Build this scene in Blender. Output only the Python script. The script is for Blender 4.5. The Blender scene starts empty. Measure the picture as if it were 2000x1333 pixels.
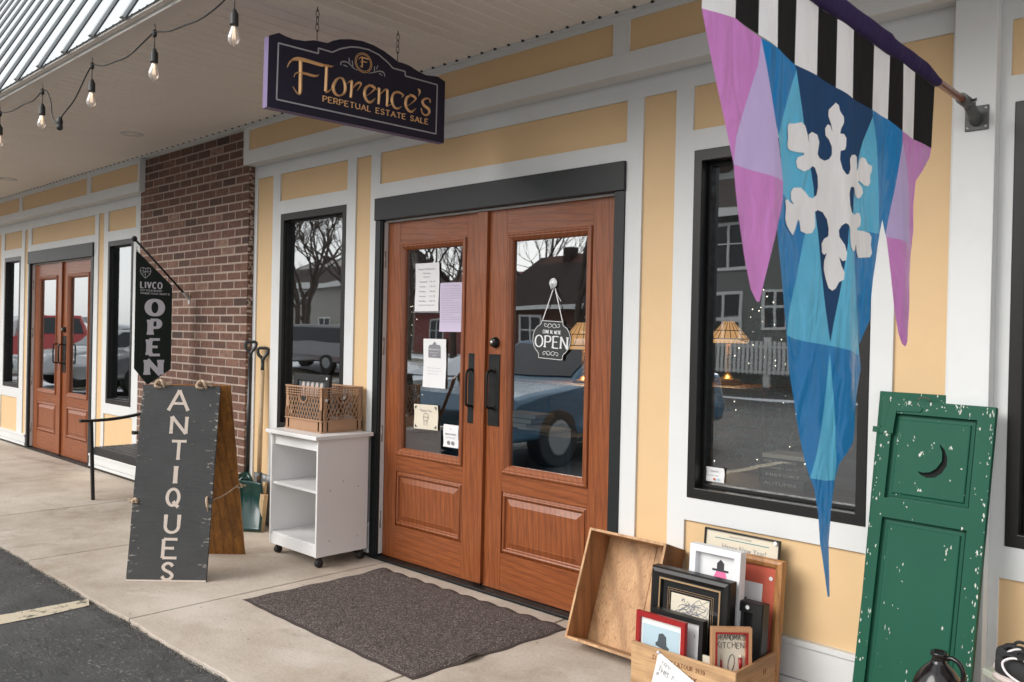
import bpy, bmesh, math, random
from mathutils import Vector, Matrix
from mathutils.geometry import tessellate_polygon
R_ = math.radians
random.seed(7)
scn = bpy.context.scene
COL = scn.collection

# ------------------------------------------------------------------ camera
cam = bpy.data.cameras.new("camera"); camo = bpy.data.objects.new("camera", cam); COL.objects.link(camo)
ROT = [[0.7245649, -0.0199436, 0.688918], [0.6888674, -0.0104031, -0.7248128], [0.0216223, 0.999747, 0.0062008]]
camo.matrix_world = Matrix.Translation((0, -3.4, 1.45)) @ Matrix(ROT).to_4x4()
cam.sensor_width = 36; cam.lens = 1674.9508 / 2000 * 36
cam.clip_start = 0.05; cam.clip_end = 600
cam.dof.use_dof = True; cam.dof.focus_distance = 4.6; cam.dof.aperture_fstop = 7.5
scn.camera = camo
# ------------------------------------------------------------------ sky, sun, exposure
SUN_EL, SUN_AZ = R_(31), R_(205)          # azimuth measured from +Y towards +X
w = bpy.data.worlds.new("World"); scn.world = w; w.use_nodes = True
nt = w.node_tree; bg = nt.nodes["Background"]
sky = nt.nodes.new("ShaderNodeTexSky"); sky.sky_type = 'NISHITA'; sky.sun_disc = False
sky.sun_elevation = SUN_EL; sky.sun_rotation = SUN_AZ
sky.air_density = 1.0; sky.dust_density = 2.0; sky.ozone_density = 1.0
hs = nt.nodes.new("ShaderNodeHueSaturation"); hs.inputs["Saturation"].default_value = 0.25
mxs = nt.nodes.new("ShaderNodeMix"); mxs.data_type = 'RGBA'; mxs.inputs[0].default_value = .6; mxs.inputs[7].default_value = (5.9, 5.95, 5.95, 1)   # thin overcast over the sky
nt.links.new(sky.outputs[0], hs.inputs["Color"]); nt.links.new(hs.outputs[0], mxs.inputs[6]); nt.links.new(mxs.outputs[2], bg.inputs[0])
bg.inputs[1].default_value = 0.13
sl = bpy.data.lights.new("sun", 'SUN'); sl.energy = 1.3; sl.angle = R_(38); sl.color = (1, 0.975, 0.94)
so = bpy.data.objects.new("sun", sl); COL.objects.link(so)
sd = Vector((math.sin(SUN_AZ) * math.cos(SUN_EL), math.cos(SUN_AZ) * math.cos(SUN_EL), math.sin(SUN_EL)))
so.rotation_euler = sd.to_track_quat('Z', 'Y').to_euler()
scn.view_settings.view_transform = 'Standard'; scn.view_settings.look = 'None'
scn.view_settings.exposure = 1.03; scn.view_settings.gamma = 1.0
scn.cycles.max_bounces = 8; scn.cycles.diffuse_bounces = 4; scn.cycles.glossy_bounces = 4
scn.cycles.transparent_max_bounces = 12; scn.cycles.use_denoising = True
scn.cycles.caustics_reflective = False; scn.cycles.caustics_refractive = False
scn.cycles.sample_clamp_indirect = 6

# ------------------------------------------------------------------ materials
class NB:
    def __init__(s, m):
        s.t = m.node_tree; s.n = s.t.nodes; s.b = s.n["Principled BSDF"]
    def add(s, typ, **k):
        n = s.n.new(typ)
        for a, v in k.items(): setattr(n, a, v)
        return n
    def l(s, a, b): s.t.links.new(a, b)
    def coord(s, sc=(1, 1, 1), rot=(0, 0, 0)):
        tc = s.add("ShaderNodeTexCoord"); mp = s.add("ShaderNodeMapping")
        mp.inputs["Scale"].default_value = sc; mp.inputs["Rotation"].default_value = rot
        s.l(tc.outputs["Object"], mp.inputs[0]); return mp.outputs[0]
    def noise(s, vec, scale, detail=4, rough=.55, dist=0):
        n = s.add("ShaderNodeTexNoise"); n.inputs["Scale"].default_value = scale; n.inputs["Detail"].default_value = detail
        n.inputs["Roughness"].default_value = rough; n.inputs["Distortion"].default_value = dist
        s.l(vec, n.inputs["Vector"]); return n.outputs["Fac"]
    def ramp(s, fac, stops):
        r = s.add("ShaderNodeValToRGB"); e = r.color_ramp.elements
        while len(e) < len(stops): e.new(.5)
        for i, (p, c) in enumerate(stops):
            e[i].position = p; e[i].color = (c[0], c[1], c[2], 1) if not isinstance(c, (int, float)) else (c, c, c, 1)
        s.l(fac, r.inputs[0]); return r.outputs[0]
    def mix(s, fac, a, b, mode='MIX'):
        m = s.add("ShaderNodeMix", data_type='RGBA', blend_type=mode)
        for sock, v in ((m.inputs[0], fac), (m.inputs[6], a), (m.inputs[7], b)):
            if isinstance(v, (int, float)): sock.default_value = v
            elif isinstance(v, tuple): sock.default_value = (v[0], v[1], v[2], 1)
            else: s.l(v, sock)
        return m.outputs[2]
    def bump(s, h, strength=.3, dist=.01):
        b = s.add("ShaderNodeBump"); b.inputs["Strength"].default_value = strength; b.inputs["Distance"].default_value = dist
        s.l(h, b.inputs["Height"]); s.l(b.outputs[0], s.b.inputs["Normal"])
MATS = {}
def mat(name, col=(.5, .5, .5), rough=.6, metal=0, spec=.5, emit=None, coat=0, sheen=0):
    m = bpy.data.materials.new(name); m.use_nodes = True; b = m.node_tree.nodes["Principled BSDF"]
    b.inputs["Base Color"].default_value = (*col, 1); b.inputs["Roughness"].default_value = rough
    b.inputs["Metallic"].default_value = metal; b.inputs["Specular IOR Level"].default_value = spec
    b.inputs["Coat Weight"].default_value = coat; b.inputs["Sheen Weight"].default_value = sheen
    if emit:
        b.inputs["Emission Color"].default_value = (*emit[:3], 1); b.inputs["Emission Strength"].default_value = emit[3]
    MATS[name] = m; return m
def dk(c, f): return tuple(x * f for x in c)
def painted(name, col, rough=.55, var=.12, bump=.08, scale=6, dirt=0, spec=.4):
    m = mat(name, col, rough, spec=spec); k = NB(m); v = k.coord()
    n1 = k.noise(v, scale, 5, .6); c = k.mix(n1, dk(col, 1 - var), dk(col, 1 + var * .5))
    if dirt:
        n2 = k.noise(v, 2.3, 8, .7); c = k.mix(k.ramp(n2, [(.52, 0), (.72, dirt)]), c, dk(col, .55))
    k.l(c, k.b.inputs["Base Color"]); k.bump(k.noise(k.coord(), 180, 3), bump, .002); return m
def wood(name, c1, c2, axis=2, rough=.45, gs=1.0, bump=.25, coat=0, knots=0, fine=1.0):
    m = mat(name, c1, rough, coat=coat); k = NB(m)
    sc = [26 * gs] * 3; sc[axis] = 1.9 * gs; fs = [230 * fine] * 3; fs[axis] = 6
    v = k.coord(tuple(sc)); n = k.noise(v, 1, 5, .6, .6); n2 = k.noise(k.coord(tuple(fs)), 1, 3, .6)
    wv = k.add("ShaderNodeTexWave", wave_type='BANDS'); wv.bands_direction = 'DIAGONAL'
    k.l(v, wv.inputs[0]); wv.inputs["Scale"].default_value = .22; wv.inputs["Distortion"].default_value = 5
    wv.inputs["Detail"].default_value = 2; wv.inputs["Detail Scale"].default_value = .8
    c = k.mix(k.ramp(n, [(.3, 0), (.7, 1)]), c1, c2)
    c = k.mix(k.ramp(wv.outputs[1], [(.0, .5), (.25, 0)]), c, dk(c1, .6))
    c = k.mix(k.ramp(n2, [(.32, .6), (.5, 0)]), c, dk(c1, .45))
    if knots:
        n3 = k.noise(k.coord((3, 3, 3)), 1.6, 2); c = k.mix(k.ramp(n3, [(.56, 0), (.75, knots)]), c, dk(c1, .4))
    k.l(c, k.b.inputs["Base Color"]); k.bump(n2, bump, .002); return m
def metal(name, col, rough=.35, m_=1.0, bump=0):
    m = mat(name, col, rough, m_); k = NB(m); n = k.noise(k.coord(), 25, 4)
    k.l(k.ramp(n, [(.3, rough * .7), (.7, min(1, rough * 1.4))]), k.b.inputs["Roughness"])
    if bump: k.bump(k.noise(k.coord(), 90, 3), bump, .003)
    return m

# ------------------------------------------------------------------ mesh builder (world coordinates)
class MB:
    def __init__(s): s.v = []; s.f = []; s.m = []; s.mi = 0; s.T = None; s.att = []; s.sm = []; s.smooth = False
    def V(s, p):
        p = Vector(p)
        if s.T is not None: p = s.T @ p
        s.v.append(p); return len(s.v) - 1
    def F(s, idx):
        s.f.append(tuple(idx)); s.m.append(s.mi); s.sm.append(s.smooth)
    def poly(s, pts): s.F([s.V(p) for p in pts])
    def box(s, x0, x1, y0, y1, z0, z1):
        i = [s.V(p) for p in ((x0, y0, z0), (x1, y0, z0), (x1, y1, z0), (x0, y1, z0), (x0, y0, z1), (x1, y0, z1), (x1, y1, z1), (x0, y1, z1))]
        for q in ((0, 3, 2, 1), (4, 5, 6, 7), (0, 1, 5, 4), (1, 2, 6, 5), (2, 3, 7, 6), (3, 0, 4, 7)): s.F([i[j] for j in q])
    def obox(s, fr, u0, u1, v0, v1, n0, n1):
        i = [s.V(fr(*p)) for p in ((u0, v0, n0), (u1, v0, n0), (u1, v1, n0), (u0, v1, n0), (u0, v0, n1), (u1, v0, n1), (u1, v1, n1), (u0, v1, n1))]
        for q in ((0, 3, 2, 1), (4, 5, 6, 7), (0, 1, 5, 4), (1, 2, 6, 5), (2, 3, 7, 6), (3, 0, 4, 7)): s.F([i[j] for j in q])
    def prism(s, fr, pts, n0, n1):                # polygon in (u,v), extruded from n0 to n1 (front)
        a = [s.V(fr(u, v, n1)) for u, v in pts]; b = [s.V(fr(u, v, n0)) for u, v in pts]; n = len(pts)
        s.F(a); s.F(b[::-1])
        for i in range(n): j = (i + 1) % n; s.F((a[j], a[i], b[i], b[j]))
    def bar(s, p, q, wdt, hgt, up=(0, 0, 1)):     # rectangular bar between two points
        p, q = Vector(p), Vector(q); d = (q - p).normalized(); up = Vector(up); a = d.cross(up).normalized(); b = a.cross(d)
        i = []
        for c in (p, q):
            for x, y in ((-1, -1), (1, -1), (1, 1), (-1, 1)): i.append(s.V(c + a * x * wdt / 2 + b * y * hgt / 2))
        for k in ((0, 3, 2, 1), (4, 5, 6, 7), (0, 1, 5, 4), (1, 2, 6, 5), (2, 3, 7, 6), (3, 0, 4, 7)): s.F([i[j] for j in k])
    def tube(s, pts, r, n=8, caps=True, sm=True):
        pts = [Vector(p) for p in pts]; rs = r if isinstance(r, (list, tuple)) else [r] * len(pts)
        old = s.smooth; s.smooth = sm; rings = []; a = None
        for i, p in enumerate(pts):
            d = (pts[min(i + 1, len(pts) - 1)] - pts[max(i - 1, 0)])
            if d.length < 1e-9: d = Vector((0, 0, 1))
            d.normalize()
            if a is None:
                a = d.cross(Vector((0, 0, 1)) if abs(d.z) < .9 else Vector((1, 0, 0))).normalized()
            else:
                a = (a - d * a.dot(d)); a = a.normalized() if a.length > 1e-6 else d.orthogonal().normalized()
            b = d.cross(a)
            rings.append([s.V(p + (a * math.cos(t) + b * math.sin(t)) * rs[i]) for t in [2 * math.pi * k / n for k in range(n)]])
        for i in range(len(rings) - 1):
            for k in range(n): s.F((rings[i][k], rings[i][(k + 1) % n], rings[i + 1][(k + 1) % n], rings[i + 1][k]))
        s.smooth = False
        if caps: s.F(rings[0][::-1]); s.F(rings[-1])
        s.smooth = old
    def lathe(s, c, prof, n=24, axis='z', sm=True):   # prof (r,h) list around c
        c = Vector(c); old = s.smooth; s.smooth = sm; rings = []
        for r, h in prof:
            ring = []
            for k in range(n):
                t = 2 * math.pi * k / n; x, y = r * math.cos(t), r * math.sin(t)
                ring.append(s.V(c + (Vector((x, y, h)) if axis == 'z' else Vector((x, h, y)) if axis == 'y' else Vector((h, x, y)))))
            rings.append(ring)
        for i in range(len(rings) - 1):
            for k in range(n): s.F((rings[i][k], rings[i][(k + 1) % n], rings[i + 1][(k + 1) % n], rings[i + 1][k]))
        s.smooth = old
        if prof[0][0] > 1e-4: s.F(rings[0][::-1])
        if prof[-1][0] > 1e-4: s.F(rings[-1])
    def loft(s, rings, caps=True, sm=True):
        old = s.smooth; s.smooth = sm; R = [[s.V(p) for p in r] for r in rings]; n = len(R[0])
        for i in range(len(R) - 1):
            for k in range(n): s.F((R[i][k], R[i][(k + 1) % n], R[i + 1][(k + 1) % n], R[i + 1][k]))
        s.smooth = False
        if caps: s.F(R[0][::-1]); s.F(R[-1])
        s.smooth = old
    def plate(s, x0, x1, z0, z1, holes, yf, yb, back=False):   # wall sheet with rectangular holes, front at yf facing -Y
        xs = sorted({x0, x1, *[c for h in holes for c in h[:2] if x0 < c < x1]}); zs = sorted({z0, z1, *[c for h in holes for c in h[2:] if z0 < c < z1]})
        inh = lambda x, z: any(h[0] < x < h[1] and h[2] < z < h[3] for h in holes)
        nx, nz = len(xs) - 1, len(zs) - 1
        full = [[not inh((xs[i] + xs[i + 1]) / 2, (zs[j] + zs[j + 1]) / 2) for j in range(nz)] for i in range(nx)]
        vf = {}
        def g(i, j, y):
            if (i, j, y) not in vf: vf[(i, j, y)] = s.V((xs[i], y, zs[j]))
            return vf[(i, j, y)]
        for i in range(nx):
            for j in range(nz):
                if not full[i][j]: continue
                s.F((g(i, j, yf), g(i + 1, j, yf), g(i + 1, j + 1, yf), g(i, j + 1, yf)))
                if back: s.F((g(i, j, yb), g(i, j + 1, yb), g(i + 1, j + 1, yb), g(i + 1, j, yb)))
                for di, dj, a, b in ((-1, 0, (i, j + 1), (i, j)), (1, 0, (i + 1, j), (i + 1, j + 1)), (0, -1, (i, j), (i + 1, j)), (0, 1, (i + 1, j + 1), (i, j + 1))):
                    ni, nj = i + di, j + dj
                    if not (0 <= ni < nx and 0 <= nj < nz) or not full[ni][nj]:
                        s.F((g(*a, yf), g(*a, yb), g(*b, yb), g(*b, yf)))
    def rings(s, fr, w_, h_, prof, fill=True, out=None):       # concentric rectangles; prof (inset, height)
        R = []
        for ins, ht in prof:
            R.append([s.V(fr(u, v, ht)) for u, v in ((ins, ins), (w_ - ins, ins), (w_ - ins, h_ - ins), (ins, h_ - ins))])
        for i in range(len(R) - 1):
            for k in range(4): s.F((R[i][k], R[i][(k + 1) % 4], R[i + 1][(k + 1) % 4], R[i + 1][k]))
        if fill: s.F(R[-1])
    def arr(s, faces_from, val): pass

def FR(o, u, v):
    o = Vector(o); u = Vector(u).normalized(); v = Vector(v); v = (v - u * v.dot(u)).normalized(); n = u.cross(v)
    f = lambda a, b, c=0: o + u * a + v * b + n * c
    f.o, f.u, f.v, f.n = o, u, v, n
    return f
WALL = lambda x, y, z: FR((x, y, z), (1, 0, 0), (0, 0, 1))   # faces the street

def link(o, parent, loc):
    COL.objects.link(o)
    if parent is not None: o.parent = parent
def thing(name, label, cat, loc=(0, 0, 0), group=None, kind=None):
    o = bpy.data.objects.new(name, None); COL.objects.link(o); o.location = loc; o.empty_display_size = .1
    o["label"] = label; o["category"] = cat
    if group: o["group"] = group
    if kind: o["kind"] = kind
    o["_b"] = list(loc); return o
def base_of(o): return Vector(o["_b"])
def pieces(mb):                                    # far-apart pieces of one builder, each to become a part of its own
    n = len(mb.v); par = list(range(n))
    def find(a):
        while par[a] != a: par[a] = par[par[a]]; a = par[a]
        return a
    for f in mb.f:
        r = find(f[0])
        for i in f[1:]:
            q = find(i)
            if q != r: par[q] = r
    comp = {}
    for i in range(n): comp.setdefault(find(i), []).append(i)
    if not 2 <= len(comp) <= 260: return None
    ks = list(comp); lo = [[min(mb.v[i][a] for i in comp[k]) for a in range(3)] for k in ks]; hi = [[max(mb.v[i][a] for i in comp[k]) for a in range(3)] for k in ks]
    sz = [max(h - l for h, l in zip(hi[i], lo[i])) for i in range(len(ks))]; g = list(range(len(ks)))
    def fg(a):
        while g[a] != a: g[a] = g[g[a]]; a = g[a]
        return a
    for i in range(len(ks)):
        for j in range(i + 1, len(ks)):
            d2 = sum(max(0, lo[i][a] - hi[j][a], lo[j][a] - hi[i][a]) ** 2 for a in range(3))
            if d2 <= max(.02, .5 * max(sz[i], sz[j])) ** 2: g[fg(i)] = fg(j)
    grp = {}
    for i, k in enumerate(ks): grp.setdefault(fg(i), []).append(k)
    if len(grp) < 2: return None
    root_g = {}
    for gi, kk in grp.items():
        for k in kk: root_g[k] = gi
    out = {gi: MB() for gi in grp}; mp_ = {}
    for i in range(n): gi = root_g[find(i)]; out[gi].v.append(mb.v[i]); mp_[i] = len(out[gi].v) - 1
    for f, m_, s_ in zip(mb.f, mb.m, mb.sm): o_ = out[root_g[find(f[0])]]; o_.f.append(tuple(mp_[i] for i in f)); o_.m.append(m_); o_.sm.append(s_)
    return sorted(out.values(), key=lambda o_: -len(o_.v))
def obj(name, mb, mats, parent=None, loc=None, label=None, cat=None, group=None, kind=None, **kw):
    kw.update(loc=loc, label=label, cat=cat, group=group, kind=kind)
    if parent is not None and not kw.get('attr') and not kw.get('kind'):
        ps = pieces(mb)
        if ps: return [obj1(name, p, mats, parent, **kw) for p in ps][0]
    return obj1(name, mb, mats, parent, **kw)
def obj1(name, mb, mats, parent=None, loc=None, label=None, cat=None, group=None, kind=None, bevel=0, seg=2, smooth_angle=None, attr=None, weld=False):
    me = bpy.data.meshes.new(name)
    b = base_of(parent) if parent is not None else Vector(loc or (0, 0, 0))
    me.from_pydata([tuple(p - b) for p in mb.v], [], mb.f)
    ms = mats if isinstance(mats, (list, tuple)) else [mats]
    for m in ms: me.materials.append(MATS[m] if isinstance(m, str) else m)
    for i, p in enumerate(me.polygons):
        p.material_index = min(mb.m[i], len(ms) - 1); p.use_smooth = mb.sm[i]
    if attr:
        a = me.attributes.new("tint", 'FLOAT', 'FACE')
        for i, x in enumerate(attr): a.data[i].value = x
    me.update()
    o = bpy.data.objects.new(name, me); COL.objects.link(o)
    if parent is not None: o.parent = parent
    else: o.location = b
    o["_b"] = list(b)
    if label: o["label"] = label
    if cat: o["category"] = cat
    if group: o["group"] = group
    if kind: o["kind"] = kind
    if bevel:
        md = o.modifiers.new("bevel", 'BEVEL'); md.width = bevel; md.segments = seg; md.limit_method = 'ANGLE'; md.angle_limit = R_(40)
        md.harden_normals = False
    return o
def copy_tree(src, dx, parent=None, label=None):
    c = src.copy(); COL.objects.link(c)
    if parent is not None: c.parent = parent
    else: c.location = src.location + Vector(dx)
    if label: c["label"] = label
    for ch in [o for o in bpy.data.objects if o.parent == src]: copy_tree(ch, (0, 0, 0), c)
    return c

# ------------------------------------------------------------------ lettering
def cr(pts, k=6):                                  # Catmull-Rom through points of any dimension
    if len(pts) < 3: return [tuple(p) for p in pts]
    out = []; n = len(pts)
    for i in range(n - 1):
        p0, p1, p2, p3 = pts[max(i - 1, 0)], pts[i], pts[i + 1], pts[min(i + 2, n - 1)]
        for j in range(k):
            t = j / k
            out.append(tuple(.5 * (2 * b + (c - a) * t + (2 * a - 5 * b + 4 * c - d) * t * t + (3 * b - a - 3 * c + d) * t ** 3) for a, b, c, d in zip(p0, p1, p2, p3)))
    out.append(tuple(pts[-1])); return out
_off = [0]
def ribbon(mb, fr, pts, n0, depth, ridge=0):       # pts (u,v,halfwidth)
    _off[0] = (_off[0] + 1) % 7; e = _off[0] * .00012
    L, C_, Rr = [], [], []
    for i, (u, v, h) in enumerate(pts):
        a, b = pts[max(i - 1, 0)], pts[min(i + 1, len(pts) - 1)]
        dx, dy = b[0] - a[0], b[1] - a[1]; l = math.hypot(dx, dy) or 1; nx, ny = -dy / l, dx / l
        h = max(h, .0003)
        L.append((u + nx * h, v + ny * h)); C_.append((u, v)); Rr.append((u - nx * h, v - ny * h))
    top = n0 + depth + e
    l0 = [mb.V(fr(*p, n0)) for p in L]; r0 = [mb.V(fr(*p, n0)) for p in Rr]
    l1 = [mb.V(fr(*p, top)) for p in L]; r1 = [mb.V(fr(*p, top)) for p in Rr]
    c1 = [mb.V(fr(*p, top + ridge)) for p in C_]
    for i in range(len(pts) - 1):
        j = i + 1
        if ridge: mb.F((l1[j], l1[i], c1[i], c1[j])); mb.F((c1[j], c1[i], r1[i], r1[j]))
        else: mb.F((l1[j], l1[i], r1[i], r1[j]))
        mb.F((l0[j], l0[i], l1[i], l1[j])); mb.F((r1[j], r1[i], r0[i], r0[j]))
    for i in (0, len(pts) - 1):
        if ridge: mb.F((l0[i], l1[i], c1[i], r1[i], r0[i]) if i else (r0[i], r1[i], c1[i], l1[i], l0[i]))
        else: mb.F((l0[i], l1[i], r1[i], r0[i]) if i else (r0[i], r1[i], l1[i], l0[i]))
def arc(cx, cy, rx, ry, a0, a1, n=14): return [(cx + rx * math.cos(R_(a0 + (a1 - a0) * i / n)), cy + ry * math.sin(R_(a0 + (a1 - a0) * i / n))) for i in range(n + 1)]
GL = {
 'A': (.8, [[(0, 0), (.4, 1)], [(.4, 1), (.8, 0)], [(.15, .35), (.65, .35)]]),
 'B': (.62, [[(0, 0), (0, 1)], [(0, 1)] + arc(.30, .76, .26, .24, 90, -90) + [(0, .52)], [(0, .52)] + arc(.32, .26, .30, .26, 90, -90) + [(0, 0)]]),
 'X': (.65, [[(0, 0), (.65, 1)], [(0, 1), (.65, 0)]]),
 'C': (.75, [arc(.4, .5, .4, .5, 48, 312)]),
 'D': (.7, [[(0, 0), (0, 1)], [(0, 1)] + arc(.25, .5, .45, .5, 90, -90) + [(0, 0)]]),
 'E': (.6, [[(0, 0), (0, 1)], [(0, 1), (.6, 1)], [(0, .52), (.48, .52)], [(0, 0), (.62, 0)]]),
 'G': (.8, [arc(.4, .5, .4, .5, 50, 345), [(.8, .42), (.5, .42)]]),
 'H': (.7, [[(0, 0), (0, 1)], [(.7, 0), (.7, 1)], [(0, .5), (.7, .5)]]),
 'I': (.1, [[(.05, 0), (.05, 1)]]),
 'K': (.65, [[(0, 0), (0, 1)], [(.62, 1), (0, .42)], [(.2, .58), (.65, 0)]]),
 'L': (.55, [[(0, 1), (0, 0)], [(0, 0), (.55, 0)]]),
 'M': (.9, [[(0, 0), (0, 1)], [(0, 1), (.45, .2)], [(.45, .2), (.9, 1)], [(.9, 1), (.9, 0)]]),
 'N': (.72, [[(0, 0), (0, 1)], [(0, 1), (.72, 0)], [(.72, 0), (.72, 1)]]),
 'O': (.85, [arc(.425, .5, .425, .5, 90, 450, 24)]),
 'P': (.62, [[(0, 0), (0, 1)], [(0, 1)] + arc(.34, .74, .28, .26, 90, -90) + [(0, .48)]]),
 'Q': (.85, [arc(.425, .5, .425, .5, 90, 450, 24), [(.45, .25), (.62, .08), (.85, -.1)]]),
 'R': (.66, [[(0, 0), (0, 1)], [(0, 1)] + arc(.34, .74, .28, .26, 90, -90) + [(0, .48)], [(.3, .48), (.66, 0)]]),
 'S': (.6, [cr([(.57, .82), (.42, .98), (.2, .98), (.04, .8), (.12, .6), (.45, .42), (.57, .22), (.4, .02), (.15, .02), (.0, .2)], 5)]),
 'T': (.7, [[(.35, 0), (.35, 1)], [(0, 1), (.7, 1)]]),
 'U': (.7, [[(0, 1), (0, .35)] + arc(.35, .35, .35, .35, 180, 360) + [(.7, 1)]]),
 'V': (.75, [[(0, 1), (.37, 0)], [(.37, 0), (.75, 1)]]),
 'W': (1.1, [[(0, 1), (.28, 0)], [(.28, 0), (.55, .85)], [(.55, .85), (.82, 0)], [(.82, 0), (1.1, 1)]]),
 'Y': (.7, [[(0, 1), (.35, .48)], [(.7, 1), (.35, .48)], [(.35, .48), (.35, 0)]]),
 "'": (.1, [[(.06, 1.02), (.03, .78)]]), ',': (.12, [[(.08, .08), (.02, -.14)]]), ' ': (.4, []), '.': (.1, [[(.05, 0), (.05, .06)]]),
 '1': (.3, [[(.05, .8), (.2, 1)], [(.2, 1), (.2, 0)]]), '9': (.55, [arc(.28, .7, .26, .3, 0, 360), [(.54, .7), (.45, .2), (.2, 0)]]),
 '7': (.55, [[(0, 1), (.55, 1)], [(.55, 1), (.2, 0)]]), '0': (.55, [arc(.28, .5, .27, .5, 90, 450, 18)]),
 '$': (.6, [cr([(.57, .78), (.4, .92), (.15, .9), (.05, .7), (.3, .52), (.56, .35), (.45, .1), (.2, .06), (0, .2)], 4), [(.3, -.1), (.3, 1.1)]]),
}
def letters(mb, fr, text, u0, v0, width, height, hv, hh, depth, n0=0, ridge=0, serif=0, gap=.22, jitter=0, taper=0):
    tot = sum(GL[c][0] for c in text) + gap * (len(text) - 1); sx = width / tot if tot > 0 else height; x = 0
    for c in text:
        wd, st = GL[c]
        jy = random.uniform(-jitter, jitter) * height
        for s_ in st:
            P = [(u0 + (x + px) * sx, v0 + py * height + jy) for px, py in s_]
            if len(P) == 2: P = [(P[0][0] + (P[1][0] - P[0][0]) * t, P[0][1] + (P[1][1] - P[0][1]) * t) for t in (0, .12, .5, .88, 1)]
            Q = []
            for i, (a, b) in enumerate(P):
                q0, q1 = P[max(i - 1, 0)], P[min(i + 1, len(P) - 1)]; dx, dy = q1[0] - q0[0], q1[1] - q0[1]; l = math.hypot(dx, dy) or 1
                h = math.hypot(hv * dy / l, hh * dx / l)
                if taper and i in (0, len(P) - 1): h *= 1 + taper
                Q.append((a, b, h))
            ribbon(mb, fr, Q, n0, depth, ridge)
            if serif:
                for (a, b), (pa, pb) in ((P[0], s_[0]), (P[-1], s_[-1])):
                    if abs(pb - round(pb)) < .01 and c not in "OCSQ'," and not (c in 'A' and pb > .9) and abs(s_[0][0] - s_[-1][0]) < .5 and abs(s_[0][1] - s_[-1][1]) > .8 or (c in 'N' and abs(pb - round(pb)) < .01 and s_[0][0] == s_[-1][0] and not (pa > .5 and pb < .5)):
                        o_ = hh if pb < .5 else -hh
                        ribbon(mb, fr, [(a - serif, b + o_, hh), (a + serif, b + o_, hh)], n0, depth, ridge)
        x += wd + gap
def font_text(mb, fr, text, u0, v0, height, n=0.001, width=None, align='LEFT', bold=0.0, sp=1.0):
    cu = bpy.data.curves.new("t", 'FONT'); cu.body = text; cu.size = 1; cu.align_x = align; cu.offset = bold; cu.space_line = sp
    cu.resolution_u = 2
    o = bpy.data.objects.new("t", cu); COL.objects.link(o)
    dg = bpy.context.evaluated_depsgraph_get(); me = bpy.data.meshes.new_from_object(o.evaluated_get(dg))
    xs = [v.co.x for v in me.vertices] or [0, 1]; W_ = max(xs) - min(xs); sx = sy = height / .72
    if width: sx = width / W_
    base = [mb.V(fr(u0 + v.co.x * sx, v0 + v.co.y * sy, n)) for v in me.vertices]
    for p in me.polygons: mb.F([base[i] for i in p.vertices])
    bpy.data.objects.remove(o); bpy.data.curves.remove(cu); bpy.data.meshes.remove(me)
def disc(mb, fr, cu, cv, r, n0, n1, k=20): mb.prism(fr, [(cu + r * math.cos(2 * math.pi * i / k), cv + r * math.sin(2 * math.pi * i / k)) for i in range(k)], n0, n1)
# ================================================================== materials list
painted('trim', (.675, .685, .68), .5, .06, .05, 3, .14)
painted('yellow', (.70, .485, .265), .6, .06, .06, 4, .08)
painted('black_trim', (.013, .016, .017), .42, .25, .15, 5, .2)
painted('frame_dark', (.013, .012, .011), .38, .3, .1, 8)
painted('soffit', (.86, .82, .77), .5, .06, .05, 3)
painted('interior', (.16, .135, .11), .9, .3, .0, 3)
painted('interior_floor', (.07, .075, .085), .4, .3, .0, 3)
wood('oak_v', (.215, .054, .013), (.305, .088, .023), 2, .42, 2.8, .3, .15)
wood('oak_h', (.215, .054, .013), (.305, .088, .023), 0, .42, 2.8, .3, .15)
mat('oak_gap', (.12, .04, .015), .5)
metal('hinge', (.45, .42, .38), .4)
metal('black_metal', (.02, .02, .02), .45, .6)
m = mat('glass', (1, 1, 1), .03); k = NB(m)        # thin pane: partly mirror, partly clear
for n in list(k.n): 
    if n.type != 'OUTPUT_MATERIAL': k.n.remove(n)
out = k.n["Material Output"]; tr = k.add("ShaderNodeBsdfTransparent"); tr.inputs[0].default_value = (.92, .95, .95, 1)
gl = k.add("ShaderNodeBsdfGlossy"); gl.inputs["Roughness"].default_value = .012; gl.inputs[0].default_value = (.95, .98, 1, 1)
fr_ = k.add("ShaderNodeFresnel"); fr_.inputs[0].default_value = 1.55
mr = k.add("ShaderNodeMapRange"); mr.inputs[1].default_value = 0.04; mr.inputs[2].default_value = .6; mr.inputs[3].default_value = .34; mr.inputs[4].default_value = .95
k.l(fr_.outputs[0], mr.inputs[0]); ms_ = k.add("ShaderNodeMixShader"); k.l(mr.outputs[0], ms_.inputs[0]); k.l(tr.outputs[0], ms_.inputs[1]); k.l(gl.outputs[0], ms_.inputs[2])
bp = k.add("ShaderNodeBump"); bp.inputs["Strength"].default_value = .012; bp.inputs["Distance"].default_value = .05
k.l(k.noise(k.coord((.7, 1, 3.5)), 1.8, 1, .4), bp.inputs["Height"]); k.l(bp.outputs[0], gl.inputs["Normal"]); k.l(ms_.outputs[0], out.inputs[0])
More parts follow.
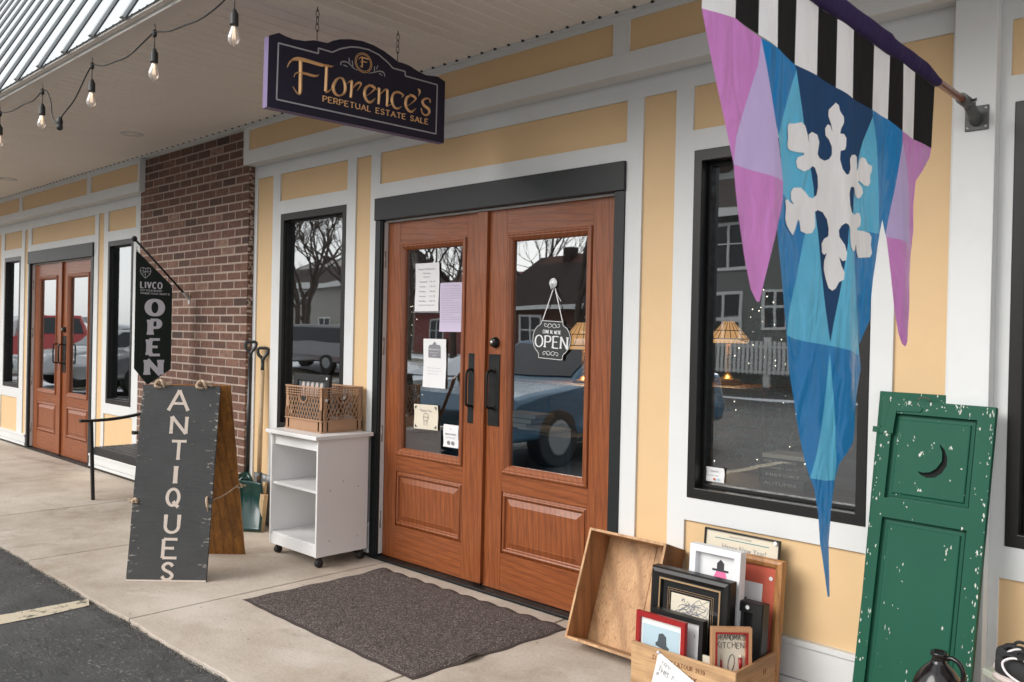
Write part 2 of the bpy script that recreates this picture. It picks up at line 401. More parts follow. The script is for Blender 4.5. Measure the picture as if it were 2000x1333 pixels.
# brick with a tint per brick
m = mat('brick', (.2, .08, .05), .85); k = NB(m)
at = k.add("ShaderNodeAttribute"); at.attribute_name = "tint"
c = k.ramp(at.outputs["Fac"], [(0, (.060, .032, .025)), (.2, (.12, .058, .040)), (.6, (.18, .085, .057)), (.85, (.235, .118, .080)), (1, (.31, .18, .13))])
c = k.mix(k.ramp(k.noise(k.coord(), 28, 6, .7), [(.35, .6), (.65, 0)]), c, (.04, .022, .018)); c = k.mix(k.ramp(k.noise(k.coord((3, 3, 9)), 3, 6, .7), [(.6, 0), (.75, .35)]), c, (.35, .26, .2))
k.l(c, k.b.inputs["Base Color"]); k.bump(k.noise(k.coord(), 70, 6, .7), .7, .006)
m = mat('mortar', (.6, .48, .40), .95); k = NB(m); k.l(k.mix(k.noise(k.coord(), 12, 5), (.31, .24, .195), (.45, .36, .30)), k.b.inputs["Base Color"]); k.bump(k.noise(k.coord(), 120, 4), .6, .004)
# concrete
m = mat('concrete', (.4, .34, .28), .85); k = NB(m)
n1 = k.noise(k.coord(), 1.1, 8, .68); n2 = k.noise(k.coord(), 60, 4, .7); n3 = k.noise(k.coord(), 5, 6, .7); n4 = k.noise(k.coord((1, 2.5, 1)), .8, 5, .6, .4)
c = k.mix(k.ramp(n1, [(.32, 0), (.62, 1)]), (.355, .285, .22), (.56, .49, .415)); c = k.mix(k.ramp(n2, [(.3, .35), (.5, 0), (.68, 0), (.8, .35)]), c, (.2, .17, .14))
c = k.mix(k.ramp(n3, [(.56, 0), (.72, .4)]), c, (.6, .56, .5)); c = k.mix(k.ramp(n4, [(.58, 0), (.7, .45)]), c, (.62, .57, .52)); c = k.mix(k.ramp(n4, [(.28, .5), (.4, 0)]), c, (.23, .18, .135))
vo = k.add("ShaderNodeTexVoronoi"); k.l(k.coord(), vo.inputs["Vector"]); vo.inputs["Scale"].default_value = 9
c = k.mix(k.ramp(vo.outputs[0], [(.04, .7), (.07, 0)]), c, (.1, .08, .06)); n8 = k.noise(k.coord(), 1.7, 9, .75, .6); c = k.mix(k.ramp(n8, [(.30, .5), (.44, 0)]), c, (.19, .15, .115)); c = k.mix(k.ramp(n8, [(.60, 0), (.68, .5)]), c, (.66, .62, .57)); k.l(c, k.b.inputs["Base Color"])
k.bump(n2, .5, .004)
# asphalt
m = mat('asphalt', (.05, .05, .05), .8); k = NB(m)
na = k.noise(k.coord((1, 1.6, 1)), 42, 6, .85); nb_ = k.noise(k.coord(), 1.6, 7, .7); nc = k.noise(k.coord((9, 30, 1)), 1, 6, .7, 1.5)
c = k.mix(k.ramp(nb_, [(.35, 0), (.65, 1)]), (.038, .039, .040), (.080, .080, .079)); n9 = k.noise(k.coord(), 3.5, 4, .7); na_ = k.mix(k.ramp(n9, [(.42, .1), (.62, 1)]), (0, 0, 0), k.ramp(na, [(.55, 0), (.61, 1)])); c = k.mix(na_, c, (.30, .285, .26)); c = k.mix(k.ramp(nc, [(.36, .7), (.43, 0)]), c, (.012, .012, .012))
k.l(c, k.b.inputs["Base Color"]); k.bump(k.mix(.5, na, nc), 1.0, .012); k.l(k.ramp(na, [(.3, .6), (.7, .95)]), k.b.inputs["Roughness"])
m = mat('lot_paint', (.6, .5, .35), .8); k = NB(m); nn = k.noise(k.coord(), 13, 8, .8); na = k.noise(k.coord(), 160, 4, .75)
c = k.mix(nn, (.56, .48, .34), (.68, .60, .46)); c = k.mix(k.ramp(nn, [(.53, 0), (.58, .95)]), c, (.07, .066, .06)); c = k.mix(k.ramp(na, [(.58, 0), (.66, .5)]), c, (.12, .11, .1)); k.l(c, k.b.inputs["Base Color"]); k.bump(na, .6, .01)
painted('gravel', (.16, .15, .14), .9, .5, .5, 30)
mat('dirt', (.045, .035, .028), .95)
# roof metal
m = mat('roof_metal', (.8, .84, .86), .5, .0, .5); k = NB(m); k.l(k.mix(k.ramp(k.noise(k.coord(), 8, 6, .7), [(.5, 0), (.75, .35)]), (.46, .49, .51), (.30, .32, .335)), k.b.inputs["Base Color"])
metal('seam_metal', (.34, .36, .365), .5, .2)

# ================================================================== ground
TX = lambda i: -2.81 - 1.485 * (i)
mb = MB(); edges = [TX(i) for i in range(-4, 11)]; rnd = random.Random(3)
for i in range(len(edges) - 1):
    x1, x0 = edges[i] - .006, edges[i + 1] + .006
    n = 26; top = []; 
    back = [(x1, .3), (x0, .3)]
    fr_pts = []
    for j in range(n + 1):
        x = x0 + (x1 - x0) * j / n
        d = .004 * math.sin(x * 7) + rnd.uniform(-.006, .005)
        if j in (0, n): d = .008
        fr_pts.append((x, -1.612 + d))
    P = fr_pts + back
    t = [mb.V((x, y, 0)) for x, y in P]; b = [mb.V((x, y, -.12)) for x, y in P]; mb.F(t)
    for j in range(len(P)): q = (j + 1) % len(P); mb.F((t[q], t[j], b[j], b[q]))
obj('sidewalk', mb, 'concrete', kind='structure', bevel=.004, seg=2)
mb = MB(); mb.box(-20, 4, -1.6, .3, -.14, -.022); obj('joint_filler', mb, 'dirt', kind='structure')
mb = MB(); rnd = random.Random(5)                      # asphalt: crumbled edge strip, then the plain lot
nx = 300; xs = [-20 + 24 * i / nx for i in range(nx + 1)]; rows = [-1.585, -1.602, -1.62, -1.65, -1.70, -1.80, -2.0]
ids = []
for r, y in enumerate(rows):
    ids.append([mb.V((x, y + rnd.uniform(-.006, .006) * (r < 5), (-.045, -.03, -.012, -.004, 0.001, 0, 0)[r] + (rnd.uniform(-.006, .006) if r < 5 else 0) - .006)) for x in xs])
for r in range(len(rows) - 1):
    for i in range(nx): mb.F((ids[r + 1][i], ids[r + 1][i + 1], ids[r][i + 1], ids[r][i]))
a = ids[-1]; y_far = [mb.V((x, -24, -.006)) for x in (xs[0], xs[-1])]; mb.F([y_far[0], y_far[1]] + a[::-1])
obj('parking_lot', mb, 'asphalt', kind='structure')
for i in range(10):                                    # stall lines
    x = -4.705 - 2.75 * (i - 1); 
    if i in (0, 1) or True:
        mb = MB(); L, Rr = [], []
        for j in range(24):
            y = -1.665 - j * .2; L.append((x - .065 + rnd.uniform(-.014, .010), y + (.04 if j == 0 else 0))); Rr.append((x + .065 + rnd.uniform(-.010, .014), y))
        Lv = [mb.V((p[0], p[1], -.002)) for p in L]; Rv = [mb.V((p[0], p[1], -.002)) for p in Rr]
        for j in range(23): mb.F((Lv[j + 1], Rv[j + 1], Rv[j], Lv[j]))
        obj('parking_line', mb, 'lot_paint', kind='structure')
mb = MB(); rnd = random.Random(11)                     # loose stones along the crumbled edge
for i in range(4200):
    x = rnd.uniform(-9, -2.2); y = -1.615 - abs(rnd.gauss(0, .035)) + .012; s_ = rnd.uniform(.0015, .0055) * (1.4 if rnd.random() < .1 else 1)
    z = -.02 + min(1, max(0, (-1.6 - y) / .06)) * .018
    pts = [Vector((rnd.uniform(.6, 1), rnd.uniform(-.3, .3), 0)), Vector((rnd.uniform(-.3, .3), rnd.uniform(.6, 1), 0)), Vector((-rnd.uniform(.6, 1), 0, 0)), Vector((0, -rnd.uniform(.6, 1), 0))]
    c = Vector((x, y, z)); b = [mb.V(c + p * s_) for p in pts]; t = mb.V(c + Vector((0, 0, s_ * rnd.uniform(.6, 1.1))))
    for q in range(4): mb.F((b[q], b[(q + 1) % 4], t))
obj('gravel', mb, 'gravel', kind='stuff', label='loose grey grit along the crumbled asphalt edge', cat='gravel')
m = mat('far_ground', (.3, .28, .24), .95); k = NB(m); nn = k.noise(k.coord(), .12, 6, .65); k.l(k.mix(k.ramp(nn, [(.46, 0), (.54, 1)]), (.11, .10, .06), (.72, .75, .8)), k.b.inputs["Base Color"])
mb = MB(); mb.poly([(-300, -300, -.06), (300, -300, -.06), (300, 200, -.06), (-300, 200, -.06)]); obj('ground', mb, 'far_ground', kind='structure')
mat('snow', (.8, .83, .87), .7)
mb = MB(); rnd = random.Random(9)                      # ploughed snow bank across the lot
n = 90; ring = []
for i in range(n + 1):
    x = -48 + 62 * i / n; h = .35 + .3 * math.sin(i * .7) + .25 * rnd.random(); wd = 1.6 + .7 * math.sin(i * .45 + 1)
    if i % 17 in (0, 1): h *= .25
    if x > -21.5: h *= .02; wd *= .3
    ring.append([(x, -17 + wd, -.02), (x, -17 + wd * .5, h * .7), (x, -17.1, h), (x, -17 - wd * .5, h * .75), (x, -17 - wd, -.02)])
R = [[mb.V(p) for p in r] for r in ring]; mb.smooth = True
for i in range(n):
    for j in range(4): mb.F((R[i][j], R[i + 1][j], R[i + 1][j + 1], R[i][j + 1]))
obj('snow_bank', mb, 'snow', kind='structure')

# ================================================================== the storefront building
B = thing('storefront_building', 'yellow and white panelled storefront with brick pier and oak doors under a canopy', 'building', (-5, .3, 0))
ZT = 3.0
holes_main = [(-5.948, -5.723, .222, 2.606), (-5.627, -4.787, 2.406, 2.607), (-5.627, -4.787, .222, .625), (-4.69, -4.528, .222, 2.605), (-4.433, -2.49, 2.406, 2.607),
              (-2.395, -2.212, .222, 2.607), (-2.12, -1.297, 2.406, 2.607), (-2.12, -1.297, .222, .625), (-1.21, -1.02, .222, 2.603),
              (-.828, .1, 2.406, 2.605), (-.828, .1, .222, .63), (.2, .4, .222, 2.6), (.5, 1.6, .222, 2.6)]
holes_left = [(-8.046, -7.944, .16, 2.596), (-8.80, -8.148, 2.395, 2.596), (-8.835, -8.148, .16, .59), (-9.043, -8.899, .16, 2.594), (-11.05, -9.133, 2.39, 2.588),
              (-11.283, -11.166, .16, 2.585), (-12.047, -11.389, 2.378, 2.588), (-12.11, -11.48, .16, .57), (-12.33, -12.171, .16, 2.59), (-13.3, -12.45, .16, 2.59), (-14.4, -13.45, .16, 2.59), (-15.4, -14.5, .16, 2.59)]
win = [(-5.606, -4.791, .73, 2.308), (-2.108, -1.298, .73, 2.311), (-.812, .02, .745, 2.311), (-8.785, -8.19, .695, 2.296), (-12.02, -11.42, .69, 2.28)]
doors = [(-4.461, -2.49, -1, 2.312), (-11.118, -9.147, -1, 2.312)]
mb = MB(); mb.plate(-5.99, -1.0, .2, 2.75, holes_main + win[:3] + doors, 0, .028); mb.plate(-.86, 3, .2, 2.75, holes_main + win[:3], 0, .028)
mb.plate(-17, -7.936, .14, 2.75, holes_left + win[3:] + doors, 0, .028)
obj('trim_board', mb, 'trim', B, bevel=.0015, seg=1)
mb = MB(); mb.plate(-17, 3, 0.02, 2.9, win + doors, .012, .11); obj('wall_panel', mb, 'yellow', B)
mb = MB()                                               # base boards with cap, door side gaps left open
for x0, x1, zc in ((-5.99, -4.463, .222), (-2.488, -1.002, .222), (-.858, 3, .222), (-9.145, -7.938, .158), (-17, -11.12, .158)):
    mb.box(x0, x1, -.014, .005, .062, zc - .024); mb.box(x0, x1, -.022, .005, zc - .0225, zc); mb.box(x0, x1, -.018, .005, .028, .058)
obj('baseboard', mb, 'trim', B, bevel=.0015, seg=1)
mb = MB()
for x0, x1 in ((-5.99, -4.463), (-2.488, 3), (-9.145, -7.938), (-17, -11.12)): mb.box(x0, x1, .0, .1, -.05, .026)
obj('foundation', mb, 'dirt', B)
mb = MB()                                               # projecting cornice box with inset panels
def cornice(x0, x1, holes, zb=2.70):
    mb.plate(x0, x1, zb, 2.992, holes, -.10, -.085); mb.box(x0 + .0006, x1 - .0006, -.084, .09, zb + .0006, 2.990)
cornice(-5.99, 3, [(-5.92, -2.512, 2.802, 2.955), (-2.417, -1.0, 2.802, 2.955), (-.8, .6, 2.802, 2.955)])
cornice(-17, -7.85, [(-9.0, -7.89, 2.783, 2.947), (-11.07, -9.10, 2.78, 2.948), (-12.6, -11.175, 2.782, 2.946), (-14.5, -12.75, 2.782, 2.946)], 2.69)
obj('cornice', mb, 'trim', B, bevel=.0015, seg=1)
mb = MB()
for x0, x1, z0, z1 in ((-5.925, -2.507, 2.797, 2.96), (-2.422, -.995, 2.797, 2.96), (-.805, .605, 2.797, 2.96), (-9.005, -7.885, 2.778, 2.952), (-11.075, -9.095, 2.775, 2.953), (-12.605, -11.17, 2.777, 2.951)):
    mb.box(x0, x1, -.0895, -.08, z0, z1)
obj('cornice_panel', mb, 'yellow', B)
mb = MB(); mb.box(-1.0, -.86, -.055, .02, 0.04, 2.699); obj('pilaster', mb, 'trim', B, bevel=.003)
# canopy soffit of grooved boards running out from the wall
mb = MB(); x = -17; 
while x < 3:
    w_ = .1016; a = [(x, 3.0), (x + w_ * .86, 3.0), (x + w_ * .90, 3.006), (x + w_ * .96, 3.006), (x + w_, 3.0)]
    v0 = [mb.V((p[0], -1.47, p[1])) for p in a]; v1 = [mb.V((p[0], .1, p[1])) for p in a]
    for i in range(4): mb.F((v0[i + 1], v0[i], v1[i], v1[i + 1]))
    x += w_
obj('soffit', mb, 'soffit', B)
mb = MB(); mb.box(-17, 3, -1.565, -1.46, 2.994, 3.03); mb.box(-17, 3, -1.60, -1.566, 3.012, 3.03); obj('fascia_board', mb, 'soffit', B, bevel=.003)
mb = MB(); x = -5.97                                   # channel where the soffit meets the cornice, with the open groove ends
mb.box(-17, 3, -.113, -.1, 2.984, 2.999)
obj('soffit_channel', mb, 'trim', B)
mb = MB(); x = -17
while x < 3:
    mb.box(x + .1016 * .84, x + .1016 * .99, -.122, -.1135, 2.993, 3.004); x += .1016
obj('vent_gap', mb, 'black_trim', B)
# mansard roof
mb = MB(); sl_ = Vector((0, .34, .63)).normalized(); nrm = Vector((0, -.63, .34)).normalized(); o0 = Vector((0, -1.612, 3.022)); Ls = 2.3
prof = []; x = -18.1
seams = []
while x < 3.2:
    seams.append(x)
    for t, h in ((0, 0), (.06, 0), (.075, .004), (.09, 0), (.15, 0), (.165, .004), (.18, 0), (.24, 0), (.255, .004), (.27, 0), (.33, 0), (.345, .004), (.36, 0)): prof.append((x + t, h))
    x += .4135
a = [mb.V(Vector((p[0], 0, 0)) + o0 + nrm * p[1]) for p in prof]; b = [mb.V(Vector((p[0], 0, 0)) + o0 + nrm * p[1] + sl_ * Ls) for p in prof]
for i in range(len(prof) - 1): mb.F((a[i], a[i + 1], b[i + 1], b[i]))
obj('roof', mb, 'roof_metal', B)
mb = MB()
for x in seams:
    f = FR(o0 + Vector((x - .022, 0, 0)) - sl_ * .012, (1, 0, 0), sl_); mb.mi = 0; mb.obox(f, 0, .040, 0, Ls, .0005, .022); mb.mi = 1; mb.obox(f, .0405, .050, 0, Ls, .0005, .006)  # grey batten, then a thin black strip painting the shadow along its foot
obj('roof_seam_and_shade', mb, ['seam_metal', 'black_metal'], B)
mb = MB(); mb.box(-17.9, 3.1, -.3, 8, 5.03, 5.2); mb.box(-17, 3, -1.5, 6, 3.05, 3.1); mb.box(-17, -16.9, .12, 6, 0, 3); mb.box(2.9, 3, .12, 6, 0, 3)
obj('roof_deck', mb, 'seam_metal', B)
# interior room
mb = MB(); mb.box(-16.9, 2.9, 4.6, 4.7, 0, 3); mb.box(-7.9, -7.8, .12, 4.6, 0, 3); mb.box(-16.9, 2.9, .12, 4.6, 2.9, 2.95); mb.box(-17, 2.9, .111, .118, 2.32, 2.9)
obj('interior_wall', mb, 'interior', B)
mb = MB(); mb.box(-16.9, 2.9, .11, 4.6, -.03, .0); obj('interior_floor', mb, 'interior_floor', B)

# ---- brick pier, every brick laid
mb = MB(); tint = []; rnd = random.Random(21); mb.mi = 0
x0p, x1p = -7.934, -5.992; cz, mj = .0677, .0115; row = 0; z = .012
while z < 2.995:
    z1 = min(z + cz - mj, 2.998); bl = .200; off = (0 if row % 2 else -.1065); x = x1p - .006
    first = True; x = x1p
    while x > x0p + .02:
        L = bl if not (first and row % 2) else .0965
        a = max(x - L, x0p); dy = rnd.uniform(-.0015, .0015); nf0 = len(mb.f)
        mb.box(a, x - (.0 if first else 0), -.047 + dy, .02, z + rnd.uniform(-.0006, .0006), z1); tint += [min(1, max(0, rnd.gauss(.5, .22)))] * (len(mb.f) - nf0)
        x = a - mj; first = False
    z += cz; row += 1
nb = len(mb.f)
obj('brick_wall', mb, 'brick', B, bevel=.0025, seg=1, attr=tint)
mb = MB(); mb.box(x0p, x1p - .004, -.0452, .1, 0, 3.0); obj('mortar', mb, 'mortar', B)
mb = MB(); mb.box(-7.93, -5.99, -.056, -.0475, 2.985, 3.0); obj('soffit_channel', mb, 'trim', B)
mb = MB()                                              # ragged mortar smeared on the pier's narrow return
rnd = random.Random(8)
for i in range(110):
    zz = rnd.uniform(.1, 2.68); y = rnd.uniform(-.042, -.004); s_ = rnd.uniform(.004, .011)
    mb.box(-5.9915, -5.9905 + rnd.uniform(.0005, .0025), y - s_, min(y + s_, -.001), zz - s_, zz + s_ * rnd.uniform(.5, 2))
obj('mortar_smear', mb, 'mortar', B, bevel=.002)

# ---- windows
def window(x0, x1, z0, z1, gy=.074, sw=.018):
    mb = MB(); fw = .042
    mb.plate(x0, x1, z0, z1, [(x0 + fw, x1 - fw, z0 + fw + .005, z1 - fw - .01)], -.004, .075)
    o = obj('window', mb, 'frame_dark', B, bevel=.003)
    mb = MB(); mb.plate(x0 + fw + .0005, x1 - fw - .0005, z0 + fw + .0055, z1 - fw - .0105, [(x0 + fw + sw, x1 - fw - sw, z0 + fw + sw + .004, z1 - fw - sw - .01)], gy - .022, .1)
    s_ = obj('sash', mb, 'black_metal', o, bevel=.002)
    mb = MB(); y = gy; mb.poly([(x0 + fw + .01, y, z0 + fw + .01), (x1 - fw - .01, y, z0 + fw + .01), (x1 - fw - .01, y, z1 - fw - .015), (x0 + fw + .01, y, z1 - fw - .015)])
    obj('glass', mb, 'glass', o)
    return o
for wv_ in win: window(*wv_, *((.046, .010) if wv_[1] - wv_[0] < .85 and wv_[0] < -4 else ()))

# ---- door pair
def door_pair(dx, zoff=0):
    X = lambda v: v + dx
    mb = MB(); mb.box(X(-4.461), X(-4.409), -.008, .11, 0.0, 2.169); mb.box(X(-2.552), X(-2.49), -.008, .11, 0.0, 2.169); mb.box(X(-4.463), X(-2.488), -.018, .11, 2.17, 2.312)
    mb.box(X(-4.408), X(-4.399), .0, .06, .02, 2.168)
    obj('door_frame', mb, 'black_trim', B, bevel=.002)
    mb = MB(); mb.box(X(-4.46), X(-2.49), -.012, .13, 0.001, .019); obj('threshold', mb, 'black_metal', B, bevel=.004)
    mb = MB(); mb.box(X(-4.398), X(-2.56), .03, .05, 2.158, 2.1685); mb.box(X(-4.4), X(-4.3975), .02, .05, .03, 2.16); obj('weather_strip', mb, 'trim', B)
    for side, (a, b, ga, gb, pa, pb) in enumerate(((-4.397, -3.492, -4.272, -3.658, -4.256, -3.669), (-3.473, -2.56, -3.336, -2.724, -3.32, -2.738))):
        a, b, ga, gb, pa, pb = map(X, (a, b, ga, gb, pa, pb)); yf, yb = .05, .095
        mb = MB(); mb.box(a, ga, yf, yb, .022, 2.158); mb.box(gb, b, yf, yb, .022, 2.158); o = obj('door', mb, 'oak_v', B, bevel=.0012, seg=1)
        mb = MB(); e = .0004
        mb.box(ga + e, gb - e, yf + .0006, yb, 2.02, 2.157); mb.box(ga + e, gb - e, yf + .0006, yb, .577, .679); mb.box(ga + e, gb - e, yf + .0006, yb, .022, .23)
        obj('rail', mb, 'oak_h', o, bevel=.0012, seg=1)
        mb = MB(); f = FR((ga + .001, yf, .678), (1, 0, 0), (0, 0, 1)); W_, H_ = gb - ga - .002, 2.021 - .678
        mb.rings(f, W_, H_, [(0, -.01), (0, .004), (.004, .011), (.012, .013), (.018, .009), (.024, .009), (.030, .004), (.040, -.004), (.046, -.012), (.048, -.026)], False)
        obj('glazing_bead', mb, 'oak_v', o)
        mb = MB(); y = .0735; mb.poly([(ga + .04, y, .71), (gb - .04, y, .71), (gb - .04, y, 1.99), (ga + .04, y, 1.99)]); obj('glass', mb, 'glass', o)
        mb = MB(); f = FR((ga + .001, yf, .231), (1, 0, 0), (0, 0, 1)); W_, H_ = gb - ga - .002, .577 - .232
        mb.rings(f, W_, H_, [(0, -.01), (.012, -.002), (.014, .003), (.020, .005), (.026, .002), (.031, -.010), (.036, -.012), (.070, .001), (.072, -.001), (.076, -.001)])
        obj('raised_panel', mb, 'oak_v', o)
        # pull handle on its plate
        pl0 = X((-3.621, -3.454)[side]); pl1 = X((-3.533, -3.366)[side]); mb = MB(); mb.box(pl0, pl1, .0445, .0495, .938, 1.343)
        for px_ in (pl0 + .012, pl1 - .012):
            for pz in (.95, 1.135, 1.331): mb.lathe((px_, .0445, pz), [(.0035, 0), (.0025, -.0015), (0, -.002)], 8, 'y')
        cx = (pl0 + pl1) / 2 + .002; h = [(cx, .045, 1.25), (cx, .012, 1.25), (cx, -.004, 1.243), (cx, -.012, 1.228), (cx, -.0135, 1.15), (cx, -.012, 1.06), (cx, -.004, 1.046), (cx, .012, 1.04), (cx, .045, 1.04)]
        hh_ = obj('handle', mb, 'black_metal', o, bevel=.001, seg=1)
        mb = MB(); mb.tube(cr(h, 4), .0075, 10)
        for hz in (1.25, 1.04): mb.lathe((cx, .0445, hz), [(.016, 0), (.015, -.004), (.009, -.008)], 14, 'y')
        obj('pull_bar', mb, 'black_metal', hh_)
        if side:
            mb = MB(); mb.lathe((X(-3.405), .05, 1.41), [(.031, 0), (.031, -.006), (.027, -.010), (.025, -.026), (.021, -.030), (.012, -.031)], 26, 'y'); ob_ = obj('lock', mb, 'black_metal', o)
            mb = MB(); mb.lathe((X(-3.405), .0188, 1.41), [(.011, 0), (.011, -.006), (.009, -.008), (0, -.008)], 18, 'y'); obj('keyhole', mb, 'hinge', ob_)
        else:
            mb = MB(); mb.box(X(-3.553), X(-3.470), .028, .0495, .036, 2.155); obj('astragal', mb, 'oak_v', o, bevel=.002)
        for hz in ((1.87, 1.975), (1.31, 1.42), (.75, .856), (.195, .305)):
            mb = MB(); xx = a + .001 if side == 0 else b - .001; zc = (hz[0] + hz[1]) / 2
            mb.tube([(xx - .006, .03, hz[0]), (xx - .006, .03, hz[1])], .0075, 8) if side == 0 else mb.tube([(xx + .003, .055, hz[0]), (xx + .003, .055, hz[1])], .004, 8)
            obj('hinge', mb, 'hinge', o)
door_pair(0); door_pair(-6.657)
# ================================================================== objects: materials
mat('sign_navy', (.014, .012, .031), .45, spec=.4); mat('sign_edge', (.16, .11, .24), .5)
mat('sign_silver', (.42, .42, .44), .5); metal('gold', (.86, .52, .25), .36, .4, .2)
metal('chain_metal', (.10, .08, .06), .5, .8)
mat('bulb', (1, .95, .9), .06); k = NB(MATS['bulb'])
for n in list(k.n):
    if n.type != 'OUTPUT_MATERIAL': k.n.remove(n)
tr = k.add("ShaderNodeBsdfTransparent"); tr.inputs[0].default_value = (.96, .9, .85, 1); gl = k.add("ShaderNodeBsdfGlossy"); gl.inputs["Roughness"].default_value = .06
df = k.add("ShaderNodeBsdfDiffuse"); df.inputs[0].default_value = (.85, .78, .72, 1)
lw = k.add("ShaderNodeLayerWeight"); lw.inputs[0].default_value = .35; m1 = k.add("ShaderNodeMixShader"); m1.inputs[0].default_value = .35; m2 = k.add("ShaderNodeMixShader")
k.l(tr.outputs[0], m1.inputs[1]); k.l(df.outputs[0], m1.inputs[2]); k.l(lw.outputs[1], m2.inputs[0]); k.l(m1.outputs[0], m2.inputs[1]); k.l(gl.outputs[0], m2.inputs[2]); k.l(m2.outputs[0], k.n["Material Output"].inputs[0])
mat('filament', (1, .8, .5), .5, emit=(1, .80, .6, .7))
mat('rubber', (.018, .018, .017), .55)
mat('banner_green', (.005, .014, .011), .8); mat('banner_text', (.66, .67, .75), .7); mat('banner_hem', (.018, .03, .026), .8)
metal('steel', (.55, .55, .54), .35)
mat('pole_wood', (.30, .095, .035), .35, coat=.3)
for nme, cc, rr in (('cloth_white', (.82, .82, .84), .75), ('cloth_black', (.010, .010, .011), .8), ('cloth_purple', (.028, .016, .075), .7), ('cloth_orchid', (.62, .23, .60), .33),
                    ('cloth_lavender', (.56, .45, .76), .5), ('cloth_royal', (.001, .195, .50), .3), ('cloth_sky', (.10, .48, .74), .35), ('cloth_navy', (.012, .055, .15), .65)):
    m = mat(nme, cc, rr, spec=.35 if rr < .5 else .2); k = NB(m); nn = k.noise(k.coord((1, 1, .45)), 9, 4, .6, .5)
    k.l(k.mix(k.ramp(nn, [(.35, 0), (.65, 1)]), dk(cc, .93), dk(cc, 1.05)), k.b.inputs["Base Color"])
    n2 = k.noise(k.coord((1, 1, .5)), 16, 3, .5, 1.2); k.bump(k.noise(k.coord((1, 1, .45)), 10, 1.5, .45, 1.4), .55 if rr < .5 else .15, .035)
# ================================================================== traced outlines (metres, in each thing's own plane)
SIGN_OUT = [(0.0016, 0.3248), (0.0514, 0.35), (0.0802, 0.343), (0.1222, 0.338), (0.1811, 0.3439), (0.2274, 0.3588), (0.2611, 0.3616), (0.3021, 0.3636), (0.3294, 0.3812), (0.3709, 0.3988), (0.4274, 0.4126), (0.4924, 0.4196), (0.559, 0.4148), (0.6197, 0.4003), (0.6661, 0.3821), (0.7053, 0.365), (0.7367, 0.3656), (0.7764, 0.3614), (0.825, 0.3457), (0.8824, 0.3349), (0.957, 0.3443), (1.0066, 0.3276), (1.0067, -0.0001), (-0.0009, 0.0004)]
SIGN_BORD = [(0.0492, 0.3025), (0.0453, 0.0428), (0.9524, 0.0397), (0.9548, 0.2997), (0.7501, 0.3029), (0.7495, 0.3258), (0.6752, 0.3257), (0.6439, 0.3478), (0.59, 0.3741), (0.53, 0.3856), (0.4714, 0.383), (0.4283, 0.3753), (0.372, 0.3525), (0.3272, 0.3253), (0.2531, 0.3274), (0.2537, 0.302)]
SIGN_CH = [(0.2578, 0.3608), (0.7171, 0.3644)]
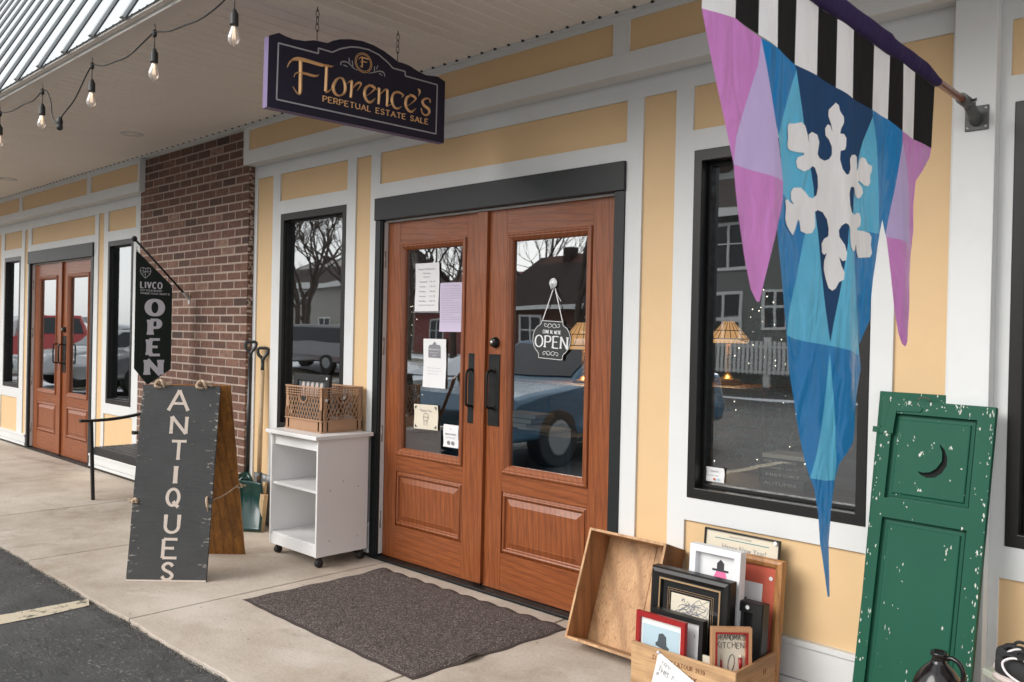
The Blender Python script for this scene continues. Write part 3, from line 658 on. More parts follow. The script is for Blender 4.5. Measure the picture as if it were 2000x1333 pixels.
FLOR = [[(0.094, 0.1992, 0.0004), (0.1035, 0.2216, 0.0018), (0.1191, 0.2399, 0.0027), (0.1431, 0.2509, 0.0045), (0.1757, 0.2535, 0.0049), (0.2169, 0.2528, 0.0045), (0.2545, 0.2512, 0.0045), (0.2798, 0.252, 0.0036), (0.2924, 0.2574, 0.0009)], [(0.1616, 0.244, 0.0049), (0.1624, 0.168, 0.0049), (0.1625, 0.1085, 0.0049), (0.1589, 0.0874, 0.0027)], [(0.1589, 0.0892, 0.0031), (0.1425, 0.0952, 0.0016), (0.1238, 0.1172, 0.0004)], [(0.1289, 0.1626, 0.0004), (0.1346, 0.1787, 0.0013), (0.1526, 0.1889, 0.0022), (0.1852, 0.1916, 0.0031), (0.2266, 0.1901, 0.0033), (0.2474, 0.1938, 0.0022), (0.2557, 0.2012, 0.0007)], [(0.2842, 0.2465, 0.0011), (0.301, 0.2556, 0.0027), (0.3224, 0.255, 0.0022), (0.333, 0.262, 0.0007)], [(0.2982, 0.2485, 0.0045), (0.2972, 0.197, 0.0045), (0.2953, 0.1301, 0.0045)], [(0.2953, 0.1301, 0.0036), (0.3081, 0.1308, 0.002), (0.3291, 0.1523, 0.0007)], [(0.3732, 0.2133, 0.0013), (0.3518, 0.1972, 0.0033), (0.3354, 0.1593, 0.0049), (0.3468, 0.131, 0.004), (0.3687, 0.1232, 0.0022)], [(0.3732, 0.2133, 0.0018), (0.3909, 0.2055, 0.0036), (0.4017, 0.1731, 0.0045), (0.3946, 0.1407, 0.0033), (0.3687, 0.1232, 0.0018)], [(0.411, 0.1905, 0.0007), (0.424, 0.2048, 0.0018), (0.4372, 0.2115, 0.0022)], [(0.4363, 0.2094, 0.004), (0.4359, 0.1685, 0.004), (0.4325, 0.1271, 0.0036)], [(0.4446, 0.1781, 0.0009), (0.4642, 0.2017, 0.0027), (0.482, 0.2113, 0.0031), (0.489, 0.203, 0.0022), (0.4695, 0.1696, 0.0007)], [(0.5459, 0.2129, 0.0018), (0.5188, 0.1935, 0.004), (0.5105, 0.1603, 0.0045), (0.5248, 0.1317, 0.0036), (0.5479, 0.1283, 0.0031), (0.5705, 0.1506, 0.0007)], [(0.5321, 0.212, 0.0013), (0.5552, 0.2089, 0.004), (0.5693, 0.2, 0.0027), (0.5423, 0.1707, 0.0013), (0.5153, 0.1495, 0.0007)], [(0.5741, 0.193, 0.0007), (0.5924, 0.2087, 0.0022)], [(0.5947, 0.2072, 0.004), (0.5949, 0.1615, 0.004), (0.592, 0.1259, 0.0033)], [(0.6025, 0.1789, 0.0009), (0.6254, 0.2035, 0.0022), (0.6394, 0.2104, 0.0031)], [(0.6432, 0.2092, 0.004), (0.644, 0.1592, 0.004), (0.6415, 0.1266, 0.0033)], [(0.6415, 0.1266, 0.0027), (0.665, 0.1392, 0.0007)], [(0.7314, 0.1867, 0.0007), (0.7383, 0.2023, 0.0022), (0.7113, 0.211, 0.0031), (0.6827, 0.1992, 0.0031), (0.6715, 0.1647, 0.0045), (0.6843, 0.1329, 0.0036), (0.7085, 0.1274, 0.0027), (0.7301, 0.1417, 0.0007)], [(0.7922, 0.2132, 0.0018), (0.7631, 0.193, 0.004), (0.7556, 0.1589, 0.0045), (0.7695, 0.133, 0.0036), (0.7944, 0.1274, 0.0031), (0.8188, 0.1485, 0.0007)], [(0.7798, 0.2139, 0.0013), (0.8023, 0.209, 0.004), (0.8175, 0.1977, 0.0027), (0.7884, 0.1673, 0.0013), (0.7617, 0.1478, 0.0007)], [(0.8286, 0.2535, 0.0009), (0.8389, 0.2473, 0.0031), (0.8417, 0.2355, 0.0027), (0.8336, 0.2153, 0.0004)], [(0.9074, 0.1947, 0.0007), (0.9058, 0.2131, 0.0018), (0.8803, 0.2122, 0.0027), (0.8614, 0.194, 0.0036), (0.8711, 0.1751, 0.004), (0.8995, 0.1619, 0.0045), (0.9051, 0.1421, 0.0033), (0.8851, 0.1258, 0.0027), (0.862, 0.1319, 0.0018), (0.8513, 0.1568, 0.0007)]]
SCROLL = [[(0.4716, 0.2696, 0.0007), (0.4446, 0.2753, 0.0013), (0.422, 0.2916, 0.002), (0.3998, 0.2962, 0.0022), (0.378, 0.2894, 0.0022), (0.3749, 0.2733, 0.0016)], [(0.387, 0.2768, 0.0004), (0.3993, 0.2768, 0.002), (0.4135, 0.2738, 0.0004)], [(0.4446, 0.2753, 0.0007), (0.4407, 0.29, 0.0018), (0.4385, 0.3051, 0.0018), (0.4371, 0.3105, 0.0009)], [(0.4191, 0.32, 0.0004), (0.4216, 0.307, 0.0022), (0.4254, 0.2974, 0.0007)], [(0.533, 0.2694, 0.0011), (0.5627, 0.2798, 0.0018), (0.5904, 0.2918, 0.002), (0.6185, 0.292, 0.0022), (0.6284, 0.2722, 0.0016)], [(0.5627, 0.2798, 0.0007), (0.5661, 0.2944, 0.0018), (0.5657, 0.311, 0.0013)], [(0.5859, 0.3207, 0.0004), (0.5806, 0.3076, 0.002), (0.5772, 0.2969, 0.0004)], [(0.5906, 0.2819, 0.0004), (0.601, 0.279, 0.002), (0.6133, 0.2741, 0.0004)]]
EMB = [(0.5013, 0.3142), (0.454, 0.3125), (0.5026, 0.2627)]
PES = [(0.2816, 0.0799), (0.9016, 0.0809), (0.2822, 0.1111), (0.9009, 0.1079)]
STR_BOT = [(-1.8965, 2.1155), (-1.764, 2.1332), (-1.6712, 2.1222), (-1.5864, 2.1145), (-1.4835, 2.1031), (-1.3609, 2.1066), (-1.2597, 2.0984), (-1.155, 2.0936), (-1.0074, 2.0948), (-0.8897, 2.0919), (-0.7961, 2.0736), (-0.6874, 2.0711), (-0.5117, 2.075)]
STR_TOP = [(-1.6765, 2.1972), (-1.5806, 2.2258), (-1.4728, 2.258), (-1.3599, 2.2718), (-1.2552, 2.2681), (-1.1417, 2.2645), (-1.0143, 2.2643), (-0.8967, 2.2615), (-0.7716, 2.2555), (-0.628, 2.2593), (-0.4918, 2.2706)]
SLEEVE = [(-1.2398, 2.3274), (-0.9117, 2.3212), (-0.604, 2.3092), (-0.4941, 2.3015), (-0.4918, 2.2706), (-1.4204, 2.2736)]
FLAGP = {'orchid': [[(-1.8965, 2.1155), (-1.764, 2.1332), (-1.6603, 2.1172), (-1.6681, 2.0581), (-1.6987, 1.9883), (-1.7485, 1.882), (-1.7573, 1.8252), (-1.8268, 1.9676)], [(-1.7573, 1.8252), (-1.5378, 1.8209), (-1.5377, 1.7753), (-1.5723, 1.7095), (-1.6016, 1.6458), (-1.6257, 1.5836), (-1.6414, 1.5378), (-1.6528, 1.5373), (-1.6776, 1.5636), (-1.7066, 1.6328), (-1.7311, 1.7091), (-1.7463, 1.7689)], [(-0.7961, 2.0736), (-0.6874, 2.0711), (-0.5117, 2.075), (-0.5263, 2.0419), (-0.6507, 1.9501), (-0.6641, 1.8716), (-0.6678, 1.9069), (-0.6546, 1.796), (-0.672, 1.7382), (-0.71, 1.7533), (-0.7126, 1.79), (-0.7233, 1.8994), (-0.7147, 1.8653), (-0.7445, 1.9685), (-0.7941, 2.045)], [(-0.8814, 1.7568), (-0.8118, 1.7565), (-0.7462, 1.7529), (-0.6772, 1.7359), (-0.6853, 1.6998), (-0.706, 1.65), (-0.7051, 1.576), (-0.7295, 1.5087), (-0.7363, 1.4571), (-0.7536, 1.4423), (-0.7764, 1.4512), (-0.7983, 1.4817), (-0.8223, 1.5459), (-0.8487, 1.6516), (-0.871, 1.7278)]], 'lavender': [[(-1.6603, 2.1172), (-1.6368, 2.0617), (-1.588, 1.9396), (-1.5378, 1.8209), (-1.7573, 1.8252), (-1.7485, 1.882), (-1.6987, 1.9883), (-1.6681, 2.0581)], [(-0.7941, 2.045), (-0.7445, 1.9685), (-0.7147, 1.8653), (-0.7233, 1.8994), (-0.7126, 1.79), (-0.71, 1.7533), (-0.672, 1.7382), (-0.6772, 1.7359), (-0.7462, 1.7529), (-0.8118, 1.7565), (-0.8814, 1.7568), (-0.8864, 1.7616), (-0.8351, 1.9024)]], 'royal': [[(-1.6603, 2.1172), (-1.5864, 2.1145), (-1.4835, 2.1031), (-1.4735, 2.0928), (-1.5035, 2.0396), (-1.5536, 1.9544), (-1.5738, 1.9178), (-1.588, 1.9396), (-1.6368, 2.0617)], [(-1.5378, 1.8209), (-1.5363, 1.7922), (-1.504, 1.7841), (-1.4587, 1.78), (-1.3705, 1.8015), (-1.3524, 1.7708), (-1.4029, 1.7089), (-1.4335, 1.5953), (-1.4924, 1.4654), (-1.5204, 1.532), (-1.5603, 1.658), (-1.5742, 1.7093), (-1.5377, 1.7753)], [(-1.0074, 2.0948), (-0.8897, 2.0919), (-0.7961, 2.0736), (-0.7941, 2.045), (-0.8351, 1.9024), (-0.8864, 1.7616), (-0.9107, 1.8027), (-0.9313, 1.764), (-0.9471, 1.7244), (-0.9729, 1.633), (-0.9805, 1.571), (-0.9789, 1.5163), (-1.0315, 1.4475), (-1.0616, 1.5206), (-1.096, 1.6054), (-1.132, 1.6848), (-1.1332, 1.7466), (-1.0965, 1.7504), (-1.0204, 1.7566), (-0.9402, 1.7596), (-0.9366, 1.767), (-0.9427, 1.8622), (-0.9655, 2.0094), (-1.0024, 2.077)], [(-1.4924, 1.4654), (-1.3783, 1.4507), (-1.2513, 1.4421), (-1.1454, 1.4301), (-1.0277, 1.4172), (-1.0136, 1.3799), (-1.0373, 1.3155), (-1.076, 1.2401), (-1.1153, 1.1918), (-1.1983, 1.1363), (-1.2205, 1.0956), (-1.2131, 1.1369), (-1.2185, 1.2319), (-1.2341, 1.3342), (-1.2508, 1.4233), (-1.2764, 1.3234), (-1.3042, 1.2373), (-1.3278, 1.168), (-1.3473, 1.1131), (-1.3672, 1.1521), (-1.3975, 1.2278), (-1.4324, 1.321), (-1.4739, 1.3971)], [(-1.3473, 1.1131), (-1.2827, 1.1011), (-1.2205, 1.0956), (-1.2402, 1.0188), (-1.25, 0.9381), (-1.2326, 0.7966), (-1.2483, 0.7999), (-1.2973, 0.9457), (-1.3106, 1.0203), (-1.3326, 1.09)]], 'sky': [[(-1.4735, 2.0928), (-1.4404, 2.0108), (-1.4116, 1.9302), (-1.366, 1.8283), (-1.3586, 1.7842), (-1.3705, 1.8015), (-1.4587, 1.78), (-1.504, 1.7841), (-1.5363, 1.7922), (-1.5378, 1.8209), (-1.5738, 1.9178), (-1.5536, 1.9544), (-1.5035, 2.0396)], [(-1.3524, 1.7708), (-1.3331, 1.7206), (-1.2883, 1.5654), (-1.2494, 1.4494), (-1.2513, 1.4421), (-1.3783, 1.4507), (-1.4924, 1.4654), (-1.4335, 1.5953), (-1.4029, 1.7089)], [(-1.0024, 2.077), (-0.9655, 2.0094), (-0.9427, 1.8622), (-0.9366, 1.767), (-0.9402, 1.7596), (-1.0204, 1.7566), (-1.0965, 1.7504), (-1.1332, 1.7466), (-1.1482, 1.7937), (-1.1452, 1.7928), (-1.1378, 1.8649), (-1.0948, 1.948), (-1.067, 1.9962)], [(-1.1332, 1.7466), (-1.132, 1.6848), (-1.096, 1.6054), (-1.0616, 1.5206), (-1.0296, 1.4171), (-1.1454, 1.4301), (-1.2513, 1.4421), (-1.2494, 1.4494), (-1.2148, 1.5689), (-1.1806, 1.711), (-1.1753, 1.7809), (-1.1482, 1.7937)], [(-1.2508, 1.4233), (-1.2341, 1.3342), (-1.2185, 1.2319), (-1.2131, 1.1369), (-1.2205, 1.0956), (-1.2827, 1.1011), (-1.3473, 1.1131), (-1.3278, 1.168), (-1.3042, 1.2373), (-1.2764, 1.3234)]], 'navy': [[(-1.4835, 2.1031), (-1.3609, 2.1066), (-1.2597, 2.0984), (-1.155, 2.0936), (-1.0074, 2.0948), (-1.0024, 2.077), (-1.067, 1.9962), (-1.0948, 1.948), (-1.1378, 1.8649), (-1.1452, 1.7928), (-1.1482, 1.7937), (-1.1753, 1.7809), (-1.1806, 1.711), (-1.2148, 1.5689), (-1.2494, 1.4494), (-1.2883, 1.5654), (-1.3331, 1.7206), (-1.3524, 1.7708), (-1.366, 1.8283), (-1.4116, 1.9302), (-1.4404, 2.0108), (-1.4735, 2.0928)]]}
FLAKE = [(-1.2621, 2.0593), (-1.247, 2.0554), (-1.2413, 2.0422), (-1.2205, 2.0299), (-1.2197, 2.0155), (-1.2338, 1.9983), (-1.238, 1.9851), (-1.218, 1.9868), (-1.2053, 1.9787), (-1.2061, 1.9577), (-1.2126, 1.9474), (-1.2344, 1.9412), (-1.2362, 1.9194), (-1.2228, 1.8967), (-1.2019, 1.8853), (-1.1867, 1.8888), (-1.1772, 1.9037), (-1.1808, 1.9284), (-1.169, 1.9409), (-1.1378, 1.9483), (-1.1183, 1.9451), (-1.115, 1.9263), (-1.1161, 1.9089), (-1.1038, 1.9195), (-1.0963, 1.9401), (-1.0784, 1.9526), (-1.0505, 1.9532), (-1.0328, 1.9416), (-1.004, 1.9396), (-1.0054, 1.926), (-1.016, 1.9111), (-1.0127, 1.8938), (-1.0256, 1.8809), (-1.0516, 1.8794), (-1.0742, 1.8841), (-1.0963, 1.8869), (-1.1014, 1.881), (-1.0679, 1.8728), (-1.0592, 1.8587), (-1.0772, 1.8432), (-1.1042, 1.8366), (-1.1313, 1.8403), (-1.1409, 1.8582), (-1.1538, 1.8607), (-1.1744, 1.8557), (-1.1817, 1.8399), (-1.1769, 1.8111), (-1.1622, 1.7918), (-1.1388, 1.7881), (-1.1127, 1.7985), (-1.0856, 1.8), (-1.0681, 1.7855), (-1.0725, 1.7675), (-1.1027, 1.7578), (-1.1045, 1.752), (-1.0495, 1.756), (-1.0097, 1.7543), (-0.9952, 1.7446), (-0.9984, 1.722), (-0.9889, 1.7005), (-0.9998, 1.6885), (-1.0562, 1.6826), (-1.0837, 1.6795), (-1.1029, 1.6909), (-1.1185, 1.7153), (-1.1248, 1.6955), (-1.1489, 1.6912), (-1.1653, 1.7025), (-1.172, 1.7273), (-1.1732, 1.7483), (-1.1841, 1.7576), (-1.1996, 1.7601), (-1.2194, 1.7517), (-1.2317, 1.738), (-1.2277, 1.7218), (-1.2014, 1.7035), (-1.188, 1.6837), (-1.192, 1.6645), (-1.2091, 1.661), (-1.2248, 1.6702), (-1.2134, 1.6482), (-1.1973, 1.6326), (-1.1992, 1.6136), (-1.221, 1.606), (-1.235, 1.5886), (-1.2495, 1.5825), (-1.2694, 1.5888), (-1.2852, 1.6103), (-1.298, 1.6338), (-1.2972, 1.6542), (-1.284, 1.6756), (-1.2981, 1.6703), (-1.3108, 1.6753), (-1.3139, 1.6972), (-1.3004, 1.7106), (-1.2788, 1.7188), (-1.2779, 1.7373), (-1.2889, 1.7605), (-1.3136, 1.7758), (-1.3418, 1.7773), (-1.3598, 1.7703), (-1.3559, 1.7489), (-1.355, 1.7331), (-1.3707, 1.7176), (-1.3974, 1.713), (-1.4242, 1.7172), (-1.4324, 1.7404), (-1.4387, 1.7435), (-1.4503, 1.7192), (-1.4624, 1.7034), (-1.484, 1.7118), (-1.5096, 1.7242), (-1.5199, 1.7343), (-1.5156, 1.7611), (-1.5222, 1.779), (-1.5044, 1.7832), (-1.4748, 1.7776), (-1.4619, 1.7761), (-1.4811, 1.7862), (-1.4845, 1.8029), (-1.4683, 1.8158), (-1.4341, 1.8206), (-1.4117, 1.8128), (-1.3934, 1.8035), (-1.3753, 1.802), (-1.353, 1.8129), (-1.3449, 1.8339), (-1.3492, 1.8611), (-1.3658, 1.8784), (-1.3796, 1.8802), (-1.397, 1.8696), (-1.4231, 1.8609), (-1.4538, 1.8646), (-1.4631, 1.8785), (-1.4551, 1.8893), (-1.4252, 1.9001), (-1.4255, 1.9047), (-1.4685, 1.9005), (-1.5062, 1.8986), (-1.5173, 1.9053), (-1.5134, 1.9266), (-1.5188, 1.95), (-1.5094, 1.9593), (-1.4762, 1.9657), (-1.4424, 1.9754), (-1.4246, 1.9699), (-1.4122, 1.9529), (-1.4022, 1.9321), (-1.4059, 1.9521), (-1.3885, 1.9619), (-1.3566, 1.9612), (-1.3428, 1.9458), (-1.3474, 1.929), (-1.3521, 1.9143), (-1.3396, 1.9064), (-1.3113, 1.9043), (-1.2878, 1.9118), (-1.274, 1.9254), (-1.2752, 1.9456), (-1.2906, 1.9612), (-1.3082, 1.9681), (-1.3111, 1.9857), (-1.2975, 1.9984), (-1.2849, 1.9968), (-1.2744, 1.9833), (-1.2813, 2.0015), (-1.2958, 2.0189), (-1.2948, 2.0353), (-1.2743, 2.0497)]
LV_OUT = [(-0.4981, 2.0735), (-0.1946, 1.7997), (-0.1936, 1.1121), (-0.3735, 0.9944), (-0.3936, 0.9949), (-0.4969, 1.1211)]
LV_STITCH = [(-0.4811, 2.0552), (-0.2131, 1.7885), (-0.2062, 1.1174), (-0.3788, 1.0095), (-0.4804, 1.1278)]
LV_POLE = [(-0.5244, 2.1695), (-0.0497, 1.6995), (-0.4987, 2.103), (-0.2003, 1.8249), (-0.1995, 1.7842)]
LV_HEART = [(-0.4609, 1.9233), (-0.3764, 1.9343), (-0.4198, 1.8516)]
LV_LIVCO = [(-0.4599, 1.7678), (-0.2769, 1.7749), (-0.4611, 1.8292), (-0.283, 1.825)]
LV_T1 = [(-0.4594, 1.7431), (-0.2784, 1.7465), (-0.4599, 1.7649)]
LV_T2 = [(-0.459, 1.7203), (-0.216, 1.7223), (-0.4594, 1.7401)]
LV_O = [[(-0.412, 1.5434), (-0.2629, 1.6897)], [(-0.401, 1.3842), (-0.27, 1.5257)], [(-0.4078, 1.2196), (-0.2638, 1.366)], [(-0.4227, 1.0584), (-0.2533, 1.199)]]
SH_H1 = [(0.0331, -0.0498), (0.3287, -0.0497), (0.3152, -0.3643), (0.0508, -0.3669)]
SH_H2 = [(0.0468, -0.4344), (0.3132, -0.4371)]
SH_MOON = [(0.2082, -0.1462), (0.2274, -0.1655), (0.2395, -0.1929), (0.2403, -0.2216), (0.2258, -0.2503), (0.2043, -0.2686), (0.1775, -0.2736), (0.1571, -0.2661), (0.1432, -0.2542), (0.1641, -0.2568), (0.1871, -0.2515), (0.2069, -0.2343), (0.2217, -0.2076), (0.2209, -0.1787)]
SH_HINGE = [(0.0197, -0.0225), (0.1365, -0.0169), (0.1344, -0.0364), (0.0391, -0.0471), (0.0332, -0.1303), (-0.0245, -0.1255), (-0.0272, -0.1016), (0.0199, -0.1034)]
# ================================================================== hanging shop sign
SF = FR((-3.53, -1.343, 2.471), (.088, 1.0, 0), (0, 0, 1))
T_ = thing('hanging_sign', 'dark navy arched shop sign with carved gold lettering hanging on two chains', 'shop sign', (-3.49, -.85, 2.471))
mb = MB(); mb.mi = 0
pts = [(u, v) for u, v in SIGN_OUT][::-1]
a = [mb.V(SF(u, v, 0)) for u, v in pts]; b = [mb.V(SF(u, v, -.046)) for u, v in pts]; n = len(pts); mb.F(a); mb.mi = 1; mb.F(b[::-1])
for i in range(n): j = (i + 1) % n; mb.F((a[j], a[i], b[i], b[j]))
obj('board', mb, ['sign_navy', 'sign_edge'], T_)
mb = MB()
bd = SIGN_BORD + [SIGN_BORD[0]]
for i in range(len(bd) - 1):
    ribbon(mb, SF, [(bd[i][0], bd[i][1], .0033), (bd[i + 1][0], bd[i + 1][1], .0033)], 0, .0012)
obj('border_line', mb, 'sign_silver', T_)
mb = MB()
for s_ in FLOR: ribbon(mb, SF, [(u, v, h * 1.85) for u, v, h in cr(s_, 6)], 0, .003, .006)
obj('lettering', mb, 'gold', T_)
mb = MB(); letters(mb, SF, "PERPETUAL ESTATE SALE", .283, .0805, .616, .0265, .0025, .002, .002, ridge=.001, serif=.0045, gap=.30)
obj('lettering', mb, 'gold', T_)
mb = MB()
for s_ in SCROLL: ribbon(mb, SF, [(u, v, h * 1.25) for u, v, h in cr(s_, 5)], 0, .0015, .001)
obj('scroll_ornament', mb, 'sign_silver', T_)
mb = MB(); cu, cv = .5015, .3135
for r_ in (.0478, .0405): ribbon(mb, SF, [(cu + r_ * math.cos(t * math.pi / 24), cv + r_ * math.sin(t * math.pi / 24), .0013) for t in range(49)], 0, .0018)
s0 = .30
for s_ in FLOR[:4]: ribbon(mb, SF, [(cu + (u - .185) * s0, cv + (v - .17) * s0, h * .75) for u, v, h in cr(s_, 4)], 0, .0015, .001)
obj('emblem', mb, 'gold', T_)
def chain(mb, x, y, z0, z1):
    n = max(2, int(round((z1 - z0) / .036))); L = (z1 - z0) / n
    for i in range(n):
        zc = z0 + (i + .5) * L; hh = L * .62; ww = .0085; P = []
        for t in range(17):
            t_ = 2 * math.pi * t / 16; cx, cz_ = ww * math.cos(t_), hh * math.sin(t_); P.append((x + (cx if i % 2 else 0), y + (0 if i % 2 else cx), zc + cz_))
        mb.tube(P, .0018, 6, False)
for cu_, cv_ in SIGN_CH:
    p = SF(cu_, cv_, -.023); mb = MB(); chain(mb, p.x, p.y, p.z + .055, 2.985); mb.tube([(p.x, p.y, p.z - .01), (p.x, p.y, p.z + .062)], .0022, 6)
    mb.tube([(p.x, p.y, 2.98), (p.x, p.y, 3.002)], .003, 6)
    obj('chain', mb, 'chain_metal', T_)

# ================================================================== string lights
T_ = thing('string_light', 'string of clear bulbs in black sockets hooked along the canopy edge', 'string lights', (-5.2, -1.51, 3.0))
HX = [-1.0, -1.85, -2.70, -3.535, -4.345, -5.165, -5.985, -6.85, -7.68, -8.5]
yy = -1.51; cab = []; rnd = random.Random(4)
mb = MB()
for i in range(len(HX) - 1):
    x0, x1 = HX[i], HX[i + 1]; z0 = 2.955
    if i == 5:      # slack loop with the plug between the fifth and sixth hook of the view
        P = [(x0, yy, z0), (x0 - .10, yy, 2.90), (x0 - .26, yy, 2.80), (x0 - .41, yy - .01, 2.735), (-5.665, yy, 2.715), (-5.72, yy, 2.70), (-5.80, yy, 2.76), (-5.83, yy, 2.85), (-5.90, yy, 2.93), (x1, yy, z0)]
        mb.tube(cr(P, 5), .0042, 8)
    else:
        s1 = rnd.uniform(.03, .06); P = [(x0, yy, z0)] + [(x0 + (x1 - x0) * t, yy + rnd.uniform(-.006, .006), z0 - s1 * 4 * t * (1 - t) + rnd.uniform(-.008, .008)) for t in (.2, .4, .6, .8)] + [(x1, yy, z0)]
        mb.tube(cr(P, 5), .0042, 8)
obj('cable', mb, 'rubber', T_)
mb = MB(); mb.lathe((-5.668, yy, 2.68), [(.006, .055), (.014, .05), (.015, .035), (.018, .03), (.018, .01), (.014, .005), (.018, 0), (.018, -.02), (.012, -.026), (.004, -.03)], 12); obj('plug', mb, 'rubber', T_)
for x in HX:
    mb = MB(); hk = [(x, yy, 3.0), (x, yy, 2.985), (x + .008, yy, 2.978), (x + .006, yy, 2.966), (x - .004, yy, 2.962), (x - .006, yy, 2.955)]
    mb.tube(cr(hk, 4), .0018, 6); obj('hook', mb, 'chain_metal', T_)
    dz = 0 if x > -6.4 else .0
    mb = MB(); mb.lathe((x, yy, 2.93), [(.006, .035), (.011, .03), (.011, .005), (.007, -.004)], 10); mb.tube([(x, yy, 2.93), (x, yy, 2.868)], .0026, 6)
    mb.lathe((x, yy, 2.80), [(.004, .07), (.009, .066), (.013, .055), (.017, .05), (.0185, .045), (.0185, .004), (.020, 0), (.0185, -.003)], 16)
    s_ = obj('lamp_socket', mb, 'rubber', T_)
    mb = MB(); mb.lathe((x, yy, 2.797), [(.012, 0), (.014, -.012), (.021, -.032), (.0265, -.052), (.0255, -.068), (.018, -.083), (.007, -.092), (.0, -.094)], 18); bb = obj('bulb', mb, 'bulb', s_)
    mb = MB()
    for q in range(4): mb.tube([(x + .004 * math.cos(q * 1.57), yy + .004 * math.sin(q * 1.57), 2.785), (x + .007 * math.cos(q * 1.57), yy + .007 * math.sin(q * 1.57), 2.735)], .0011, 5)
    mb.lathe((x, yy, 2.78), [(.005, .01), (.004, 0), (.0, -.004)], 8); obj('filament', mb, 'filament', s_)
# recessed ceiling lights
for x, y, lb in ((-6.97, -.535, 'round recessed soffit light near the top of the brick pier'), (-10.2, -.5, 'round recessed soffit light over the far oak doors'), (-13.4, -.5, 'round recessed soffit light farthest down the canopy')):
    T_ = thing('ceiling_light', lb, 'ceiling light', (x, y, 2.996), 'recessed lights in the canopy soffit')
    mb = MB(); mb.lathe((x, y, 3.0), [(.088, 0), (.088, -.005), (.080, -.008), (.066, -.003), (.062, .004)], 30); obj('trim_ring', mb, 'trim', T_)
    mb = MB(); mb.lathe((x, y, 3.0), [(.063, -.0005), (.03, -.001), (0, -.001)], 24); obj('lens', mb, 'soffit', T_)

# ================================================================== snowflake flag on its pole
FX = -.92; FF = FR((FX, 0, 0), (0, 1, 0), (0, 0, 1))
def fold(y, z):
    t = min(1, max(0, (2.28 - z) / 1.2))
    return 2.0 * (.0045 * math.sin(y * 15 + .6) + .0025 * math.sin(y * 31 + z * 3 + 1.3)) * (.3 + .9 * t) + .003 * math.sin(z * 8 + y * 6) * t
def cloth(polys, n=0, bridge=0, inflate=1.0):
    bm = bmesh.new()
    for P in polys:
        q = []
        for p in P:
            if not q or (abs(p[0] - q[-1][0]) + abs(p[1] - q[-1][1])) > .0008: q.append(p)
        vs = [bm.verts.new((0, p[0], p[1])) for p in q]
        for t in tessellate_polygon([[Vector((p[0], p[1], 0)) for p in q]]):
            try: bm.faces.new([vs[i] for i in t])
            except ValueError: pass
    bm.normal_update()
    bmesh.ops.recalc_face_normals(bm, faces=bm.faces[:])
    for ax, lo, hi, st in ((1, -2.0, -.45, .02), (2, .78, 2.36, .025)):
        x = lo
        while x < hi:
            no = (0, 1, 0) if ax == 1 else (0, 0, 1); co = (0, x + .0007, 0) if ax == 1 else (0, 0, x + .0007)
            bmesh.ops.bisect_plane(bm, geom=bm.verts[:] + bm.edges[:] + bm.faces[:], plane_co=co, plane_no=no); x += st
    mb = MB(); mb.smooth = True
    bm.verts.index_update(); bmesh.ops.remove_doubles(bm, verts=bm.verts[:], dist=.0002); bm.verts.ensure_lookup_table(); bm.verts.index_update()
    bm.normal_update()
    for v in bm.verts: mb.v.append(Vector((FX + fold(v.co.y, v.co.z) + n, v.co.y, v.co.z)))
    for f in bm.faces:
        i = [v.index for v in f.verts]; mb.F(i if f.normal.x > 0 else i[::-1])
    bm.free(); return mb
T_ = thing('decorative_flag', 'long pointed snowflake flag in purple and blue satin with a black and white striped band', 'flag', (FX, -.05, 2.29))
# stripes: lower ends follow the traced hem, upper ends run to the sleeve
bot = STR_BOT + []; names = []
ys = [p[0] for p in bot]; white, black = [], []
topz = lambda y: 2.2705 + (0.002 if y > -1.3 else 0.004)
for i in range(len(bot) - 1):
    (ya, za), (yb_, zb) = bot[i], bot[i + 1]
    q = [(ya, za), (yb_, zb), (yb_ + (.012 if i == len(bot) - 2 else 0), topz(yb_)), (ya, topz(ya))]
    (white if i % 2 == 0 else black).append(q)
obj('white_stripes', cloth(white), 'cloth_white', T_); obj('black_stripes', cloth(black), 'cloth_black', T_)
sl_pts = [(-1.90, 2.2745), (-1.3, 2.2725), (-.492, 2.2725), (-.49, 2.305), (-.6, 2.312), (-.9, 2.322), (-1.24, 2.328), (-1.90, 2.336)]
mb = MB(); ringsS = []
for i in range(60):
    y = -1.95 + i * (1.95 - .488) / 59; zt = 2.3255 - .00 * i + .008 * (y < -.9) - (.022 * max(0, (y + .62) / .13)); zb = 2.2745
    ringsS.append([(FX + (.017 + .0015 * math.sin(y * 40)) * math.cos(t) * (1 if abs(math.sin(t)) < .9 or True else 1), y, (zt + zb) / 2 + (zt - zb) / 2 * math.sin(t)) for t in [2 * math.pi * q / 14 for q in range(14)]])
mb.loft(ringsS, caps=False); obj('sleeve', mb, 'cloth_purple', T_)
for nm_, mt_ in (('orchid', 'cloth_orchid'), ('lavender', 'cloth_lavender'), ('royal', 'cloth_royal'), ('sky', 'cloth_sky'), ('navy', 'cloth_navy')):
    obj({'orchid': 'orchid_panel', 'lavender': 'lavender_panel', 'royal': 'blue_panel', 'sky': 'light_blue_panel', 'navy': 'navy_panel'}[nm_], cloth(FLAGP[nm_]), mt_, T_)
obj('snowflake', cloth([FLAKE], .0018), 'cloth_white', T_)
mb = MB(); mb.tube([(FX, -2.02, 2.298), (FX, -.20, 2.290)], .0125, 14); obj('pole', mb, 'pole_wood', T_)
mb = MB(); f = WALL(-.958, -.0555, 2.215); mb.obox(f, 0, .078, 0, .088, 0, .006)
Tb = obj('bracket', mb, 'bracket_grey', T_, bevel=.003) if False else None
painted('bracket_grey', (.10, .105, .10), .45, .15, .15, 20)
br = obj('bracket', mb, 'bracket_grey', T_, bevel=.003)
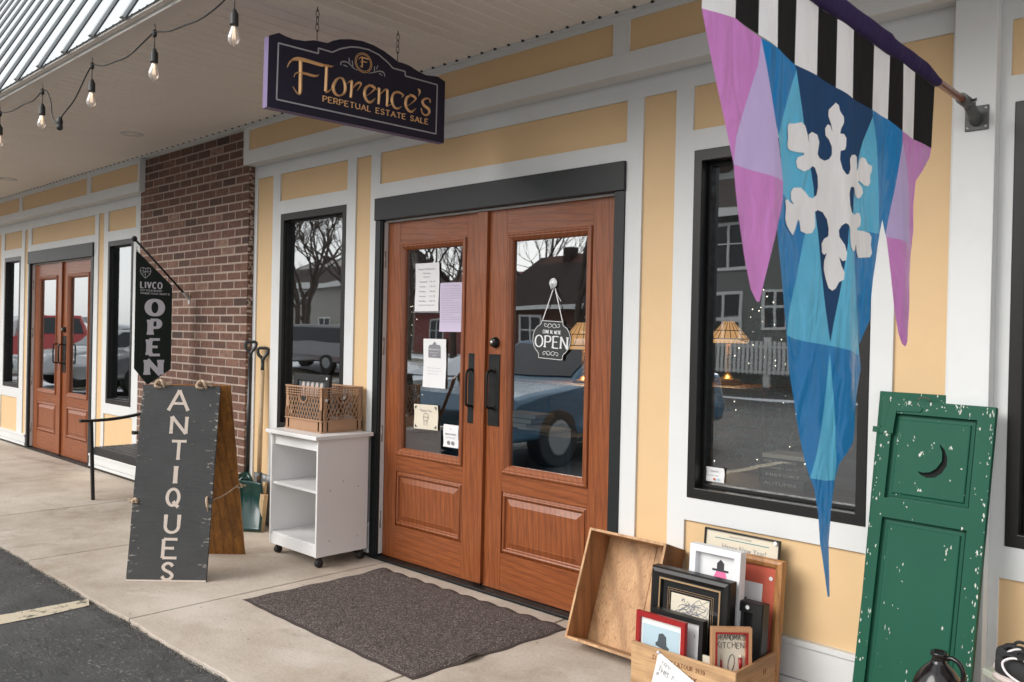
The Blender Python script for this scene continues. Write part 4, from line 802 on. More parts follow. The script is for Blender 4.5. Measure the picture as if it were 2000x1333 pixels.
mb = MB(); mb.tube([(FX, -.235, 2.292), (FX, -.14, 2.291)], .0195, 18); mb.tube([(FX, -.16, 2.29), (FX, -.11, 2.272), (FX, -.062, 2.25)], [.018, .019, .022], 14)
mb.lathe((FX + .019, -.19, 2.292), [(.004, 0), (.004, .012), (.006, .012), (.006, .016)], 8, 'x'); obj('socket', mb, 'bracket_grey', br)
mb = MB()
for uu, vv in ((.01, .012), (.068, .012), (.01, .076), (.068, .076)):
    q = f(uu, vv, .006); mb.lathe(q, [(.0055, 0), (.005, -.003), (.0, -.0035)], 10, 'y')
obj('screw', mb, 'steel', br)

# ================================================================== narrow open banner on the brick
LX = -6.94; LF = FR((LX, 0, 0), (0, 1, 0), (0, 0, 1))
T_ = thing('open_banner', 'dark green vertical banner reading OPEN hung from a slanted black pole on the brick', 'banner', (LX, -.05, 1.7))
mb = MB(); mb.tube([(LX, -.068, 1.72), (LX, -.50, 2.148)], .0085, 12); mb.lathe((LX, -.512, 2.160), [(.0, -.024), (.014, -.019), (.021, -.008), (.021, .008), (.014, .019), (0, .024)], 14); obj('pole', mb, 'black_metal', T_)
mb = MB(); mb.box(LX - .014, LX + .014, -.052, -.0475, 1.655, 1.715); mb.tube([(LX, -.05, 1.70), (LX, -.10, 1.752)], .0125, 12); obj('bracket', mb, 'steel', T_, bevel=.001)
mb = MB(); mb.prism(LF, LV_OUT[::-1], -.0025, 0); mb.smooth = False; obj('banner_cloth', mb, 'banner_green', T_)
mb = MB()
st = LV_STITCH + [LV_STITCH[0]]
for i in range(len(st) - 1): ribbon(mb, LF, [(*st[i], .0009), (*st[i + 1], .0009)], 0, .0004)
obj('hem', mb, 'banner_hem', T_)
mb = MB(); W2 = 1
letters(mb, LF, "LIVCO", -.455, 1.772, .172, .050, .0058, .0042, .0006, gap=.42, serif=.0)
font_text(mb, LF, "PUT YOUR MONEY", -.459, 1.7455, .0155, .0012, .18, bold=.012); font_text(mb, LF, "WHERE YOUR HEART IS", -.459, 1.722, .0155, .0012, .242, bold=.012)
hx, hy = -.419, 1.893     # faceted heart outline
H = [(0, .036), (.022, .044), (.038, .038), (.044, .018), (.036, -.008), (0, -.042), (-.036, -.008), (-.044, .018), (-.038, .038), (-.022, .044)]
for i in range(10): ribbon(mb, LF, [(hx + H[i][0], hy + H[i][1], .0016), (hx + H[(i + 1) % 10][0], hy + H[(i + 1) % 10][1], .0016)], 0, .0006)
for a, b in (((0, .036), (0, -.042)), ((-.044, .018), (0, .01)), ((.044, .018), (0, .01)), ((.022, .044), (.012, .01)), ((-.022, .044), (-.014, .012)), ((-.036, -.008), (0, .01)), ((.036, -.008), (.012, .01)), ((-.018, -.012), (0, -.01))):
    ribbon(mb, LF, [(hx + a[0], hy + a[1], .0012), (hx + b[0], hy + b[1], .0012)], 0, .0006)
for c_, ((u0, v0), (u1, v1)) in zip("OPEN", LV_O):
    i_ = .018; e_ = 0.0 if c_ == 'O' else .012
    if c_ == 'O': letters(mb, LF, c_, u0 + i_, v0 + .014, (u1 - u0) - 2 * i_, v1 - v0 - .028, .028, .012, .0008)
    else: letters(mb, LF, c_, u0 + .030, v0 + .010, (u1 - u0) - .058, v1 - v0 - .02, .0245, .0105, .0008, serif=.029)
obj('lettering', mb, 'banner_text', T_)
mb = MB()
for y, z, z2 in ((-.4975, 2.075, 2.118), (-.2, 1.80, 1.845)):
    mb.lathe((LX - .002, y + .006, z - .008), [(.009, 0), (.009, .004)], 12, 'x'); mb.tube([(LX, y + .004, z), (LX, y + .004, z2)], .0022, 6); mb.lathe((LX, y + .004, z + .02), [(.0, -.008), (.006, -.005), (.006, .006), (0, .009)], 8)
obj('ring', mb, 'steel', T_)

# ================================================================== sandwich board
mat('sandwich_black', (.05, .05, .05), .7); m = MATS['sandwich_black']; k = NB(m)
v = k.coord((6, 6, 90)); n1 = k.noise(v, 1, 6, .7, .3); n2 = k.noise(k.coord((1, 1, 1)), 4, 4, .6); ed = k.add("ShaderNodeAttribute"); ed.attribute_name = "edge"
c = k.mix(k.noise(k.coord(), 9, 5), (.030, .031, .032), (.058, .059, .059)); nm3 = k.noise(k.coord((16, 16, 60)), 1, 7, .75)
mth = k.add("ShaderNodeMath", operation='MULTIPLY_ADD'); k.l(ed.outputs["Fac"], mth.inputs[0]); mth.inputs[1].default_value = .10; k.l(nm3, mth.inputs[2])
c = k.mix(k.ramp(mth.outputs[0], [(.655, 0), (.69, .8)]), c, (.42, .38, .33)); c = k.mix(k.ramp(n1, [(.3, .5), (.42, 0)]), c, (.02, .02, .02))
k.l(c, k.b.inputs["Base Color"]); k.bump(n1, .5, .003)
mat('board_letter', (.60, .51, .44), .7); k = NB(MATS['board_letter']); k.l(k.mix(k.ramp(k.noise(k.coord((3, 3, 9)), 12, 6, .7), [(.55, 0), (.7, .5)]), (.60, .51, .44), (.3, .26, .22)), k.b.inputs["Base Color"])
wood('plywood', (.17, .065, .012), (.36, .15, .025), 2, .55, 1.3, .6, 0, .5, .6)
mat('rope', (.50, .38, .27), .95)
T_ = thing('sandwich_board', 'weathered black sandwich board with ANTIQUES painted down its front', 'sign', (-4.95, -1.0, 0))
fl, frt = Vector((-4.942, -1.355, 0)), Vector((-4.623, -1.033, 0)); tl = Vector((-5.06, -1.205, 1.113)); PF = FR(fl, frt - fl, tl - fl); PW, PH = .453, 1.128
mb = MB()
nu, nv = 14, 36; rnd = random.Random(2)
g_ = [[mb.V(PF(PW * i / nu + (rnd.uniform(-.0025, .0025) if i in (0, nu) else 0), PH * j / nv, 0)) for i in range(nu + 1)] for j in range(nv + 1)]
for j in range(nv):
    for i in range(nu): mb.F((g_[j][i], g_[j][i + 1], g_[j + 1][i + 1], g_[j + 1][i]))
bk = [[mb.V(PF(PW * i, PH * j, -.012)) for i in (0, 1)] for j in (0, 1)]
ring = [g_[0][i] for i in range(nu + 1)]; mb.F([bk[0][1], bk[0][0]] + ring); mb.F([bk[1][0], bk[1][1]] + g_[nv][::-1]); mb.F([bk[0][0], bk[1][0]] + [g_[j][0] for j in range(nv, -1, -1)]); mb.F([bk[1][1], bk[0][1]] + [g_[j][nu] for j in range(nv + 1)]); mb.F((bk[0][0], bk[0][1], bk[1][1], bk[1][0]))
ob_ = obj('front_panel', mb, 'sandwich_black', T_)
at_ = ob_.data.attributes.new("edge", 'FLOAT', 'POINT')
for i in range((nu + 1) * (nv + 1)): q = i % (nu + 1); at_.data[i].value = 1 if q in (0, nu) else .55 if q in (1, nu - 1) else .2 if q in (2, nu - 2) else 0
LB = dict(A=(.152, .974, .284, 1.104), N=(.178, .839, .281, .949), T=(.188, .687, .289, .805), I=(.218, .552, .247, .661), Q=(.186, .425, .270, .529), U=(.188, .272, .281, .383), E=(.186, .128, .280, .243), S=(.191, .008, .268, .109))
mb = MB()
for c_, (u0, v0, u1, v1) in LB.items():
    hw = .0085
    letters(mb, PF, c_, u0 + (hw if c_ not in 'I' else .010), v0 + (hw * .6), (u1 - u0) - 2 * hw if c_ != 'I' else .009, v1 - v0 - 1.2 * hw, .0095 if c_ != 'I' else .0125, .0075, .0009, taper=.18, jitter=.01)
obj('lettering', mb, 'board_letter', T_)
mb = MB(); mb.obox(PF, .0, PW - .002, .001, .011, .0002, .0016); obj('worn_edge', mb, 'board_letter', T_)
bl_, brr = Vector((-5.36, -.88, 0)), Vector((-5.042, -.555, 0)); bt = Vector((-5.085, -1.165, 1.113)); PB = FR(bl_, brr - bl_, bt - bl_)
HB = (bt - bl_).dot(PB.v)
mb = MB(); mb.obox(PB, 0, .453, 0, HB, -.009, .003); obj('back_panel', mb, 'plywood', T_, bevel=.001)
rnd = random.Random(6)
def knot(p, along, size=.022, ends=9):
    mb = MB(); p = Vector(p); d = Vector(along).normalized(); up = Vector((0, 0, 1))
    for q in range(3):
        P = []; ph = q * 2.1
        for t in range(13):
            a_ = t / 12 * 2 * math.pi; P.append(p + d * size * .75 * math.cos(a_ + ph) + up * size * .6 * math.sin(a_ * (1 + q % 2) + ph) + d.cross(up) * size * .45 * math.sin(a_ * 2 + q))
        mb.tube(cr([tuple(x) for x in P], 3), size * .24, 7)
    for q in range(ends):
        e_ = p + d * size * rnd.uniform(1.2, 2.4) + up * size * rnd.uniform(-.4, .5) + d.cross(up) * size * rnd.uniform(-.5, .5)
        mb.tube([p + d * size * .4, (p + d * size * .4 + e_) / 2 + up * .002, e_], [size * .09, size * .08, size * .03], 5)
    return mb
obj('rope_knot', knot(PF(.10, PH + .008, 0), PF.u, .034), 'rope', T_); obj('rope_knot', knot(PF(.345, PH + .008, 0), PF.u, .036), 'rope', T_)
obj('rope_knot', knot(PF(.012, .455, .004), -PF.u, .02, 14), 'rope', T_); obj('rope_knot', knot(PF(.425, .455, .006), PF.v * -.6 + PF.u * .1, .025, 14), 'rope', T_)
obj('rope_knot', knot(PB(.455, .50, -.006), PB.u, .02, 10), 'rope', T_)
mb = MB(); mb.tube(cr([tuple(PF(.43, .455, -.012)), tuple((PF(.43, .455, -.012) + PB(.44, .5, 0)) / 2 - Vector((0, 0, .012))), tuple(PB(.44, .5, 0))], 6), .004, 7); obj('rope', mb, 'rope', T_)

# ================================================================== bench
mat('bench_black', (.018, .018, .018), .4)
T_ = thing('bench', 'black metal slatted bench standing behind the sandwich board', 'bench', (-6.95, -.35, 0))
zs_ = .435
for i in range(8):
    y0 = -.60 + i * .062; mb = MB(); mb.box(-7.45, -6.43, y0, y0 + .052, zs_, zs_ + .012); obj('slat', mb, 'bench_black', T_, bevel=.002)
mb = MB(); mb.box(-7.46, -6.42, -.612, -.601, zs_ - .05, zs_ + .006); mb.box(-7.46, -6.42, -.098, -.088, zs_ - .05, zs_ + .006); obj('seat_rail', mb, 'bench_black', T_, bevel=.002)
for x in (-7.46, -6.42):
    mb = MB(); mb.bar((x, -.600, 0), (x, -.625, .655), .026, .026, (0, 1, 0)); obj('leg', mb, 'bench_black', T_, bevel=.003)
    mb = MB(); mb.bar((x, -.09, 0), (x, -.09, zs_ + .02), .026, .026, (0, 1, 0)); obj('leg', mb, 'bench_black', T_, bevel=.003)
    mb = MB(); P = cr([(x, -.70, .668), (x, -.60, .665), (x, -.45, .67), (x, -.30, .687), (x, -.18, .71), (x, -.10, .73)], 4)
    for i in range(len(P) - 1): mb.bar(P[i], P[i + 1], .042, .022)
    mb.box(x - .021, x + .021, -.715, -.70, .655, .68); obj('armrest', mb, 'bench_black', T_)
mb = MB()
for i in range(4): mb.box(-7.40, -6.60, -.10, -.088, .50 + i * .055, .54 + i * .055)
mb.box(-7.42, -7.39, -.105, -.083, .43, .72); mb.box(-6.61, -6.58, -.105, -.083, .43, .72); obj('backrest', mb, 'bench_black', T_, bevel=.002)
# ================================================================== shelf cart with milk crate
painted('melamine', (.78, .77, .76), .35, .04, .02, 4)
painted('crate_tan', (.42, .245, .145), .5, .12, .08, 12, .15)
T_ = thing('shelf_cart', 'white two shelf cart on black casters left of the oak doors', 'shelf cart', (-4.72, -.24, 0))
cx0, cx1, cy0, cy1 = -4.975, -4.435, -.425, -.045
mb = MB(); mb.box(cx0 - .018, cx1 + .022, cy0 - .03, cy1 + .022, .788, .812); obj('top', mb, 'melamine', T_, bevel=.003)
for x in (cx0, cx1 - .016):
    mb = MB(); mb.box(x, x + .016, cy0, cy1, .068, .7875); obj('side_panel', mb, 'melamine', T_, bevel=.0015)
mb = MB(); mb.box(cx0 + .0165, cx1 - .0165, cy1 - .006, cy1 - .001, .07, .787); obj('back_panel', mb, 'melamine', T_)
for z in (.130, .455):
    mb = MB(); mb.box(cx0 + .0165, cx1 - .0165, cy0 + .012, cy1 - .0065, z, z + .016); obj('shelf', mb, 'melamine', T_, bevel=.0015)
mb = MB(); mb.box(cx0 + .0165, cx1 - .0165, cy0 + .004, cy0 + .018, .07, .1295); obj('kick_rail', mb, 'melamine', T_)
mb = MB(); mb.box(cx0 + .0165, cx1 - .0165, cy0 + .02, cy0 + .034, .715, .787); obj('top_rail', mb, 'melamine', T_)
for x, y in ((cx0 + .03, cy0 + .05), (cx1 - .03, cy0 + .04), (cx1 - .03, cy1 - .03), (cx0 + .03, cy1 - .03)):
    mb = MB(); mb.lathe((x - .012, y, .026), [(.008, -.002), (.024, 0), (.026, .003), (.026, .009), (.024, .012), (.008, .0135), (.024, .015), (.026, .018), (.026, .024), (.024, .027), (.008, .029)], 20, 'x')
    mb.box(x - .012, x + .014, y - .004, y + .016, .03, .068); obj('caster', mb, 'rubber', T_)
mb = MB()
for y, z in ((-.33, .47), (-.235, .52), (-.12, .475), (-.33, .16), (-.12, .16)): mb.lathe((cx1, y, z), [(.0055, 0), (.005, .0015), (.0, .0018)], 10, 'x')
obj('screw_cap', mb, 'steel', T_)
# milk crate
T_ = thing('milk_crate', 'tan plastic lattice milk crate standing on the white shelf cart', 'crate', (-4.75, -.17, .812))
kx0, kx1, ky0, ky1, kz0, kz1 = -4.965, -4.545, -.325, -.02, .8135, 1.098
def lattice(f, W_, H_, name, text=False):
    mb = MB(); t = .006
    mb.obox(f, 0, W_, 0, .075, -t, 0)                                   # solid foot
    for a in (0, W_ - .032): mb.obox(f, a, a + .032, .0755, H_, -t, 0)   # corner posts
    for v in (.004, .072, H_ - .004): mb.obox(f, 0, W_, v - .004, v + .004, .0003, .007)
    for v in (.07, .10): mb.obox(f, W_ - .040, W_ - .036, .008, .068, .0003, .006); mb.obox(f, .036, .040, .008, .068, .0003, .006)
    for i in range(4): v = H_ - .008 - i * .0155; mb.obox(f, .001, W_ - .001, v - .002, v + .002, -.001, .006)
    u = .03
    while u < W_ - .03: mb.obox(f, u, u + .003, H_ - .07, H_ - .002, -.0012, .005); u += .027
    mb.obox(f, .032, W_ - .032, .1745 if False else .0725, .078, -t, .004)
    # diamond mesh between the foot and the ladder band, cut away round the hand hole
    lo, hi, cxx, hy = .078, H_ - .068, W_ / 2, H_ - .055
    st = .030; n_ = int((W_ + (hi - lo)) / st) + 4
    for sgn in (1, -1):
        for k_ in range(-n_, n_ + 1):
            u0 = cxx + k_ * st * 1.0; seg = []
            for j in range(25):
                v = lo + (hi - lo) * j / 24; u = u0 + sgn * (v - lo) * .52 * 1.0
                ok = .032 < u < W_ - .032 and ((u - cxx) ** 2 / .046 ** 2 + (v - hy) ** 2 / .052 ** 2 > 1)
                if ok: seg.append((u, v))
                if (not ok or j == 24) and len(seg) > 1:
                    ribbon(mb, f, [(a, b, .0023) for a, b in seg], -.004 + (.002 if sgn > 0 else 0), .004); seg = []
                elif not ok: seg = []
    P = [(cxx + .046 * math.cos(R_(a)), hy + .050 * math.sin(R_(a)), .0035) for a in range(180, 361, 12)]
    ribbon(mb, f, P, -.005, .012)
    for a in (.006, W_ - .026):                                          # slotted lugs
        ribbon(mb, f, [(a + .01 + .009 * math.cos(R_(q)), .11 + .034 * math.sin(R_(q)), .0018) for q in range(0, 361, 20)], .0005, .006)
    return mb
ff = WALL(kx0, ky0, kz0); fr2 = FR((kx1, ky0, kz0), (0, 1, 0), (0, 0, 1)); fb = FR((kx1, ky1, kz0), (-1, 0, 0), (0, 0, 1)); fl2 = FR((kx0, ky1, kz0), (0, -1, 0), (0, 0, 1))
kw, kd, kh = kx1 - kx0, ky1 - ky0, kz1 - kz0
for f, W_ in ((ff, kw), (fr2, kd), (fb, kw), (fl2, kd)): obj('lattice_side', lattice(f, W_, kh, ''), 'crate_tan', T_)
mb = MB(); mb.box(kx0 + .007, kx1 - .007, ky0 + .007, ky1 - .007, kz0, kz0 + .006); obj('crate_floor', mb, 'crate_tan', T_)
def sticker(parent, f, u, v, n, r=.010):
    mb = MB(); disc(mb, f, u, v, r, n, n + .0006, 18); o = obj('price_sticker', mb, 'paper', parent)
mat('paper', (.72, .72, .72), .8); mat('paper_lilac', (.55, .48, .62), .8); mat('ink', (.04, .04, .045), .8); mat('ink_grey', (.22, .22, .24), .8); mat('cream', (.66, .60, .48), .8)
sticker(T_, fr2, .022, .205, .0075)

# ---- generic picture frame: outer moulding profile, optional mat, picture content drawn by a callback
def picture(label, f, W_, H_, prof, fmat, content=None, depth=.02, back='paper', group=None, name='picture_frame', stk=None, inner='paper'):
    loc = f(W_ / 2, 0, 0); T = thing(name, label, 'picture frame', tuple(loc), group)
    mb = MB(); ins, ht = prof[-1]
    mb.rings(f, W_, H_, [(0, -depth)] + prof + [(ins + .0005, ht - .006)], False)
    q = [mb.V(f(a, b, -depth)) for a, b in ((0, 0), (0, H_), (W_, H_), (W_, 0))]; mb.F(q)
    obj('frame', mb, fmat, T)
    mb = MB(); z = ht - .0055; mb.poly([f(ins, ins, z), f(W_ - ins, ins, z), f(W_ - ins, H_ - ins, z), f(ins, H_ - ins, z)])
    p = obj('picture', mb, inner, T)
    if content: content(p, f, W_, H_, z + .0006)
    if stk: sticker(T, f, stk[0], stk[1], stk[2] if len(stk) > 2 else prof[1][1] + .0005, .0085)
    return T
def blob(parent, f, polys, n, m_, name='drawing'):
    mb = MB()
    for i, P in enumerate(polys): mb.poly([f(u, v, n + i * .0001) for u, v in P])
    return obj(name, mb, m_, parent)
wood('pine', (.42, .22, .10), (.58, .35, .175), 2, .6, .8, .3, 0, .6, .7)
wood('pine_h', (.46, .27, .13), (.62, .40, .215), 0, .6, .8, .3, 0, .6, .7)
wood('pine_dark', (.20, .085, .035), (.30, .14, .06), 2, .6, .8, .3, 0, .6, .7)
wood('frame_oak', (.36, .15, .05), (.50, .25, .09), 2, .45, 1.5, .3)
wood('lumber', (.50, .34, .18), (.64, .46, .27), 2, .7, .8, .3)
mat('gloss_black', (.012, .012, .013), .18, coat=.5); mat('satin_black', (.008, .008, .008), .4); mat('gold_line', (.42, .28, .15), .4, .4)
mat('white_gloss', (.75, .75, .77), .35); mat('red_paint', (.30, .012, .014), .35); mat('pink', (.75, .16, .33), .7); mat('coral', (.52, .10, .06), .7); mat('tan_frame', (.45, .24, .12), .5)
mat('pale_blue', (.42, .55, .62), .7); mat('slate', (.06, .075, .085), .7); mat('skin_print', (.45, .38, .34), .7); mat('teal_line', (.12, .28, .28), .7)
# frame standing in the milk crate + crockery
FF_ = FR((-4.952, -.292, .83), (1, .02, 0), (0, .06, 1))
def cont_c(p, f, W_, H_, z):
    mb = MB(); 
    for i in range(5): u = .08 + i * .050; mb.poly([f(u, .20, z), f(u + .036, .20, z), f(u + .034, .285, z), f(u + .018, .295, z), f(u + .004, .280, z)])
    obj('drawing', mb, 'skin_print', p)
picture('black picture frame with a white price sticker standing in the tan milk crate', FF_, .392, .345, [(0, 0), (.003, .004), (.042, .004), (.046, -.002)], 'satin_black', cont_c, inner='slate', stk=(.366, .322, .0045))
mat('china', (.62, .58, .56), .25); mat('china_pat', (.35, .22, .24), .4)
for i, (x, y, z, r, lb) in enumerate(((-4.60, -.22, .825, .048, 'small pale patterned cup at the front corner of the tan milk crate'), (-4.60, -.10, .825, .042, 'small pale cup at the wall side of the tan milk crate'))):
    T_ = thing('cup', lb, 'cup', (x, y, z)); mb = MB(); mb.lathe((x, y, z), [(r * .55, 0), (r * .8, .012), (r, .04), (r * 1.02, .085), (r * .96, .085), (r * .92, .04), (r * .6, .012), (0, .01)], 20); o_ = obj('bowl', mb, 'china', T_)
    mb = MB(); mb.tube(cr([(x - r * .9, y + .01, z + .07), (x - r * 1.4, y + .03, z + .06), (x - r * 1.35, y + .03, z + .03), (x - r * .9, y + .01, z + .022)], 5), .004, 7); obj('handle', mb, 'china', T_)
    mb = MB(); mb.lathe((x, y, z), [(r * 1.015, .05), (r * 1.03, .056), (r * 1.015, .062)], 20); obj('band', mb, 'china_pat', o_)

# ================================================================== snow shovels and lumber
mat('shovel_green', (.002, .040, .033), .28, coat=.3); metal('shovel_grey', (.16, .165, .165), .45, .5); mat('shaft_black', (.015, .016, .017), .35); wood('ash_wood', (.60, .42, .24), (.70, .53, .33), 2, .5, .6, .1)
def dgrip(mb, p, up, side, s=.80):
    p, up, side = Vector(p), Vector(up).normalized(), Vector(side).normalized()
    P = [p, p + up * .05 * s + side * .008 * s, p + up * .085 * s + side * .036 * s, p + up * .13 * s + side * .050 * s, p + up * .145 * s + side * .035 * s, p + up * .147 * s, p + up * .145 * s - side * .035 * s, p + up * .13 * s - side * .050 * s, p + up * .085 * s - side * .042 * s, p + up * .05 * s - side * .008 * s, p]
    mb.tube(cr([tuple(q) for q in P], 4), .015 * s, 9); mb.tube([p - up * .10 * s, p + up * .035 * s], [.018 * s, .016 * s], 12)
T_ = thing('snow_shovel', 'snow shovel with black shaft and dark green curved scoop leaning in the brick corner', 'shovel', (-5.70, -.14, 0))
top = Vector((-5.846, -.09, 1.245)); low = Vector((-5.738, -.16, .40)); ax = (top - low).normalized()
mb = MB(); mb.tube([low - ax * .03, top], .0155, 12); obj('shaft', mb, 'shaft_black', T_)
mb = MB(); dgrip(mb, top, ax, (.62, .70, 0)); obj('grip', mb, 'shaft_black', T_)
# scoop: curved sheet, concave towards the viewer; rows run down the blade
mb = MB(); mb.smooth = True; rows = []; sd_ = Vector((.62, .78, 0)).normalized(); out_ = Vector((.78, -.62, 0)).normalized(); nr, nc = 16, 17
ctr = Vector((-5.765, -.215, 0))
for j in range(nr + 1):
    t = j / nr; zz = .335 - .325 * t; bul = -.085 * math.sin(t * math.pi * .62 + .25) + .055; fwd = .02 + .13 * t * t
    row = []
    for i in range(nc + 1):
        s_ = i / nc * 2 - 1; rib = .004 * math.cos(s_ * math.pi * 4.5) * math.sin(min(1, t * 1.3) * math.pi)
        wd = .185 + .01 * t
        row.append(ctr + sd_ * s_ * wd + out_ * (fwd + .05 * s_ * s_ + bul * .6 + rib) + Vector((0, 0, zz + .02 * (1 - s_ * s_) * (1 - t))))
    rows.append(row)
G1 = [[mb.V(p) for p in r] for r in rows]; G2 = [[mb.V(p - out_ * .004) for p in r] for r in rows]
for j in range(nr):
    for i in range(nc): mb.F((G1[j][i], G1[j + 1][i], G1[j + 1][i + 1], G1[j][i + 1])); mb.F((G2[j][i], G2[j][i + 1], G2[j + 1][i + 1], G2[j + 1][i]))
for i in range(nc): mb.F((G1[0][i], G1[0][i + 1], G2[0][i + 1], G2[0][i])); mb.F((G1[nr][i + 1], G1[nr][i], G2[nr][i], G2[nr][i + 1]))
for j in range(nr): mb.F((G1[j][0], G2[j][0], G2[j + 1][0], G1[j + 1][0])); mb.F((G1[j][nc], G1[j + 1][nc], G2[j + 1][nc], G2[j][nc]))
obj('scoop', mb, 'shovel_green', T_)
mb = MB(); mb.tube([low, low - ax * .02 + Vector((0, 0, -.02)), ctr + out_ * .02 + Vector((-.02, 0, .33))], [.019, .024, .03], 12)
for s_ in (-.5, 0, .5): mb.tube([low, ctr + sd_ * s_ * .22 + out_ * .03 + Vector((0, 0, .325))], [.018, .012], 8)
obj('collar', mb, 'shovel_green', T_)
T_ = thing('snow_shovel', 'snow shovel with a pale wooden shaft and grey metal blade leaning on the yellow wall', 'shovel', (-5.70, -.05, .1))
top = Vector((-5.775, -.03, 1.15)); low = Vector((-5.716, -.075, .39)); ax = (top - low).normalized()
mb = MB(); mb.tube([low - ax * .05, top], .0165, 12); obj('shaft', mb, 'ash_wood', T_)
mb = MB(); dgrip(mb, top + ax * .05, ax, (.75, .6, 0)); obj('grip', mb, 'shaft_black', T_)
mb = MB(); mb.smooth = True; rows = []
for j in range(9):
    t = j / 8; row = []
    for i in range(21):
        s_ = i / 20 * 2 - 1; row.append(Vector((-5.70 + s_ * .125, -.055 - .035 * (1 - s_ * s_) * (.4 + t) + .003 * math.cos(s_ * 14), .385 - .36 * t + .012 * (1 - abs(s_)))))
    rows.append([mb.V(p) for p in row])
for j in range(8):
    for i in range(20): mb.F((rows[j][i], rows[j + 1][i], rows[j + 1][i + 1], rows[j][i + 1]))
o = obj('blade', mb, 'shovel_grey', T_); md = o.modifiers.new('s', 'SOLIDIFY'); md.thickness = .003
mb = MB(); mb.tube([low + ax * .01, low - Vector((0, -.0, .12))], [.02, .014], 10); obj('collar', mb, 'shovel_grey', T_)
for i, (x0, x1, zz, th, lb) in enumerate(((-5.61, -5.575, .34, .02, 'taller pale lumber offcut leaning between the shovels and white cart'), (-5.575, -5.525, .26, .035, 'shorter lumber offcut leaning against the white cart side'))):
    mb = MB(); f = FR((x0 - .03, -.12 - i * .03, .001), (1, .0, .0), (.10, .09, 1)); mb.obox(f, 0, x1 - x0, 0, zz, -th, 0); obj('lumber_offcut', mb, 'lumber', None, (x0, -.12, 0), lb, 'board', 'lumber offcuts by the cart', bevel=.001)
mb = MB(); f = FR((-5.075, -.26, .813), (1, 0, 0), (.38, .3, 1)); mb.obox(f, 0, .05, 0, .17, -.02, 0)
obj('wood_offcut', mb, 'lumber', None, (-5.05, -.25, .813), 'small pale wooden board leaning on the left side of the tan milk crate', 'board', bevel=.001)

# ================================================================== door mat
m = mat('mat_pile', (.09, .065, .055), .95); k = NB(m); n1 = k.noise(k.coord(), 140, 3, .85); n2 = k.noise(k.coord(), 45, 4, .7); n0 = k.noise(k.coord(), 3, 4, .6)
c = k.ramp(n1, [(.38, (.010, .008, .008)), (.47, (.055, .040, .038)), (.54, (.14, .108, .098)), (.64, (.36, .30, .26))]); c = k.mix(k.ramp(n2, [(.4, .35), (.6, 0)]), c, (.02, .014, .014)); c = k.mix(k.ramp(n0, [(.4, 0), (.7, .12)]), c, (.13, .10, .085))
k.l(c, k.b.inputs["Base Color"]); k.bump(n1, .7, .006)
T_ = thing('door_mat', 'dark brown pile door mat lying in front of the main oak doors', 'door mat', (-3.45, -.6, 0))
c00, c10, c11, c01 = Vector((-4.20, -1.045, 0)), Vector((-2.745, -1.075, 0)), Vector((-2.700, -.115, 0)), Vector((-4.175, -.112, 0))
mb = MB(); mb.smooth = True; rnd = random.Random(12); nu, nv = 70, 46; P = {}
def mp(s, t): return c00.lerp(c10, s).lerp(c01.lerp(c11, s), t)
for pas, (lo, hi, hgt) in enumerate(((0, 1, .0045), (.012, .988, .010))):
    g_ = [[None] * (nu + 1) for _ in range(nv + 1)]
    for j in range(nv + 1):
        for i in range(nu + 1):
            s_, t_ = lo + (hi - lo) * i / nu, lo * 1.5 + (1 - 3 * lo) * j / nv; p = mp(s_, t_)
            edge = min(i, nu - i, j, nv - j); wv = .006 * math.sin(s_ * 31 + 1) * (t_ > .8) * max(0, (t_ - .8) / .2) + .012 * math.exp(-((s_ - .985) ** 2 + (t_ - .35) ** 2) / .004)
            off = Vector((0, (.0025 * math.sin(s_ * 13 + 2 * math.sin(s_ * 9)) + .002 * math.sin(s_ * 47)) if j in (0, nv) else 0, 0)) if j in (0, nv) else Vector((.006 * math.sin(t_ * 25), 0, 0)) if i in (0, nu) else Vector()
            z = hgt + abs(wv) + (0 if edge else -hgt + .0005 + abs(wv) * .8)
            g_[j][i] = mb.V(p + off * (1 if pas == 0 else .6) + Vector((0, 0, max(.0006 + pas * .004, z))))
    for j in range(nv):
        for i in range(nu): mb.F((g_[j][i], g_[j][i + 1], g_[j + 1][i + 1], g_[j + 1][i]))
    obj(('rubber_edge', 'pile')[pas], mb, ('mat_rubber', 'mat_pile')[pas] if False else (mat('mat_rubber', (.05, .036, .032), .8) if pas == 0 else 'mat_pile'), T_); mb = MB(); mb.smooth = True

# ================================================================== notices and signs on the door glass
def sheet(label, u0, u1, z0, z1, m_, rows=(), name='paper_notice', y=.0665, tilt=0, extra=None, group='notices taped inside the door glass'):
    f = FR((u0, y, z0), (1, 0, tilt), (0, 0, 1)); W_, H_ = u1 - u0, z1 - z0
    T = thing(name, label, 'notice', (u0, y, z0), group); mb = MB(); n = 8
    g_ = [[mb.V(f(W_ * i / 2, H_ * j / n, .001 + .0022 * math.sin(j * .9 + u0 * 9) * (i != 1))) for i in range(3)] for j in range(n + 1)]; mb.smooth = True
    for j in range(n):
        for i in range(2): mb.F((g_[j][i], g_[j][i + 1], g_[j + 1][i + 1], g_[j + 1][i]))
    p = obj('paper', mb, m_, T); mb = MB()
    for r in rows: font_text(mb, f, r[0], r[1] * W_, r[2] * H_, r[3], .0046, r[4] * W_ if len(r) > 4 and r[4] else None, r[5] if len(r) > 5 else 'LEFT', .004)
    if rows: obj('lettering', mb, 'ink_grey' if m_ != 'paper_lilac' else 'ink_grey', p)
    if extra: extra(p, f, W_, H_)
    return T
rows = [("Hours of Operation", .14, .86, .011, .7), ("Winter", .34, .775, .009, .32), ("Hours", .37, .70, .009, .24)]
